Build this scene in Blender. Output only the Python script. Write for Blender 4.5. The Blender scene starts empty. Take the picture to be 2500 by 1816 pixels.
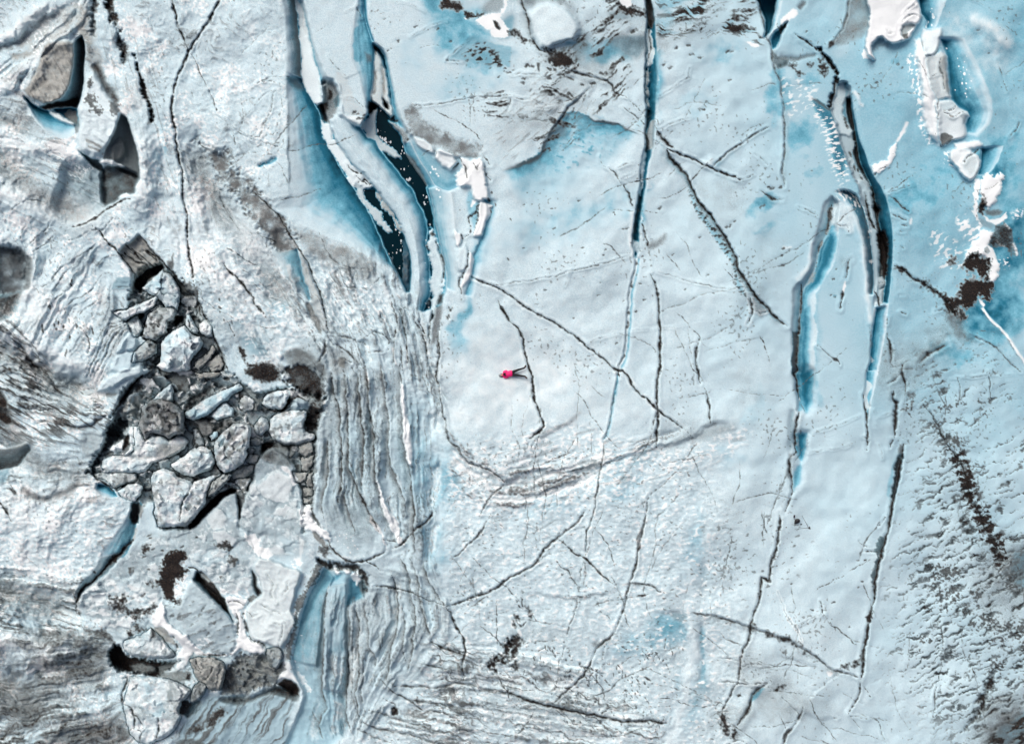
import bpy, math
import numpy as np

# ------------------------------------------------------------------ camera, world, sun, exposure
PXM = 0.026                    # metres of ice per photograph pixel at surface level
CAM_H = 50.0                   # flying height above the ice
CX, CY = 1250.0, 908.0
sc = bpy.context.scene
COL = sc.collection
cam_d = bpy.data.cameras.new("camera")
cam = bpy.data.objects.new("camera", cam_d); COL.objects.link(cam)
cam.location = (0, 0, CAM_H)
cam.rotation_euler = (0, 0, 0)
cam_d.sensor_width = 36.0
cam_d.lens = 36.0 * CAM_H / (2500 * PXM)
cam_d.clip_end = 1000.0
sc.camera = cam

SUN_EL, SUN_AZ = math.radians(50), math.radians(-35)   # azimuth measured from +Y (top of picture) to +X
wd = bpy.data.worlds.new("World"); sc.world = wd; wd.use_nodes = True
nt = wd.node_tree
sky = nt.nodes.new("ShaderNodeTexSky"); sky.sky_type = 'NISHITA'; sky.sun_disc = False
sky.sun_elevation = SUN_EL; sky.sun_rotation = SUN_AZ
sky.air_density = 0.45; sky.dust_density = 7.0; sky.ozone_density = 0.3
bg = nt.nodes["Background"]; bg.inputs[1].default_value = 0.14
nt.links.new(sky.outputs[0], bg.inputs[0])
sun_d = bpy.data.lights.new("sun", 'SUN'); sun_d.energy = 1.5; sun_d.angle = math.radians(32); sun_d.color = (1.0, 0.985, 0.965)
sun = bpy.data.objects.new("sun", sun_d); COL.objects.link(sun)
sun.rotation_euler = (math.pi/2 - SUN_EL, 0, math.pi - SUN_AZ)
sc.view_settings.view_transform = 'Standard'; sc.view_settings.look = 'None'
sc.view_settings.exposure = -0.19; sc.view_settings.gamma = 1.0

# ------------------------------------------------------------------ raster of the ice surface
ST = 2.0                       # photograph pixels per raster cell
MG = 100                       # margin round the picture
W = int((2500 + 2*MG)/ST) + 1
Hh = int((1816 + 2*MG)/ST) + 1
gx = -MG + ST*np.arange(W); gy = -MG + ST*np.arange(Hh)
X, Y = np.meshgrid(gx, gy); X = X.astype(np.float32); Y = Y.astype(np.float32)
rng = np.random.default_rng(7)
TABS = [rng.random((256, 256)).astype(np.float32) for _ in range(6)]

GX = [np.cos(2*np.pi*t).astype(np.float32) for t in TABS]; GY = [np.sin(2*np.pi*t).astype(np.float32) for t in TABS]
def vn(x, y, k=0):
    """smooth gradient noise, 0..1"""
    kx, ky = GX[k % 6], GY[k % 6]
    c_, s_ = math.cos(.6+.9*k), math.sin(.6+.9*k)
    x, y = x*c_ - y*s_, x*s_ + y*c_
    xi = np.floor(x); yi = np.floor(y)
    fx = x - xi; fy = y - yi
    xi = (xi.astype(np.int32) + 37*k) & 255; yi = (yi.astype(np.int32) + 91*k) & 255
    x1 = (xi + 1) & 255; y1 = (yi + 1) & 255
    u = fx*fx*fx*(fx*(fx*6-15)+10); v = fy*fy*fy*(fy*(fy*6-15)+10)
    a = kx[yi, xi]*fx + ky[yi, xi]*fy; b = kx[yi, x1]*(fx-1) + ky[yi, x1]*fy
    c = kx[y1, xi]*fx + ky[y1, xi]*(fy-1); d = kx[y1, x1]*(fx-1) + ky[y1, x1]*(fy-1)
    return .5 + .82*(a + (b-a)*u + (c-a)*v + (a-b-c+d)*u*v)

def fbm(x, y, lam, octv=4, k=0, gain=0.5):
    s = 0; a = 1.0; tot = 0
    for o in range(octv):
        s = s + a*vn(x/lam + 13.7*o, y/lam + 7.3*o, k+o)
        tot += a; a *= gain; lam *= 0.5
    return np.clip(.5 + 1.25*(s/tot-.5), 0, 1)

def cells(x, y, size, seed=0, jit=.9):
    """broken cells: nearest and second distance, cell number, offset from its seed"""
    x = x/size; y = y/size
    xi = np.floor(x).astype(np.int32); yi = np.floor(y).astype(np.int32)
    f1 = np.full(x.shape, 9, np.float32); f2 = f1.copy(); cid = np.zeros(x.shape, np.int32); ox = np.zeros(x.shape, np.float32); oy = ox.copy()
    ja, jb = TABS[seed % 6], TABS[(seed+2) % 6]
    for dx in (-1, 0, 1):
        for dy in (-1, 0, 1):
            a = (xi+dx) & 255; b = (yi+dy) & 255
            ex = x-(xi+dx)-.5-jit*(ja[b, a]-.5); ey = y-(yi+dy)-.5-jit*(jb[b, a]-.5)
            d = np.hypot(ex, ey); n = d < f1
            f2 = np.where(n, f1, np.minimum(f2, d)); f1 = np.where(n, d, f1)
            cid = np.where(n, b*256+a, cid); ox = np.where(n, ex, ox); oy = np.where(n, ey, oy)
    return f1, f2, cid, ox, oy

def rot(x, y, deg, lx, ly):
    """coordinates along / across a direction (degrees, picture y down), in units of lx, ly"""
    c, s = math.cos(math.radians(deg)), math.sin(math.radians(deg))
    return (x*c + y*s)/lx, (-x*s + y*c)/ly

def aniso(deg, lx, ly, octv=3, k=0, x=None, y=None):
    lx, ly = lx*1.25, ly*1.25
    x = X if x is None else x; y = Y if y is None else y
    s = 0; a = 1; tot = 0
    for o in range(octv):
        u, v = rot(x, y, deg, lx/2**o, ly/2**o)
        k_ = k+o; c_, s_ = math.cos(.6+.9*k_), math.sin(.6+.9*k_)      # undo the table's own turn
        u, v = u*c_ + v*s_, -u*s_ + v*c_
        s = s + a*vn(u + 5.1*o, v + 3.3*o, k_); tot += a; a *= .55
    return np.clip(.5 + 1.2*(s/tot-.5), 0, 1)

def ss(a, b, x):
    t = np.clip((x-a)/(b-a), 0, 1)
    return t*t*(3-2*t)

# warped coordinates: natural wobble for everything that is traced
N_A = fbm(X, Y, 60, 4, 0) - .5; N_B = fbm(X, Y, 60, 4, 3) - .5
N_C = fbm(X, Y, 16, 3, 1) - .5; N_D = fbm(X, Y, 16, 3, 4) - .5
FINE = fbm(X, Y, 7, 2, 2)
MED = fbm(X, Y, 28, 3, 5)
BIG = fbm(X, Y, 220, 4, 1)
WX = X + 9*N_A + 5*N_C; WY = Y + 9*N_B + 5*N_D

Z = np.zeros((Hh, W), np.float32)
M = {n: np.zeros((Hh, W), np.float32) for n in ("dirt", "blue", "snow", "silt", "grey", "grit")}
DIRT, BLUE, SNOW, SILT, GREY, GRIT = (M[n] for n in ("dirt", "blue", "snow", "silt", "grey", "grit"))

DEEP = .48                     # crevasse depth scale: made shallower so their walls stay bright
def P(s):
    return np.array([[float(v) for v in p.split()] for p in s.split(",")])
K_ = 2267/625.0
def T(c, r, s): return P(s)/K_ + np.array([625.0*c, 454.0*r])
def Z3(s): return P(s)*(570/1878.0) + np.array([230.0, 620.0])
def Z4(s): return P(s)*(620/2220.0) + np.array([180.0, 960.0])
def Z5(s): return P(s)*(770/2268.0) + np.array([130.0, 1300.0])
def O(s): return P(s)*(2500/2267.0)
def cat(*a): return np.concatenate(a, 0)

def smooth(p, closed=False, step=12.0):
    n = len(p)
    if n < 3: 
        q = p
    out = []
    m = n if closed else n-1
    for i in range(m):
        if closed:
            p0, p1, p2, p3 = p[(i-1) % n], p[i], p[(i+1) % n], p[(i+2) % n]
        else:
            p1, p2 = p[i], p[i+1]
            p0 = p[i-1] if i > 0 else 2*p1-p2
            p3 = p[i+2] if i+2 < n else 2*p2-p1
        L = np.hypot(*(p2-p1)); k = max(1, int(L/step))
        for j in range(k):
            t = j/k
            out.append(.5*(2*p1 + (p2-p0)*t + (2*p0-5*p1+4*p2-p3)*t*t + (3*p1-p0-3*p2+p3)*t**3))
    if not closed: out.append(p[-1])
    return np.array(out)

def win(p, R):
    x0 = max(0, int((p[:, 0].min()-R+MG)/ST)); x1 = min(W, int((p[:, 0].max()+R+MG)/ST)+2)
    y0 = max(0, int((p[:, 1].min()-R+MG)/ST)); y1 = min(Hh, int((p[:, 1].max()+R+MG)/ST)+2)
    return slice(y0, max(y0+1, y1)), slice(x0, max(x0+1, x1))

def dline(p, R, warp=1.0, sl=None):
    """distance, arc position (px) and signed side to a polyline inside its window"""
    big = win(p, R) if sl is None else sl
    shp = X[big].shape
    D = np.full(shp, 1e6, np.float32); A = np.zeros(shp, np.float32); S = np.zeros(shp, np.float32)
    px = X[big] + warp*(WX[big]-X[big]); py = Y[big] + warp*(WY[big]-Y[big])
    acc = 0.0
    oy, ox = big[0].start, big[1].start
    for a, b in zip(p[:-1], p[1:]):
        d = b-a; L2 = float(d@d)
        if L2 < 1e-6: continue
        L = math.sqrt(L2)
        if sl is None:
            w = win(np.array([a, b]), R)
            q = (slice(max(0, w[0].start-oy), max(0, w[0].stop-oy)), slice(max(0, w[1].start-ox), max(0, w[1].stop-ox)))
        else:
            q = (slice(None), slice(None))
        ex = px[q]-a[0]; ey = py[q]-a[1]
        t = np.clip((ex*d[0]+ey*d[1])/L2, 0, 1)
        dd = np.hypot(ex-t*d[0], ey-t*d[1])
        m = dd < D[q]
        D[q] = np.where(m, dd, D[q]); A[q] = np.where(m, acc+t*L, A[q])
        S[q] = np.where(m, d[0]*ey-d[1]*ex, S[q])
        acc += L
    return big, D, A, np.sign(S), acc

def sdf(p, R=0, warp=1.0):
    """signed distance (inside positive) to a polygon in its window"""
    big = win(p, R+12)
    px = X[big] + warp*(WX[big]-X[big]); py = Y[big] + warp*(WY[big]-Y[big])
    D = np.full(px.shape, 1e6, np.float32); ins = np.zeros(px.shape, bool)
    n = len(p)
    for i in range(n):
        a = p[i]; b = p[(i+1) % n]; d = b-a; L2 = float(d@d)
        if L2 < 1e-6: continue
        ex = px-a[0]; ey = py-a[1]
        t = np.clip((ex*d[0]+ey*d[1])/L2, 0, 1)
        D = np.minimum(D, np.hypot(ex-t*d[0], ey-t*d[1]))
        if a[1] != b[1]:
            c = (a[1] > py) != (b[1] > py)
            ins ^= c & (px < (b[0]-a[0])*(py-a[1])/(b[1]-a[1]) + a[0])
    return big, np.where(ins, D, -D)

def lay(ch, big, v, mode="max"):
    a = M[ch]
    if mode == "max": a[big] = np.maximum(a[big], v)
    elif mode == "add": a[big] = np.clip(a[big]+v, 0, 1)
    elif mode == "mul": a[big] = a[big]*(1-v)
def wipe(big, m, keep=()):
    for n in M:
        if n not in keep: M[n][big] *= (1-m)

def crack(p, w=2.2, depth=.22, dirt=.95, brk=.35, halo=0, hw=9, side=0, warp=1.0, lip=.16, blue=0):
    """a crack: thin dirt-filled groove whose width and darkness wander"""
    p = smooth(p); R = max(5*w, 3*hw if halo else 0, 12)+10
    big, D, A, S, L = dline(p, R, warp)
    tap = ss(0, 30, A)*ss(0, 30, L-A)*.7+.3
    n = vn(A/14 + 3.1*p[0, 0], p[0, 1]*.37 + 0*A, 2)*.6 + .4*vn(A/45+p[0, 1], .5+0*A, 4)
    ww = .80*w*tap*np.clip(.30+1.4*n, .35, 1.6)
    g = np.exp(-(np.maximum(D+3.4*(FINE[big]-.5), 0)/np.maximum(ww, .6))**2)
    on = ss(brk-.25, brk+.15, n + .5*(FINE[big]-.5))
    Z[big] -= .6*depth*g*tap
    lay("dirt", big, dirt*g*(.22+.78*on)*np.clip(w/1.9, .35, 1))
    if halo:
        hh = np.exp(-D/hw)*(1 if side == 0 else np.where(S == side, 1, .15))*tap
        lay("grit", big, np.clip(halo*hh*(.55+.9*MED[big]), 0, 1))
    if blue:
        bb = np.exp(-D/(hw*1.2))*(1 if side == 0 else np.where(S == side, 1, .1))*tap
        lay("blue", big, blue*bb)
    if lip:
        q = np.exp(-((D-2.2*w)/(1.6*w))**2)*(.4+1.2*n)
        lay("snow", big, lip*q*np.where(S == -side if side else True, 1, .3)); Z[big] += .05*q

def fill(p, feather=4, edge=0.0, warp=1.0, rnd=True, rough=0, **ch):
    """flood a polygon: channel=value (negative value removes); z=height change; wipe=1 clears what is below"""
    if rnd: p = smooth(p, True)
    if ch.get('dirt', 0) >= .7 and rough >= 6: feather = max(feather, 7)
    if ch.get('snow', 0) >= .3: rough *= .5
    big, d = sdf(p, feather*2, warp)
    if rough: d = d + rough*((MED[big]-.5)*1.8+(FINE[big]-.5)*2.0)
    m = ss(-feather, feather, d)
    if ch.pop("wipe", 0): wipe(big, m)
    z = ch.pop("z", 0); 
    if z: Z[big] += z*m
    zs = ch.pop("zset", None)
    if zs is not None: Z[big] = Z[big]*(1-m) + (Z0[big]+DEEP*zs)*m
    tex = ch.pop("tex", 0)
    for k, v in ch.items():
        vv = m*v if not tex else m*v*(1-tex+tex*2*MED[big])
        if v < 0: lay(k, big, -vv, "mul")
        else: lay(k, big, np.clip(vv, 0, 1))
    return big, m, d

def loft(a, b, z0, z1, blue=(0, 0), prof=1.0, feather=3, warp=.6, wipe_=True, base=False, **ch):
    """surface stretched between two traced lines: height and ice clearness run from line a to line b"""
    a = smooth(a); b = smooth(b)
    poly = cat(a, b[::-1])
    big, d = sdf(poly, feather, warp)
    _, da, Aa, *_ = dline(a, 0, warp, big); _, db, *_ = dline(b, 0, warp, big)
    t = da/np.maximum(da+db, 1e-3)
    lam = vn(t*11 + .5*vn(Aa/60, t*2, 1), Aa/150, 2)-.5; cut = vn(t*3, Aa/26, 4)-.5       # layers and flutes in the wall
    tt = t**prof
    m = ss(-feather, feather, d)
    if wipe_: wipe(big, m)
    zz = DEEP*(z0+(z1-z0)*tt)
    Z[big] = Z[big]*(1-m) + (Z0[big]+zz)*m
    if max(blue) > 0:
        v = blue[0]+(blue[1]-blue[0])*tt; v = v + (.15*lam + .09*cut)*np.clip(v*1.6, 0, 1)*(1-v)*1.8
        Z[big] += m*(.06*lam + .06*cut)*ss(.05, .3, t)*ss(1, .7, t)*(abs(z1-z0) > .3)
        lay("blue", big, np.clip(m*(v+.18*(MED[big]-.5)*(v > .05)), 0, 1))
    for k, v in ch.items():
        if isinstance(v, tuple): v = v[0]+(v[1]-v[0])*tt
        lay(k, big, np.clip(m*v, 0, 1))
    return big, m, t

def ledge(p, drop, fall=40, w=3, side=1, warp=1.0, dirt=0, grit=0, gw=14, hi=0):
    """a step: the ice on one side of the line lies lower and climbs back over `fall` pixels"""
    p = smooth(p)
    big, D, A, S, L = dline(p, 3.2*fall, warp)
    tap = ss(0, 60, A)*ss(0, 60, L-A)
    low = (S == side)
    sgn = np.where(low, D, -D)
    Z[big] += tap*np.exp(-D/fall)*np.where(low, -drop*.22, drop*.22)*ss(0, w*1.5, D)
    n = .4+1.2*vn(A/22+p[0, 0], 0*A+p[0, 1]*.1, 3)
    if dirt: lay("dirt", big, np.clip(dirt*tap*np.exp(-(D/(w*n))**2), 0, 1))
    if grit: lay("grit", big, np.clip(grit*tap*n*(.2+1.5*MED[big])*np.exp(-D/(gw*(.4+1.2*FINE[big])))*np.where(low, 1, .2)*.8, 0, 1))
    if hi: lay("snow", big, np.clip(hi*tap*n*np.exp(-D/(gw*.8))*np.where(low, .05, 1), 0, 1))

def ridge(p, h, w=20, warp=1.0, **ch):
    p = smooth(p)
    big, D, A, S, L = dline(p, 3*w, warp)
    tap = ss(0, w*1.5, A)*ss(0, w*1.5, L-A)
    g = np.exp(-(D/w)**2)*tap
    Z[big] += .5*h*g
    for k, v in ch.items():
        if v < 0: lay(k, big, -v*g, "mul")
        else: lay(k, big, np.clip(v*g*(.6+.8*MED[big]), 0, 1))

def soft(x, y, rx, ry, ang=0, add="max", rough=.3, **ch):
    """a soft cloud of some surface quality"""
    R = max(rx, ry)*2.2
    big = win(np.array([[x-R, y-R], [x+R, y+R]]), 0)
    u, v = rot(X[big]-x+60*N_A[big], Y[big]-y+60*N_B[big], ang, rx, ry)
    g = np.exp(-(u*u+v*v))
    for k, val in ch.items():
        if k == "z": Z[big] += val*g; continue
        q = g*abs(val)*(1-rough+rough*2*MED[big])
        if val < 0: lay(k, big, np.clip(q, 0, 1), "mul")
        else: lay(k, big, np.clip(q, 0, 1), add)

def region(p, feather=60, rnd=True):
    big, d = sdf(smooth(p, True) if rnd else p, feather, 2.0)
    m = np.zeros((Hh, W), np.float32); m[big] = ss(-feather, feather, d)
    return m

def flowband(a, b, stripes=30, along=260, k=0, z=.15, edge=.10, lo=.46, hi=.66, fine=.5, cap=70, gain=.62, broad=1.0, **ch):
    """streaks that follow the flow between two traced lines: fine ribs, dirt and film drawn out along the ice"""
    a = smooth(a); b = smooth(b); poly = cat(a, b[::-1])
    big, d = sdf(poly, 20, 1.0)
    _, da, Aa, _, La = dline(a, 0, 1.5, big); _, db, Ab, _, Lb = dline(b, 0, 1.5, big)
    t = da/np.maximum(da+db, 1e-3); A = (Aa/La*(1-t) + Ab/Lb*t)*.5*(La+Lb)
    m = ss(-4, 14, d)*ss(0, edge, t)*ss(1, 1-edge, t)*ss(0, .08*(La+Lb)/2, A)*ss(.5*(La+Lb), .42*(La+Lb), A)
    n = .6*vn(t*stripes + .7*vn(A/along, t*3, k+1), A/along, k) + .4*vn(t*stripes*2.6+9, A/(along*.5), k+2)
    n = np.clip(.5+1.35*(n-.5), 0, 1)
    f = vn(X[big]/7, Y[big]/7, k+3)
    px = X[big]; py = Y[big]
    for e0, e1 in ((a[0], b[0]), (a[-1], b[-1])):
        dd = e1-e0; L2 = float(dd@dd); tt = np.clip(((px-e0[0])*dd[0]+(py-e0[1])*dd[1])/L2, 0, 1)
        m = m*ss(0, cap, np.hypot(px-e0[0]-tt*dd[0], py-e0[1]-tt*dd[1]) + 60*N_A[big])
    m = m*np.clip(.25+1.1*ss(.36, .66, fbm(px, py, 75, 3, k+2)), 0, 1)
    Z[big] += z*m*(n-.5)
    nb = vn(t*stripes*.26 + .8*vn(A/along, t*2, k+3), A/(along*1.3), k+4)
    Z[big] += 2.2*z*broad*m*(nb-.5); lay("grit", big, .42*broad*m*ss(.46, .76, nb)*(.5+.8*f)); lay("grey", big, .30*broad*m*ss(.5, .8, nb)); lay("snow", big, .55*broad*m*ss(.5, .24, nb)*(.5+.9*f))
    q = ss(lo, hi, n + .14*fine*(f-.5)); w = ss(1-lo, 1-hi, n)
    for c, v in ch.items():
        if c == "pale": lay("snow", big, np.clip(v*m*w*(.6+.8*f), 0, 1))
        else: lay(c, big, np.clip(gain*v*m*q*(.4+1.2*f), 0, 1))
    return big, m, n

def hair(p, w=1.1, v=.5):
    p = smooth(p); big, D, A, S, L = dline(p, 14, 1.0)
    n = vn(A/22+p[0, 0], p[0, 1]*.1+0*A, 2)
    g = np.exp(-(np.maximum(D+2.5*(FINE[big]-.5), 0)/w)**2)*ss(0, 25, A)*ss(0, 25, L-A)
    lay("dirt", big, np.clip(v*g*(.2+1.3*n), 0, 1)); Z[big] -= .03*g; lay("grit", big, .3*v*np.exp(-D/5))

def blue_fade(p, side, width, v, ch="blue", warp=2.0, end=60):
    """clear ice fading away from a line on one side of it"""
    p = smooth(p); big, D, A, S, L = dline(p, 3.2*width, warp)
    g = np.exp(-(D/width)**1.3)*ss(0, end, A)*ss(0, end, L-A)*np.where(S == side, 1, ss(5, 0, D))
    lay(ch, big, np.clip(v*g*(.88+.24*MED[big]), 0, 1))

def specks(pts, r=3.5, dirt=.9, ang=-25, el=2.0):
    for x, y in pts:
        R = r*el*2+8
        big = win(np.array([[x-R, y-R], [x+R, y+R]]), 0)
        u, v = rot(WX[big]-x, WY[big]-y, ang, r*el, r)
        g = np.exp(-(u*u+v*v)*1.5); lay("dirt", big, np.clip(.85*dirt*ss(.22, .95, g+.9*(FINE[big]-.5)), 0, 1)); Z[big] -= .05*g

def rubble(p, size, seed=0, feather=5, h=.5, dark=.75, tan=.5, pale=.4, rnd=True, wipe_=1, z=0):
    """crushed ice: tilted splinters with dark gaps, each with its own dirt"""
    if rnd: p = smooth(p, True)
    big, d = sdf(p, feather*2, 1.2)
    m = ss(-feather, feather, d + 3*(MED[big]-.5))
    xx = X[big] + 22*N_A[big] + 10*N_C[big]; yy = Y[big] + 22*N_B[big] + 10*N_D[big]
    u, v = rot(xx, yy, 35, 1.5, .8)
    f1, f2, c, ox, oy = cells(u, v, size, seed); g1, g2, c2, ox2, oy2 = cells(xx+40, yy*1.3, size*.42, seed+1)
    big_ = TABS[4].ravel()[c] > .45                      # some splinters stay whole, others are smashed
    c = np.where(big_, c, c2); ox = np.where(big_, ox, ox2*.5); oy = np.where(big_, oy, oy2*.5)
    r1 = TABS[0].ravel()[c]; r2 = TABS[1].ravel()[c]; r3 = TABS[2].ravel()[c]
    gap = np.where(big_, ss(.13, .02, f2-f1), ss(.16, .03, g2-g1)*.8)
    if wipe_: wipe(big, m*wipe_)
    n = fbm(X[big], Y[big], 18, 3, seed)
    Z[big] += m*(z + h*((r1-.5)*1.1 + ox*(r2-.5)*3.2 + oy*(r3-.5)*3.2 - .35*gap) + .12*(n-.5))
    deep = ss(.55, .85, r2)
    lay("dirt", big, m*np.clip(dark*np.maximum(gap*.95, deep*.9) + .35*dark*ss(.55, .75, n), 0, 1))
    lay("silt", big, m*tan*(.25+.75*ss(.2, .7, r3))); lay("snow", big, m*pale*ss(.55, .8, r1)*(1-gap)*(1-deep)); lay("grey", big, m*.5*ss(.4, .1, r3)); lay("grit", big, m*(.25+.5*n)); lay("blue", big, m*.16*ss(.4, .7, r1))
    return big, m
# ------------------------------------------------------------------ broad relief and surface fields
flat = np.exp(-(((X-950)/260)**2 + ((Y-330)/420)**2)**2) + np.exp(-(((X-2050)/170)**2 + ((Y-560)/480)**2)**2)
Z += (.9*(BIG-.5) + .10*(fbm(X, Y, 90, 3, 2)-.5))*np.clip(1-flat, 0, 1)
Z0 = Z.copy()
Z += .25*(fbm(X, Y, 110, 3, 4)-.5)*ss(1100, 500, X)
ROUGHN = region(O("-80 -80, 620 -80, 640 500, 980 700, 1000 1700, -80 1750"), 90)
Z += (.004+.045*ROUGHN)*(MED-.5)*2 + (.006+.016*ROUGHN)*(FINE-.5)*2
# general clearness of the ice: bluer to the right and the top
lay("blue", (slice(None), slice(None)), np.clip(.02 + .06*ss(500, 1200, X) + .20*ss(1000, 2300, X)*ss(1700, 300, Y) + .15*ss(1400, 2400, X) + .10*(fbm(X, Y, 130, 4, 2)-.5), 0, 1))
for (x, y, rx, ry, a, b) in [(1420, 520, 260, 70, -14, .26), (1330, 560, 160, 70, -10, .24), (1560, 300, 90, 40, -30, .2),
        (1120, 70, 110, 80, 20, .42), (1180, 150, 90, 50, 10, .36), (1010, 130, 60, 120, 5, .2), (1420, 110, 130, 50, 10, .34), (1480, 130, 60, 40, 0, .5), (1130, 210, 130, 60, -10, .25), (1620, 40, 100, 40, 0, .3),
        (1760, 130, 110, 60, -20, .28), (1700, 250, 140, 80, -40, .22), (1770, 400, 80, 60, -30, .22), (1900, 230, 40, 110, 0, .38), (1975, 190, 60, 50, 30, .34), (1960, 330, 50, 80, 10, .4), (1990, 420, 70, 40, -30, .3),
        (2240, 330, 90, 120, 0, .26), (2200, 150, 60, 60, 0, .3), (2300, 420, 110, 60, -20, .38), (2230, 480, 160, 60, -10, .42), (2430, 420, 90, 130, 10, .52), (2470, 600, 90, 150, 10, .58), (2420, 750, 110, 120, 20, .6), (2330, 860, 100, 70, 20, .38), (2480, 330, 70, 90, 0, .35),
        (2060, 560, 60, 90, 0, .18), (2130, 700, 60, 120, 0, .2), (2000, 960, 100, 160, 0, .16), (1850, 1000, 60, 120, 20, .22), (1790, 1110, 90, 70, 0, .2), (1880, 560, 90, 50, -30, .3), (1860, 500, 60, 30, -25, .42), (1820, 620, 80, 120, 10, .14),
        (1130, 780, 22, 130, 14, .38), (1160, 640, 20, 70, 10, .35), (1180, 520, 24, 60, 20, .3), (1090, 1180, 70, 110, 0, .28), (1060, 1330, 50, 90, 0, .26), (1350, 1230, 150, 50, -15, .22), (1520, 1190, 90, 50, 0, .26), (1540, 1120, 110, 36, -15, .25),
        (1630, 1540, 70, 60, 0, .36), (1680, 1700, 50, 140, 10, .28), (1540, 1580, 80, 50, 0, .26), (1700, 1320, 40, 150, 0, .25), (690, 1480, 60, 150, -12, .3), (2040, 1230, 130, 130, 0, .1), (2200, 1600, 160, 160, 0, .08),
        (60, 1480, 160, 120, -20, .18), (120, 1250, 130, 60, 0, .14), (230, 640, 120, 70, -40, .16), (180, 750, 120, 90, -40, .14), (640, 300, 60, 200, 0, .12), (500, 90, 160, 90, 0, .08), (380, 370, 30, 90, 20, .28), (430, 560, 40, 60, 0, .14), (610, 770, 90, 60, 20, .2), (690, 760, 50, 60, 0, .24)]:
    soft(x, y, rx, ry, a, blue=1.3*b)
# white crust, brightest where the person lies
for (x, y, rx, ry, b) in [(1250, 930, 260, 160, .55), (1300, 800, 300, 90, .3), (1150, 1010, 130, 60, .5), (1500, 1000, 130, 70, .35), (470, 570, 110, 110, .5), (560, 200, 130, 160, .25), (760, 640, 90, 60, .3), (1980, 700, 90, 100, .2), (1960, 1560, 90, 90, .25), (2330, 80, 120, 60, .4), (2420, 130, 60, 100, .4), (1900, 1290, 90, 120, .2), (1340, 250, 110, 70, .35), (1250, 330, 130, 60, .35), (1820, 880, 40, 90, .25), (80, 60, 130, 50, .5), (60, 230, 80, 60, .4), (80, 700, 70, 80, .25), (100, 1430, 170, 60, .35), (2090, 300, 60, 120, .2)]:
    soft(x, y, rx, ry, 0, snow=b, rough=.45)
# fine gritty film
for (x, y, rx, ry, a, b) in [(1330, 290, 170, 60, -20, .4), (1600, 60, 200, 70, 0, .35), (1440, 170, 120, 60, -20, .5), (1560, 110, 90, 50, 0, .55), (1760, 480, 110, 90, 30, .35), (1870, 640, 90, 160, 10, .28), (1850, 720, 50, 50, 0, .4), (2200, 900, 130, 110, -30, .5), (2290, 830, 60, 60, -30, .5), (2450, 1420, 110, 160, 0, .55), (2470, 1770, 120, 90, -30, .85), (2480, 1390, 60, 100, 0, .7), (2350, 1250, 110, 200, 10, .3), (2230, 1020, 120, 100, 0, .3),
        (1700, 1050, 160, 60, -10, .34), (1830, 960, 60, 60, -30, .35), (1770, 1240, 110, 110, 0, .28), (1900, 1700, 160, 80, 20, .5), (1830, 1620, 80, 60, 0, .5), (1800, 1750, 120, 60, -20, .45), (1660, 1600, 160, 200, 0, .3), (1300, 1550, 200, 60, 5, .3), (1330, 1730, 300, 80, 6, .4), (1060, 1640, 160, 90, 8, .35),
        (330, 280, 60, 120, -15, .35), (600, 660, 110, 60, -20, .3), (560, 800, 110, 60, 20, .4), (330, 480, 60, 90, 0, .3), (60, 380, 110, 60, 30, .35), (60, 250, 90, 40, -30, .4), (110, 420, 90, 90, 0, .25), (140, 960, 170, 60, 10, .45), (230, 940, 120, 60, 10, .4), (60, 890, 90, 50, 20, .5), (160, 1170, 160, 60, -10, .4), (60, 1190, 60, 50, 20, .5), (300, 800, 60, 90, 30, .3),
        (760, 880, 60, 60, 0, .6), (800, 1000, 70, 240, 0, .45), (860, 1270, 80, 120, 0, .5), (900, 1500, 120, 160, 10, .45), (980, 1080, 60, 200, 0, .28), (1020, 850, 50, 90, 0, .28)]:
    soft(x, y, rx, ry, a, grit=b)

# grime that the left half carries everywhere, in drifts and fine scratches
g1 = ss(.45, .72, fbm(X, Y, 110, 4, 3)); g2 = ss(.50, .70, aniso(30, 36, 8, 3, 2, X+50*N_A, Y+50*N_B))
LEFT = ss(1150, 450, X)
GRIT[:] = np.maximum(GRIT, LEFT*np.clip(.38*g1*(.4+.6*g2) + .30*g2*ss(.35, .6, MED), 0, 1)); SILT[:] = np.maximum(SILT, .10*LEFT*ss(.5, .75, fbm(X, Y, 160, 3, 0)))
SNOW[:] = np.maximum(SNOW, .9*LEFT*ss(.46, .66, .6*fbm(X, Y, 70, 4, 4)+.4*FINE)*(1-.6*g1)); Z += .05*LEFT*(g2-.5)
# ---- textures with a grain of their own
def texture(mask, deg, lx, ly, lo, hi, k=0, ch="dirt", amt=.8, z=0.0, octv=3, x=None, y=None):
    n = aniso(deg, lx, ly, octv, k, x, y)
    q = ss(lo, hi, n)*mask
    M[ch][:] = np.maximum(M[ch], np.clip(amt*q, 0, 1)); 
    if z: Z[:] = Z + z*(n-.5)*mask
    return n
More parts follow.
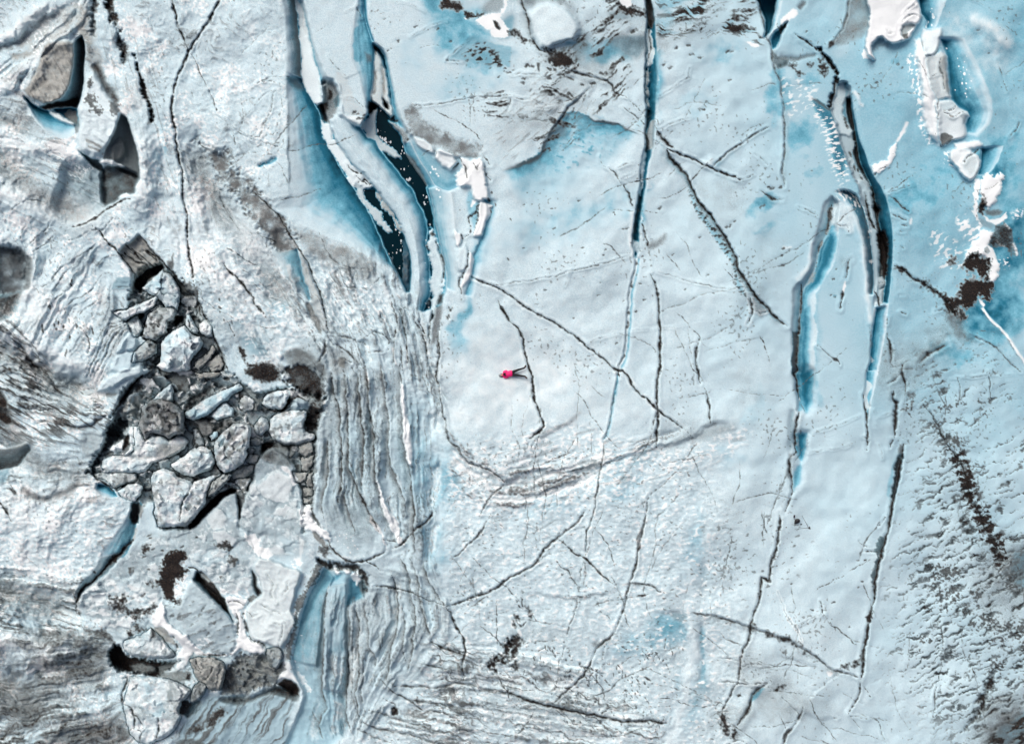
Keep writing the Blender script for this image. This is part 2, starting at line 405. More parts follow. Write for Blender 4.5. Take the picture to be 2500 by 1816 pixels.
# ripples of blown snow and bare ice low in the picture
rip = region(O("1000 1010, 1350 980, 1560 1000, 1640 1330, 1640 1500, 1560 1720, 780 1720, 900 1480, 980 1330"), 70)
flowband(P("1080 980, 1120 1070, 1220 1130, 1340 1130, 1460 1100, 1600 1060, 1720 1020"), P("1090 1170, 1160 1240, 1260 1255, 1380 1215, 1490 1150, 1600 1095, 1700 1055"), 6, 260, 2, .5, .05, .46, .74, cap=30, gain=.9, broad=.8, grit=.9, silt=.5, pale=.8)
n = .45*aniso(-6, 26, 10, 3, 1, X+30*N_A, Y+40*N_B) + .55*aniso(-12, 10, 6, 2, 5)
SNOW[:] = np.maximum(SNOW, .75*rip*ss(.5, .68, n)); GREY[:] = np.maximum(GREY, .34*rip*ss(.5, .3, n)); Z[:] += .13*rip*(n-.5)
BLUE[:] = np.maximum(BLUE, .22*rip*ss(.5, .35, n)*ss(.35, .65, fbm(X, Y, 120, 3, 4)))
n2 = aniso(-8, 9, 5, 2, 4); DIRT[:] = np.maximum(DIRT, .5*rip*ss(.66, .86, n2)*ss(.4, .65, fbm(X, Y, 80, 3, 5)))
# gently sinking strata at the bottom
st = region(O("900 1400, 1130 1450, 1500 1600, 1500 1720, 820 1720, 830 1640, 950 1480"), 40)
n = aniso(10, 150, 9, 3, 2, X, Y + 60*N_A + .00022*(X-1500)**2)
GRIT[:] = np.maximum(GRIT, .75*st*ss(.5, .72, n)); Z[:] += .16*st*(n-.5); SNOW[:] = np.maximum(SNOW, .5*st*ss(.45, .3, n))
DIRT[:] = np.maximum(DIRT, .6*st*ss(.64, .8, n)*ss(.4, .6, MED))
# foam-like pitted bands on the bowl rim
bowl = region(O("1000 1000, 1100 960, 1240 920, 1380 960, 1520 980, 1640 930, 1660 980, 1560 1040, 1320 1110, 1180 1140, 1000 1130"), 35)
n = .5*aniso(-18, 22, 9, 3, 3) + .5*aniso(-10, 9, 6, 2, 1); SNOW[:] = np.maximum(SNOW, .8*bowl*ss(.46, .62, n)); GRIT[:] = np.maximum(GRIT, .5*bowl*ss(.55, .75, aniso(-15, 60, 12, 3, 5))); Z[:] += .12*bowl*(n-.5)
# dashes of cryoconite on the right
rs = region(O("2020 800, 2300 780, 2420 1000, 2420 1720, 2200 1700, 2030 1560, 1960 1420, 2000 1100"), 110)
dens = np.clip(.25+.75*ss(1000, 1500, Y)*ss(2050, 2350, X) + .35*np.exp(-((X-2290-.22*(Y-1250))/60)**2) + .9*(fbm(X, Y, 120, 3, 3)-.5), 0, 1)
n = .80*aniso(-24, 34, 7, 3, 2, X+25*N_A+10*N_C, Y+25*N_B+10*N_D) + .20*FINE
dens = np.clip(dens*1.25-.06, 0, 1)
q = ss(.63-.16*dens, .82-.14*dens, n)*rs*(.45+.8*MED)*ss(.02, .35, dens)
DIRT[:] = np.maximum(DIRT, .80*q); BLUE[:] = np.maximum(BLUE, .45*q*(q > .02)); Z[:] -= .08*q; GRIT[:] = np.maximum(GRIT, .32*rs*dens*ss(.4, .7, n))
rs2 = region(O("1560 1150, 1800 1150, 1720 1330, 1600 1300"), 50); texture(rs2, -20, 16, 8, .66, .8, 4, "dirt", .5)
# scattered dots everywhere
n = .62*vn(X/8, Y/8, 3) + .38*vn(X/120, Y/120, 1); DIRT[:] = np.maximum(DIRT, .34*ss(.745, .80, n))
# scratchy dirty grain on the left, following the flow
lf = region(O("-80 280, 120 330, 260 420, 200 500, 60 520, -80 470"), 50); n = texture(lf, 28, 60, 8, .52, .75, 1, "grit", .6, .12)
lf = region(O("-80 160, 60 190, 150 260, 160 330, -80 330"), 40); n = texture(lf, 15, 70, 9, .5, .72, 2, "grit", .7, .15)
lf = region(O("210 90, 330 60, 400 330, 400 520, 320 480, 300 300, 240 200"), 45); texture(lf, 75, 50, 7, .52, .74, 3, "grit", .55, .1)
lf = region(O("-80 730, 60 760, 150 880, 260 900, 200 960, -80 960"), 40); n = texture(lf, 30, 45, 8, .5, .68, 4, "dirt", .75, .2)
lf = region(O("-80 880, 200 900, 270 960, 180 1010, -80 1000"), 40); texture(lf, 10, 70, 8, .52, .72, 5, "grit", .8, .2)
lf = region(O("-80 1050, 60 1060, 230 1000, 330 1060, 260 1110, 100 1130, -80 1140"), 30); texture(lf, -12, 40, 9, .5, .7, 0, "grit", .8, .15)
lf = region(O("-80 1120, 260 1080, 280 1200, 180 1340, -80 1400"), 60); n = .5*aniso(-16, 24, 8, 3, 1) + .5*aniso(-10, 10, 6, 2, 1); SNOW[:] = np.maximum(SNOW, .8*lf*ss(.48, .64, n)); Z[:] += .2*lf*(n-.5); GREY[:] = np.maximum(GREY, .35*lf*ss(.45, .3, n))
# filthy fan in the lower left corner
lf = region(O("-90 1390, 120 1395, 230 1420, 260 1480, 280 1640, 290 1740, -90 1740"), 40)
n = aniso(-22, 55, 12, 4, 2, X+60*N_A, Y+60*N_B+.0009*(X-330)*(Y-1650))
DIRT[:] = np.maximum(DIRT, lf*.28*ss(.48, .75, n)*(.4+MED)); GRIT[:] = np.maximum(GRIT, .6*lf*ss(.35, .65, n)); Z[:] += .2*lf*(n-.5)
for (pp, a) in [(T(0, 3, "320 660, 900 700, 990 930, 800 1150, 500 1060, 250 960"), .85), (T(0, 3, "-100 1120, 250 1120, 430 1330, 300 1480, -100 1400"), .8), (T(0, 3, "650 1420, 1000 1380, 1110 1450, 1160 1620, 900 1720, 350 1720, 450 1540"), .9)]:
    big, d = sdf(smooth(pp, True), 60, 1.5)
    m = ss(-45, 40, d); nn = n[big]
    lay("dirt", big, a*.8*m*ss(.34, .72, nn)*(.55+.8*FINE[big])); lay("grit", big, .8*m)

# ------------------------------------------------------------------ left side: folds, hollows
# big swells of the left side
for s_, h, w in [("20 470, 120 500, 230 540, 300 600", .9, 45), ("0 620, 60 700, 120 820, 180 900", .7, 60), ("250 470, 200 520, 120 490, 40 430", -1.0, 34), ("330 260, 345 420, 330 520, 300 560", .8, 36), ("60 880, 160 940, 260 980", -1.0, 36), ("0 800, 90 850, 200 900, 280 920", .7, 34), ("40 1080, 90 1130, 180 1160, 260 1130", -.8, 30), ("100 1040, 170 1060, 230 1090", .9, 40), ("60 1250, 160 1300, 220 1380", .8, 80), ("0 1440, 120 1480, 250 1500", -1.0, 50), ("0 1560, 120 1580, 260 1570", .8, 40), ("0 1680, 120 1690, 250 1720", -.9, 45), ("450 300, 520 480, 640 640, 720 800", -.7, 40), ("540 480, 620 600, 700 700", .6, 40), ("480 560, 560 700, 640 800", .5, 60),
    ("0 120, 90 70, 170 10", -.6, 16), ("0 90, 80 40, 150 -10", .6, 18), ("30 190, 110 130, 190 50", .6, 20), ("0 290, 60 300, 130 340", -.6, 24), ("0 340, 80 360, 150 400", .6, 26)]:
    p_ = P(s_)
    for i0, i1 in ((0, 1), (-1, -2)):
        if p_[i0][0] <= 60: e_ = p_[i0] + (p_[i0]-p_[i1])/np.hypot(*(p_[i0]-p_[i1]))*220; p_ = np.concatenate([[e_], p_]) if i0 == 0 else np.concatenate([p_, [e_]])
    big, D, A, S, L = dline(smooth(p_), 3*w, 2.5); Z[big] += (h if w > 30 else .5*h)*np.exp(-(D/(w*(.7+.6*BIG[big])))**2)*ss(0, 3*w, A)*ss(0, 3*w, L-A); g_ = np.exp(-(D/w)**2)*ss(0, 3*w, A)*ss(0, 3*w, L-A)*(.4+.6*FINE[big]+.4*MED[big])
    if h < 0: lay('grit', big, np.clip(.75*g_, 0, 1)); lay('grey', big, .45*g_); lay('blue', big, .2*g_)  # hollows painted dark and crests white to strengthen the weak relief shading
    else: lay('snow', big, np.clip(.7*g_, 0, 1)); lay('grit', big, .6*g_, 'mul')
# flow streaks
flowband(P("-90 160, 0 150, 90 90, 190 -20, 230 -90"), P("-90 420, 40 330, 70 230, 130 120, 210 60, 240 -90"), 16, 200, 1, .35, grit=.75, silt=.55, pale=.5)
flowband(P("-90 250, 0 270, 60 300, 150 360, 230 410, 240 470"), P("-90 520, 0 500, 60 450, 140 470, 220 500"), 22, 160, 2, .25, grit=.7, pale=.6, grey=.3)
flowband(P("150 360, 260 400, 330 420, 345 560, 300 640"), P("330 60, 370 200, 400 330, 440 520, 460 700"), 14, 260, 3, .15, grit=.5, pale=.5)
flowband(P("290 620, 200 700, 130 800, 90 900, 60 960"), P("-90 440, 30 560, 40 700, -20 800, -90 860"), 18, 300, 1, .35, grit=.55, grey=.35, pale=.6)
flowband(P("310 620, 330 700, 330 800, 290 900, 240 930"), P("250 540, 190 640, 130 740, 90 840, 60 900"), 12, 300, 4, .4, grit=.5, pale=.5)
flowband(P("-90 860, 40 850, 120 900, 200 950, 300 990"), P("-90 1010, 60 1010, 180 1030, 300 1030"), 16, 160, 2, .45, dirt=.85, grit=.9, pale=.5)
flowband(P("-90 720, 20 770, 80 830, 130 900, 240 950"), P("-90 880, 20 890, 100 930, 200 970, 290 1000"), 14, 120, 3, .4, dirt=.8, grit=.85, pale=.4)
flowband(P("330 1060, 240 1090, 120 1120, 40 1090, -90 1060"), P("330 1200, 200 1200, 100 1180, 0 1190, -90 1200"), 12, 140, 1, .3, grit=.8, dirt=.45, pale=.6)
flowband(P("300 1390, 180 1400, 80 1380, -90 1370"), P("290 1640, 180 1600, 60 1560, -90 1540"), 18, 220, 4, .7, dirt=.6, grit=1., grey=.5, pale=.45)
flowband(P("300 1500, 180 1520, 60 1520, -90 1500"), P("300 1800, 160 1830, 40 1860, -90 1860"), 20, 200, 2, .7, dirt=.75, grit=1., grey=.5, pale=.45)
flowband(P("330 1080, 280 1200, 220 1300, 190 1400"), P("-90 1130, -60 1250, -60 1350, -90 1420"), 34, 90, 5, .12, grit=.3, pale=.5)
flowband(P("480 300, 560 470, 660 600, 760 760, 800 860"), P("420 340, 450 560, 500 720, 600 860, 700 960"), 14, 260, 2, .2, grit=.5, silt=.35, pale=.5)
# grey-tan streaks at the top left
for s, w, v in [("180 200, 300 150, 430 100", 9, .5), ("70 520, 250 480, 400 400, 560 250, 720 90", 11, .6), ("140 430, 300 340, 470 220, 640 120", 9, .5), ("0 740, 120 690, 230 720", 8, .5), ("500 120, 600 80, 700 20", 8, .5), ("260 560, 400 480, 560 330", 7, .4)]:
    ridge(T(0, 0, s), -.25, w, silt=v, grit=.3)
fill(T(0, 0, "200 260, 640 20, 740 110, 560 300, 360 560, 200 430"), 22, silt=.45, tex=.5)
fill(T(0, 0, "620 60, 760 40, 860 300, 800 420, 690 300"), 12, silt=.6, tex=.6)
# tan block and the undercut hollow round it, its shadow crescent painted as dark blue and dirt
fill(T(0, 0, "420 390, 650 370, 690 480, 640 700, 560 870, 430 940, 240 850, 210 800, 330 600"), 8, silt=.85, z=.35, wipe=1, tex=.25)
tb = region(T(0, 0, "420 390, 650 370, 690 480, 640 700, 560 870, 430 940, 240 850, 330 600"), 8); texture(tb, 62, 30, 6, .5, .75, 1, "grit", .6, .2)
ridge(T(0, 0, "250 840, 360 740, 440 700"), -.2, 6, grit=.5); fill(T(0, 0, "240 850, 340 790, 420 930, 380 950"), 5, grey=.5)
loft(T(0, 0, "650 380, 650 500, 640 640, 600 780, 520 890, 420 935"), T(0, 0, "720 320, 750 420, 745 560, 740 720, 715 860, 690 960"), .2, -2.6, (.35, .95), prof=.8, dirt=(.1, .75), silt=(.4, 0))
loft(T(0, 0, "690 960, 540 965, 400 985, 300 930, 215 860"), T(0, 0, "715 1160, 590 1220, 450 1190, 330 1090, 225 900"), -2.4, -.1, (.95, .12), prof=1.3)
fill(T(0, 0, "690 950, 560 960, 400 985, 350 960, 420 930, 560 910, 690 860"), 4, dirt=.9, z=-.5)
fill(T(0, 0, "430 985, 470 985, 560 1030, 660 1090, 640 1110, 500 1060, 440 1010"), 4, snow=.55, silt=.4, z=.5, wipe=1); fill(T(0, 0, "570 1010, 680 980, 690 1090, 650 1090"), 4, silt=.7, grit=.6)
fill(T(0, 0, "660 1060, 710 1070, 715 1170, 670 1190"), 4, dirt=.5)
# white block with brown streaks, dark gully to its right
fill(T(0, 0, "770 680, 830 640, 960 850, 1060 1030, 1020 1180, 920 1320, 830 1380, 690 1300, 680 1240, 720 1090, 690 980, 720 880"), 8, snow=.5, z=.4, wipe=1)
fill(T(0, 0, "760 430, 860 400, 920 540, 860 640, 780 600"), 10, silt=.5, grit=.3)
for s in ["740 1240, 830 1270, 910 1310", "760 1290, 850 1320, 900 1340"]: ridge(T(0, 0, s), -.1, 4, silt=.9, dirt=.35)
loft(T(0, 0, "1070 1010, 1010 1180, 930 1330, 910 1420"), T(0, 0, "1130 1060, 1190 1250, 1230 1420, 1235 1600"), -.2, -1.6, silt=(.35, .15), grey=(.5, .6), blue=(.25, .5), grit=.8, dirt=(.1, .45), prof=.6)
fill(T(0, 0, "990 1290, 1050 1230, 1100 1260, 1090 1400, 1000 1430"), 6, silt=.7, grey=.2, z=.3); ridge(T(0, 0, "1060 1250, 1110 1330, 1110 1440"), .2, 5, snow=.5, silt=.3)
loft(T(0, 0, "690 1330, 800 1400, 880 1420"), T(0, 0, "740 1380, 830 1480, 925 1530"), -.8, -2.0, (.8, .95), dirt=.5)
fill(T(0, 0, "870 1430, 960 1410, 1080 1460, 1100 1470, 1060 1490, 960 1450, 880 1450"), 3, snow=.85, wipe=1, z=.2)
fill(T(0, 0, "910 1500, 1100 1480, 1210 1520, 1230 1647") if 0 else cat(T(0, 0, "910 1500, 1100 1490, 1225 1560"), T(0, 1, "1205 0, 1190 60, 1100 90, 940 180, 905 80")), 6, dirt=.55, blue=.55, grit=.8, z=-.9, tex=.5, wipe=1)
fill(T(0, 1, "960 30, 1010 60, 1000 100, 970 90"), 3, snow=.7); fill(T(0, 1, "1060 100, 1120 70, 1175 95, 1100 115"), 3, snow=.7, wipe=1)
fill(cat(T(0, 0, "600 1440, 880 1490, 910 1600"), T(0, 1, "900 0, 930 120, 880 250, 780 300, 600 310, 500 230, 490 100, 540 0")), 14, grey=.55, blue=.3, z=-.6, tex=.3, silt=.25)
ridge(T(0, 1, "330 100, 450 160, 540 210, 640 220"), -.3, 9, blue=.55, grey=.5); ridge(T(0, 1, "400 60, 500 140, 620 190"), -.1, 5, grey=.6)
ridge(T(0, 1, "1240 -60, 1200 80, 1180 250"), .3, 24, blue=.25); ridge(T(0, 0, "1230 1150, 1270 1350, 1260 1640"), .3, 22, blue=.25)
# dark round hollow at the left edge
fill(T(0, 1, "-120 520, 0 530, 100 540, 180 580, 240 650, 257 760, 240 870, 200 930, 120 940, 0 965, -120 960"), 9, grey=.8, grit=.8, silt=.1, blue=.3, z=-1.3, tex=.5, wipe=1, rough=5)
ridge(T(0, 1, "100 545, 190 590, 245 660, 255 760, 240 870, 200 930"), -.3, 9, dirt=.45, grey=.9); ridge(T(0, 1, "0 650, 60 660, 90 720, 60 800, 20 830"), .25, 12, grey=-.5, silt=.3)
fill(T(0, 1, "-120 960, 0 960, 180 945, 150 1040, 90 1140, 0 1190, -120 1190"), 14, dirt=.65, blue=.9, z=-.6, tex=.3)
# folded layers: thin dark lines, each a small step
for s in ["390 890, 470 830, 540 740, 620 680, 700 620, 800 560, 900 480", "430 990, 520 870, 600 750, 680 680, 720 640", "280 270, 200 380, 190 470", "220 560, 330 450, 420 360, 460 270", "250 600, 400 520, 470 440",
          "60 260, 180 150, 320 120, 430 160", "40 300, 90 420, 170 520", "570 1150, 590 1060, 680 990, 790 930, 850 850, 900 790, 980 770", "610 1180, 640 1080, 740 1020, 850 960, 880 890", "700 1190, 740 1100, 830 1030, 930 960",
          "850 720, 900 650, 1000 620, 1080 600", "630 860, 620 920, 500 990, 440 1070", "500 760, 560 650, 640 600", "1000 1110, 1080 1190, 960 1220", "770 330, 900 400, 950 360, 1010 290"]:
    crack(T(0, 1, s), 1.5, .1, .75, .5); ledge(T(0, 1, s), .22, 26, 2, 1, hi=.3)
for i in range(5):
    pts = T(0, 1, "1100 1190, 960 1230, 890 1330, 850 1440, 790 1550, 740 1680") + np.array([9.0*i, 4.0*i])
    crack(pts, 1.6, .1, .8, .45); ledge(pts, .2, 16, 2, 1)
crack(T(0, 1, "1180 110, 1100 130, 1000 180, 900 250, 820 310, 700 350, 600 375"), 2.4, .2, .95, .3, halo=.5, hw=7)
crack(T(0, 1, "600 480, 700 450, 780 400, 840 390"), 1.8, .1, .8, .4, halo=.4)
fill(T(0, 1, "560 300, 800 330, 900 390, 760 440, 600 480, 500 400"), 14, grey=.3, grit=.3)
fill(T(0, 1, "1040 800, 1145 795, 1165 900, 985 935, 1000 870"), 3, grey=.5, blue=.35, wipe=1, rnd=False); crack(T(0, 1, "980 930, 1080 890, 1165 890"), 1.3, .1, .7)
ledge(T(0, 1, "1070 610, 1150 720, 1165 850, 1160 980, 1130 1070"), .9, 26, 3, -1, dirt=.3)
specks(T(0, 1, "372 1240, 380 1270, 480 1240, 500 1270, 515 1210, 560 1250, 825 1270, 832 1300, 615 1340, 585 1470, 580 1490, 625 870, 630 840, 680 1250, 430 1080, 440 1070"), 3.6, .95, 75)
crack(T(0, 1, "720 1270, 790 1350, 800 1440, 785 1480"), 2.2, .1, .8, .4); crack(T(0, 1, "260 870, 330 910, 400 960"), 1, .05, .6)
# left edge lower
fill(T(0, 2, "-80 60, 40 230, 110 460, 60 470, -80 330"), 6, dirt=.85, silt=.3, tex=.5, z=-.3); fill(T(0, 2, "60 250, 250 560, 310 620, 240 650, 120 600, 100 460, 40 260"), 12, silt=.45, snow=.3)
loft(T(0, 2, "-100 690, 0 680, 130 660, 240 620"), T(0, 2, "-100 870, 40 860, 160 830, 270 690"), 0, -1.2, (.2, .75), silt=(.55, .1), grit=.6, dirt=(.1, .75))
fill(T(0, 2, "0 870, 150 850, 60 960, 0 1010, -80 1010, -80 880"), 8, grey=.5, blue=.4)
ledge(T(0, 2, "320 620, 270 720, 180 850, 160 960, 200 1040, 330 1100, 480 1080, 620 1030"), .5, 40, 4, 1, grit=.6)
ridge(T(0, 2, "150 1010, 330 1110, 480 1100, 620 1050, 760 930"), -.25, 12, grit=.8); 
for s in ["20 1030, 100 1050, 190 1140", "0 1150, 60 1220, 100 1320", "90 1010, 140 1080", "330 460, 420 430, 560 450", "500 460, 620 480, 700 500, 800 480, 860 430, 950 390"]:
    crack(T(0, 2, s), 4, .3, .85, .45, halo=.6, hw=10)
ledge(T(0, 2, "300 460, 500 470, 700 500, 800 470, 960 390"), .7, 40, 4, 1, grit=.5)
crack(T(0, 1, "100 1340, 190 1440, 250 1530, 340 1620, 420 1680"), 6, .35, .9, .4, halo=.6, hw=12); crack(T(0, 2, "470 110, 530 180, 600 220"), 5, .3, .85, .4)
fill(T(0, 2, "640 90, 800 130, 880 180, 1050 190, 960 230, 760 210"), 8, silt=.7, grit=.5, z=-.3); fill(T(0, 2, "690 180, 800 150, 840 170, 760 210"), 4, silt=.5, snow=.3, wipe=1)
for s in ["700 110, 780 150, 840 140", "680 150, 760 200, 830 190"]: crack(T(0, 2, s), 1.5, .1, .7)
crack(T(0, 2, "880 170, 910 60, 930 0"), 1.2, .1, .6)

# ------------------------------------------------------------------ clear slab between the folds and the first crevasse
ridge(T(0, 0, "1830 1290, 1900 1320, 1960 1300"), .35, 12, silt=.5, snow=.3)
fill(cat(T(0, 0, "1740 1240, 1860 1340, 2000 1350, 2030 1480, 2150 1560, 2260 1680"), T(1, 1, "150 190, 250 330, 370 520, 300 620, 150 560, 60 400, -100 210, -170 80, -260 0"), T(0, 0, "1880 1460, 1820 1360")), 16, silt=.42, grit=.8, grey=.2, z=-.35, tex=.7, rough=14)
loft(T(1, 1, "140 600, 180 640, 250 760, 330 880, 430 980, 470 1030"), T(1, 1, "370 560, 400 700, 430 830, 470 930, 490 1010"), -.1, -1.4, (.2, .8), silt=.25, grit=.3, prof=1.5)
fill(T(1, 1, "180 400, 300 430, 340 560, 260 610, 180 540"), 9, grey=.6, silt=.3, z=-.2)
fill(T(1, 1, "385 590, 420 610, 480 760, 550 950, 600 1100, 640 1290, 580 1270, 530 1130, 480 1020, 490 960, 430 830, 400 700"), 4, silt=.5, snow=.25, grey=.1, wipe=1, z=.15)
fill(T(1, 1, "470 1030, 440 1040, 455 1100, 500 1200, 590 1320, 570 1200, 520 1110"), 4, silt=.6, grit=.7, z=-.2)
loft(T(1, 1, "480 720, 560 900, 610 1080, 645 1290"), T(1, 1, "560 860, 620 1020, 650 1150, 660 1290"), -.25, .05, grey=(.75, .1), grit=(.4, 0), wipe_=False)
crack(T(1, 1, "0 60, 150 210, 260 370, 370 540, 450 650, 500 780, 560 930, 600 1090, 640 1280"), 2.2, .3, .9, .3, halo=.45, hw=8, side=1)
fill(T(1, 1, "270 700, 300 690, 320 830, 340 860, 310 860"), 3, snow=.5, silt=.5, wipe=1); fill(T(1, 1, "340 820, 380 800, 390 840, 350 850"), 3, snow=.5, silt=.5, wipe=1)
fill(T(1, 1, "330 330, 520 400, 820 540, 1100 720, 1040 860, 860 800, 640 720, 420 560"), 22, silt=.38, grit=.5, tex=.5, rough=8)
big, m, d = fill(T(1, 1, "480 600, 1000 830, 1180 980, 1200 1250, 640 1250, 540 900"), 26, snow=.0001)
n = aniso(55, 9, 6, 2, 1); SNOW[big] = np.maximum(SNOW[big], .75*m*ss(.5, .66, n[big])); GREY[big] = np.maximum(GREY[big], .3*m*ss(.5, .3, n[big])); Z[big] += .14*m*(n[big]-.5)
for s in ["540 360, 590 500, 640 600, 700 670, 850 720, 1000 740", "680 830, 740 890, 860 900, 1000 920", "650 690, 660 720"]: crack(T(1, 1, s), 1.6, .12, .7, .45)
for s in ["1200 740, 1080 830, 1000 900, 930 920", "1150 850, 1250 820"]: crack(T(1, 1, s), 1.4, .1, .7, .4)
fill(T(1, 1, "1100 830, 1210 770, 1280 860, 1290 1000, 1230 990, 1150 930"), 8, snow=.35, blue=.2)
# dimples on the slab further left
big, m, d = fill(cat(T(0, 1, "1760 400, 2267 420"), T(1, 1, "100 620, 360 1000, 560 1290, 300 1450, 0 1350"), T(0, 1, "1900 1250, 1760 800")), 40, snow=.0001)
n = .5*aniso(-12, 22, 10, 3, 3) + .5*aniso(-12, 9, 6, 2, 1); SNOW[big] = np.maximum(SNOW[big], .75*m*ss(.47, .62, n[big])); GREY[big] = np.maximum(GREY[big], .35*m*ss(.5, .3, n[big])); Z[big] += .14*m*(n[big]-.5)
for s in ["1850 650, 2000 650, 2200 620", "1680 480, 1800 490", "1340 100, 1450 100, 1570 90", "1680 390, 1790 400"]: ridge(T(0, 1, s), -.1, 7, grey=.5)
fill(T(0, 1, "1760 930, 1900 800, 2050 860, 2200 1040, 2150 1200, 1950 1150"), 30, blue=.2, grey=.15)
fill(cat(T(0, 1, "2100 1330, 2267 1300"), T(1, 1, "120 1350, 130 1500, 0 1530"), T(0, 1, "2200 1500")), 20, blue=.35, grey=.4)

# ------------------------------------------------------------------ crevasse one (snow-floored, dark water below)
A0 = T(1, 0, "190 -90, 230 0, 262 300, 272 640"); B0 = T(1, 0, "345 -90, 352 0, 375 250, 390 450, 410 700")
loft(A0, B0, -.05, -2.2, (.12, .85), prof=1.4, grit=(.2, .9), dirt=(0, .55))
A1 = cat(T(1, 0, "272 640, 278 900, 284 1200, 290 1647"), T(1, 1, "290 100, 150 205, 330 300, 500 385, 800 515, 1100 690, 1200 740, 1280 830, 1310 930"))
B1 = cat(T(1, 0, "410 700, 480 860, 560 1000, 600 1180, 690 1380, 790 1560"), T(1, 1, "870 30, 1000 240, 1150 560, 1210 700, 1290 850, 1330 940"))
loft(A1, B1, -.1, -3.0, (.10, .93), prof=1.15)
fill(T(1, 0, "270 690, 380 690, 430 800, 380 820, 290 740"), 12, dirt=.35, blue=.75)
ledge(cat(T(1, 0, "272 640, 278 900, 284 1200, 290 1647"), T(1, 1, "290 100")), .25, 12, 2, -1, grit=.6)
Cl = cat(T(1, 0, "360 -90, 372 0, 440 220, 500 480, 560 700, 590 920, 650 1110, 760 1320, 900 1500, 1000 1600"), T(1, 1, "1050 10, 1130 120, 1240 260, 1330 480, 1370 620, 1378 800, 1358 945"))
loft(cat(B0, B1[1:]), Cl, -3.0, -3.0, (.9, .9))
# slab between crevasses one and two
fill(T(1, 0, "380 -90, 960 -90, 985 180, 1040 400, 1045 530, 1030 760, 1000 1000, 880 1040, 780 1020, 740 740, 600 710, 560 640, 500 470, 440 210"), 3, zset=-.25, warp=.6, wipe=1, blue=.10, snow=.15)
loft(T(1, 0, "372 0, 440 220, 500 480, 560 690, 590 760"), T(1, 0, "420 0, 475 210, 530 440, 600 620, 640 690"), -3.0, -.25, (.6, .12), prof=.7)
loft(T(1, 0, "900 -90, 900 40, 862 250, 850 420, 860 560, 900 640, 960 850, 985 990"), T(1, 0, "975 -90, 978 30, 985 180, 1040 390, 1045 530, 1030 760, 1000 1000"), -.3, -1.3, (.22, .72))
fill(T(1, 0, "880 240, 985 240, 1030 400, 1030 520, 880 560, 855 420"), 5, blue=.5)
fill(T(1, 0, "700 640, 800 680, 870 880, 970 1000, 800 1020, 750 850"), 8, silt=.35, snow=.3); ledge(T(1, 0, "740 720, 800 690, 900 650, 1000 640"), .25, 18, 2, 1, dirt=.3)
crack(T(1, 0, "630 490, 700 590, 800 680"), 1.5, .1, .5); crack(T(1, 0, "800 870, 880 880, 970 990"), 1.5, .1, .6); crack(T(1, 0, "895 40, 910 100, 935 160"), 2, .1, .6); crack(T(1, 0, "790 100, 860 70, 950 40"), 1, .05, .5)
fill(T(1, 0, "960 470, 1020 500, 1020 560, 980 560"), 6, grit=.7, grey=.4)
fill(T(1, 0, "600 700, 680 720, 740 860, 720 1000, 660 1100, 590 1060, 580 940, 600 880"), 7, grit=.75, silt=.3, z=-1.2, wipe=1); fill(T(1, 0, "640 770, 670 800, 670 890, 640 880"), 4, dirt=.9); fill(T(1, 0, "560 940, 640 900, 650 970, 590 1010"), 5, dirt=.85)
fill(T(1, 0, "690 880, 730 840, 735 950, 700 960"), 6, blue=.7, grit=.5)
# fin: a smooth blade of ice
RD = cat(T(1, 0, "700 1030, 760 1120, 850 1250, 960 1400, 1080 1550"), T(1, 1, "1140 20, 1250 140, 1345 290, 1395 420, 1425 580, 1440 740, 1445 880, 1410 1100"))
Cf = cat(T(1, 0, "650 1060, 690 1190, 760 1320, 900 1500, 1000 1600"), T(1, 1, "1050 10, 1130 120, 1240 260, 1330 480, 1370 620, 1378 800, 1358 945, 1350 1060"))
Dl = cat(T(1, 0, "930 1130, 985 1210, 1060 1240, 1110 1330, 1230 1480, 1350 1647"), T(1, 1, "1390 40, 1430 140, 1490 260, 1525 390, 1510 500, 1525 620, 1540 800, 1545 950, 1480 1110"))
fill(T(1, 0, "690 1020, 760 1040, 930 1130, 1000 1230, 900 1250, 760 1120"), 6, zset=-.8, wipe=1, blue=.12)
loft(Cf, RD, -1.5, -.35, (.30, .03), prof=.5); loft(RD, Dl, -.4, -2.9, (.05, .9), prof=1.7)
fill(T(1, 0, "770 1030, 830 1020, 960 1040, 940 1090, 880 1130, 830 1080"), 5, snow=.6, silt=.2, grit=.3); specks(T(1, 0, "880 1010, 930 1040, 900 1050, 860 1000, 945 1020, 990 1035, 960 1050"), 4, .9)
# crevasse two
Dl2 = cat(T(1, 0, "1040 380, 1045 530, 1030 760, 1000 990, 960 1050, 930 1130"), Dl[1:])
El = cat(T(1, 0, "1050 390, 1130 490, 1170 660, 1200 830, 1230 1030, 1290 1190, 1330 1350, 1420 1500, 1520 1647"), T(1, 1, "1510 20, 1545 150, 1575 280, 1590 430, 1650 640, 1662 800, 1650 920, 1590 1070"))
Fl = cat(T(1, 0, "1052 370, 1150 480, 1190 650, 1230 820, 1280 1010, 1350 1180, 1420 1290, 1560 1500, 1650 1647"), T(1, 1, "1650 20, 1710 180, 1730 330, 1700 500, 1700 700, 1700 900, 1640 1100"))
loft(Dl2, El, -3.1, -3.1, (.95, .95)); loft(El, Fl, -3.0, -.1, (.85, .12), prof=.8)
loft(T(1, 1, "1530 20, 1570 200, 1590 330, 1640 560, 1690 780, 1690 900"), T(1, 1, "1720 -10, 1760 200, 1760 330, 1760 500, 1790 760, 1780 950"), -.9, .1, (.5, .12), grey=(.35, .05))
ridge(T(1, 1, "1690 0, 1740 180, 1750 330, 1720 470"), .2, 12, snow=.35)
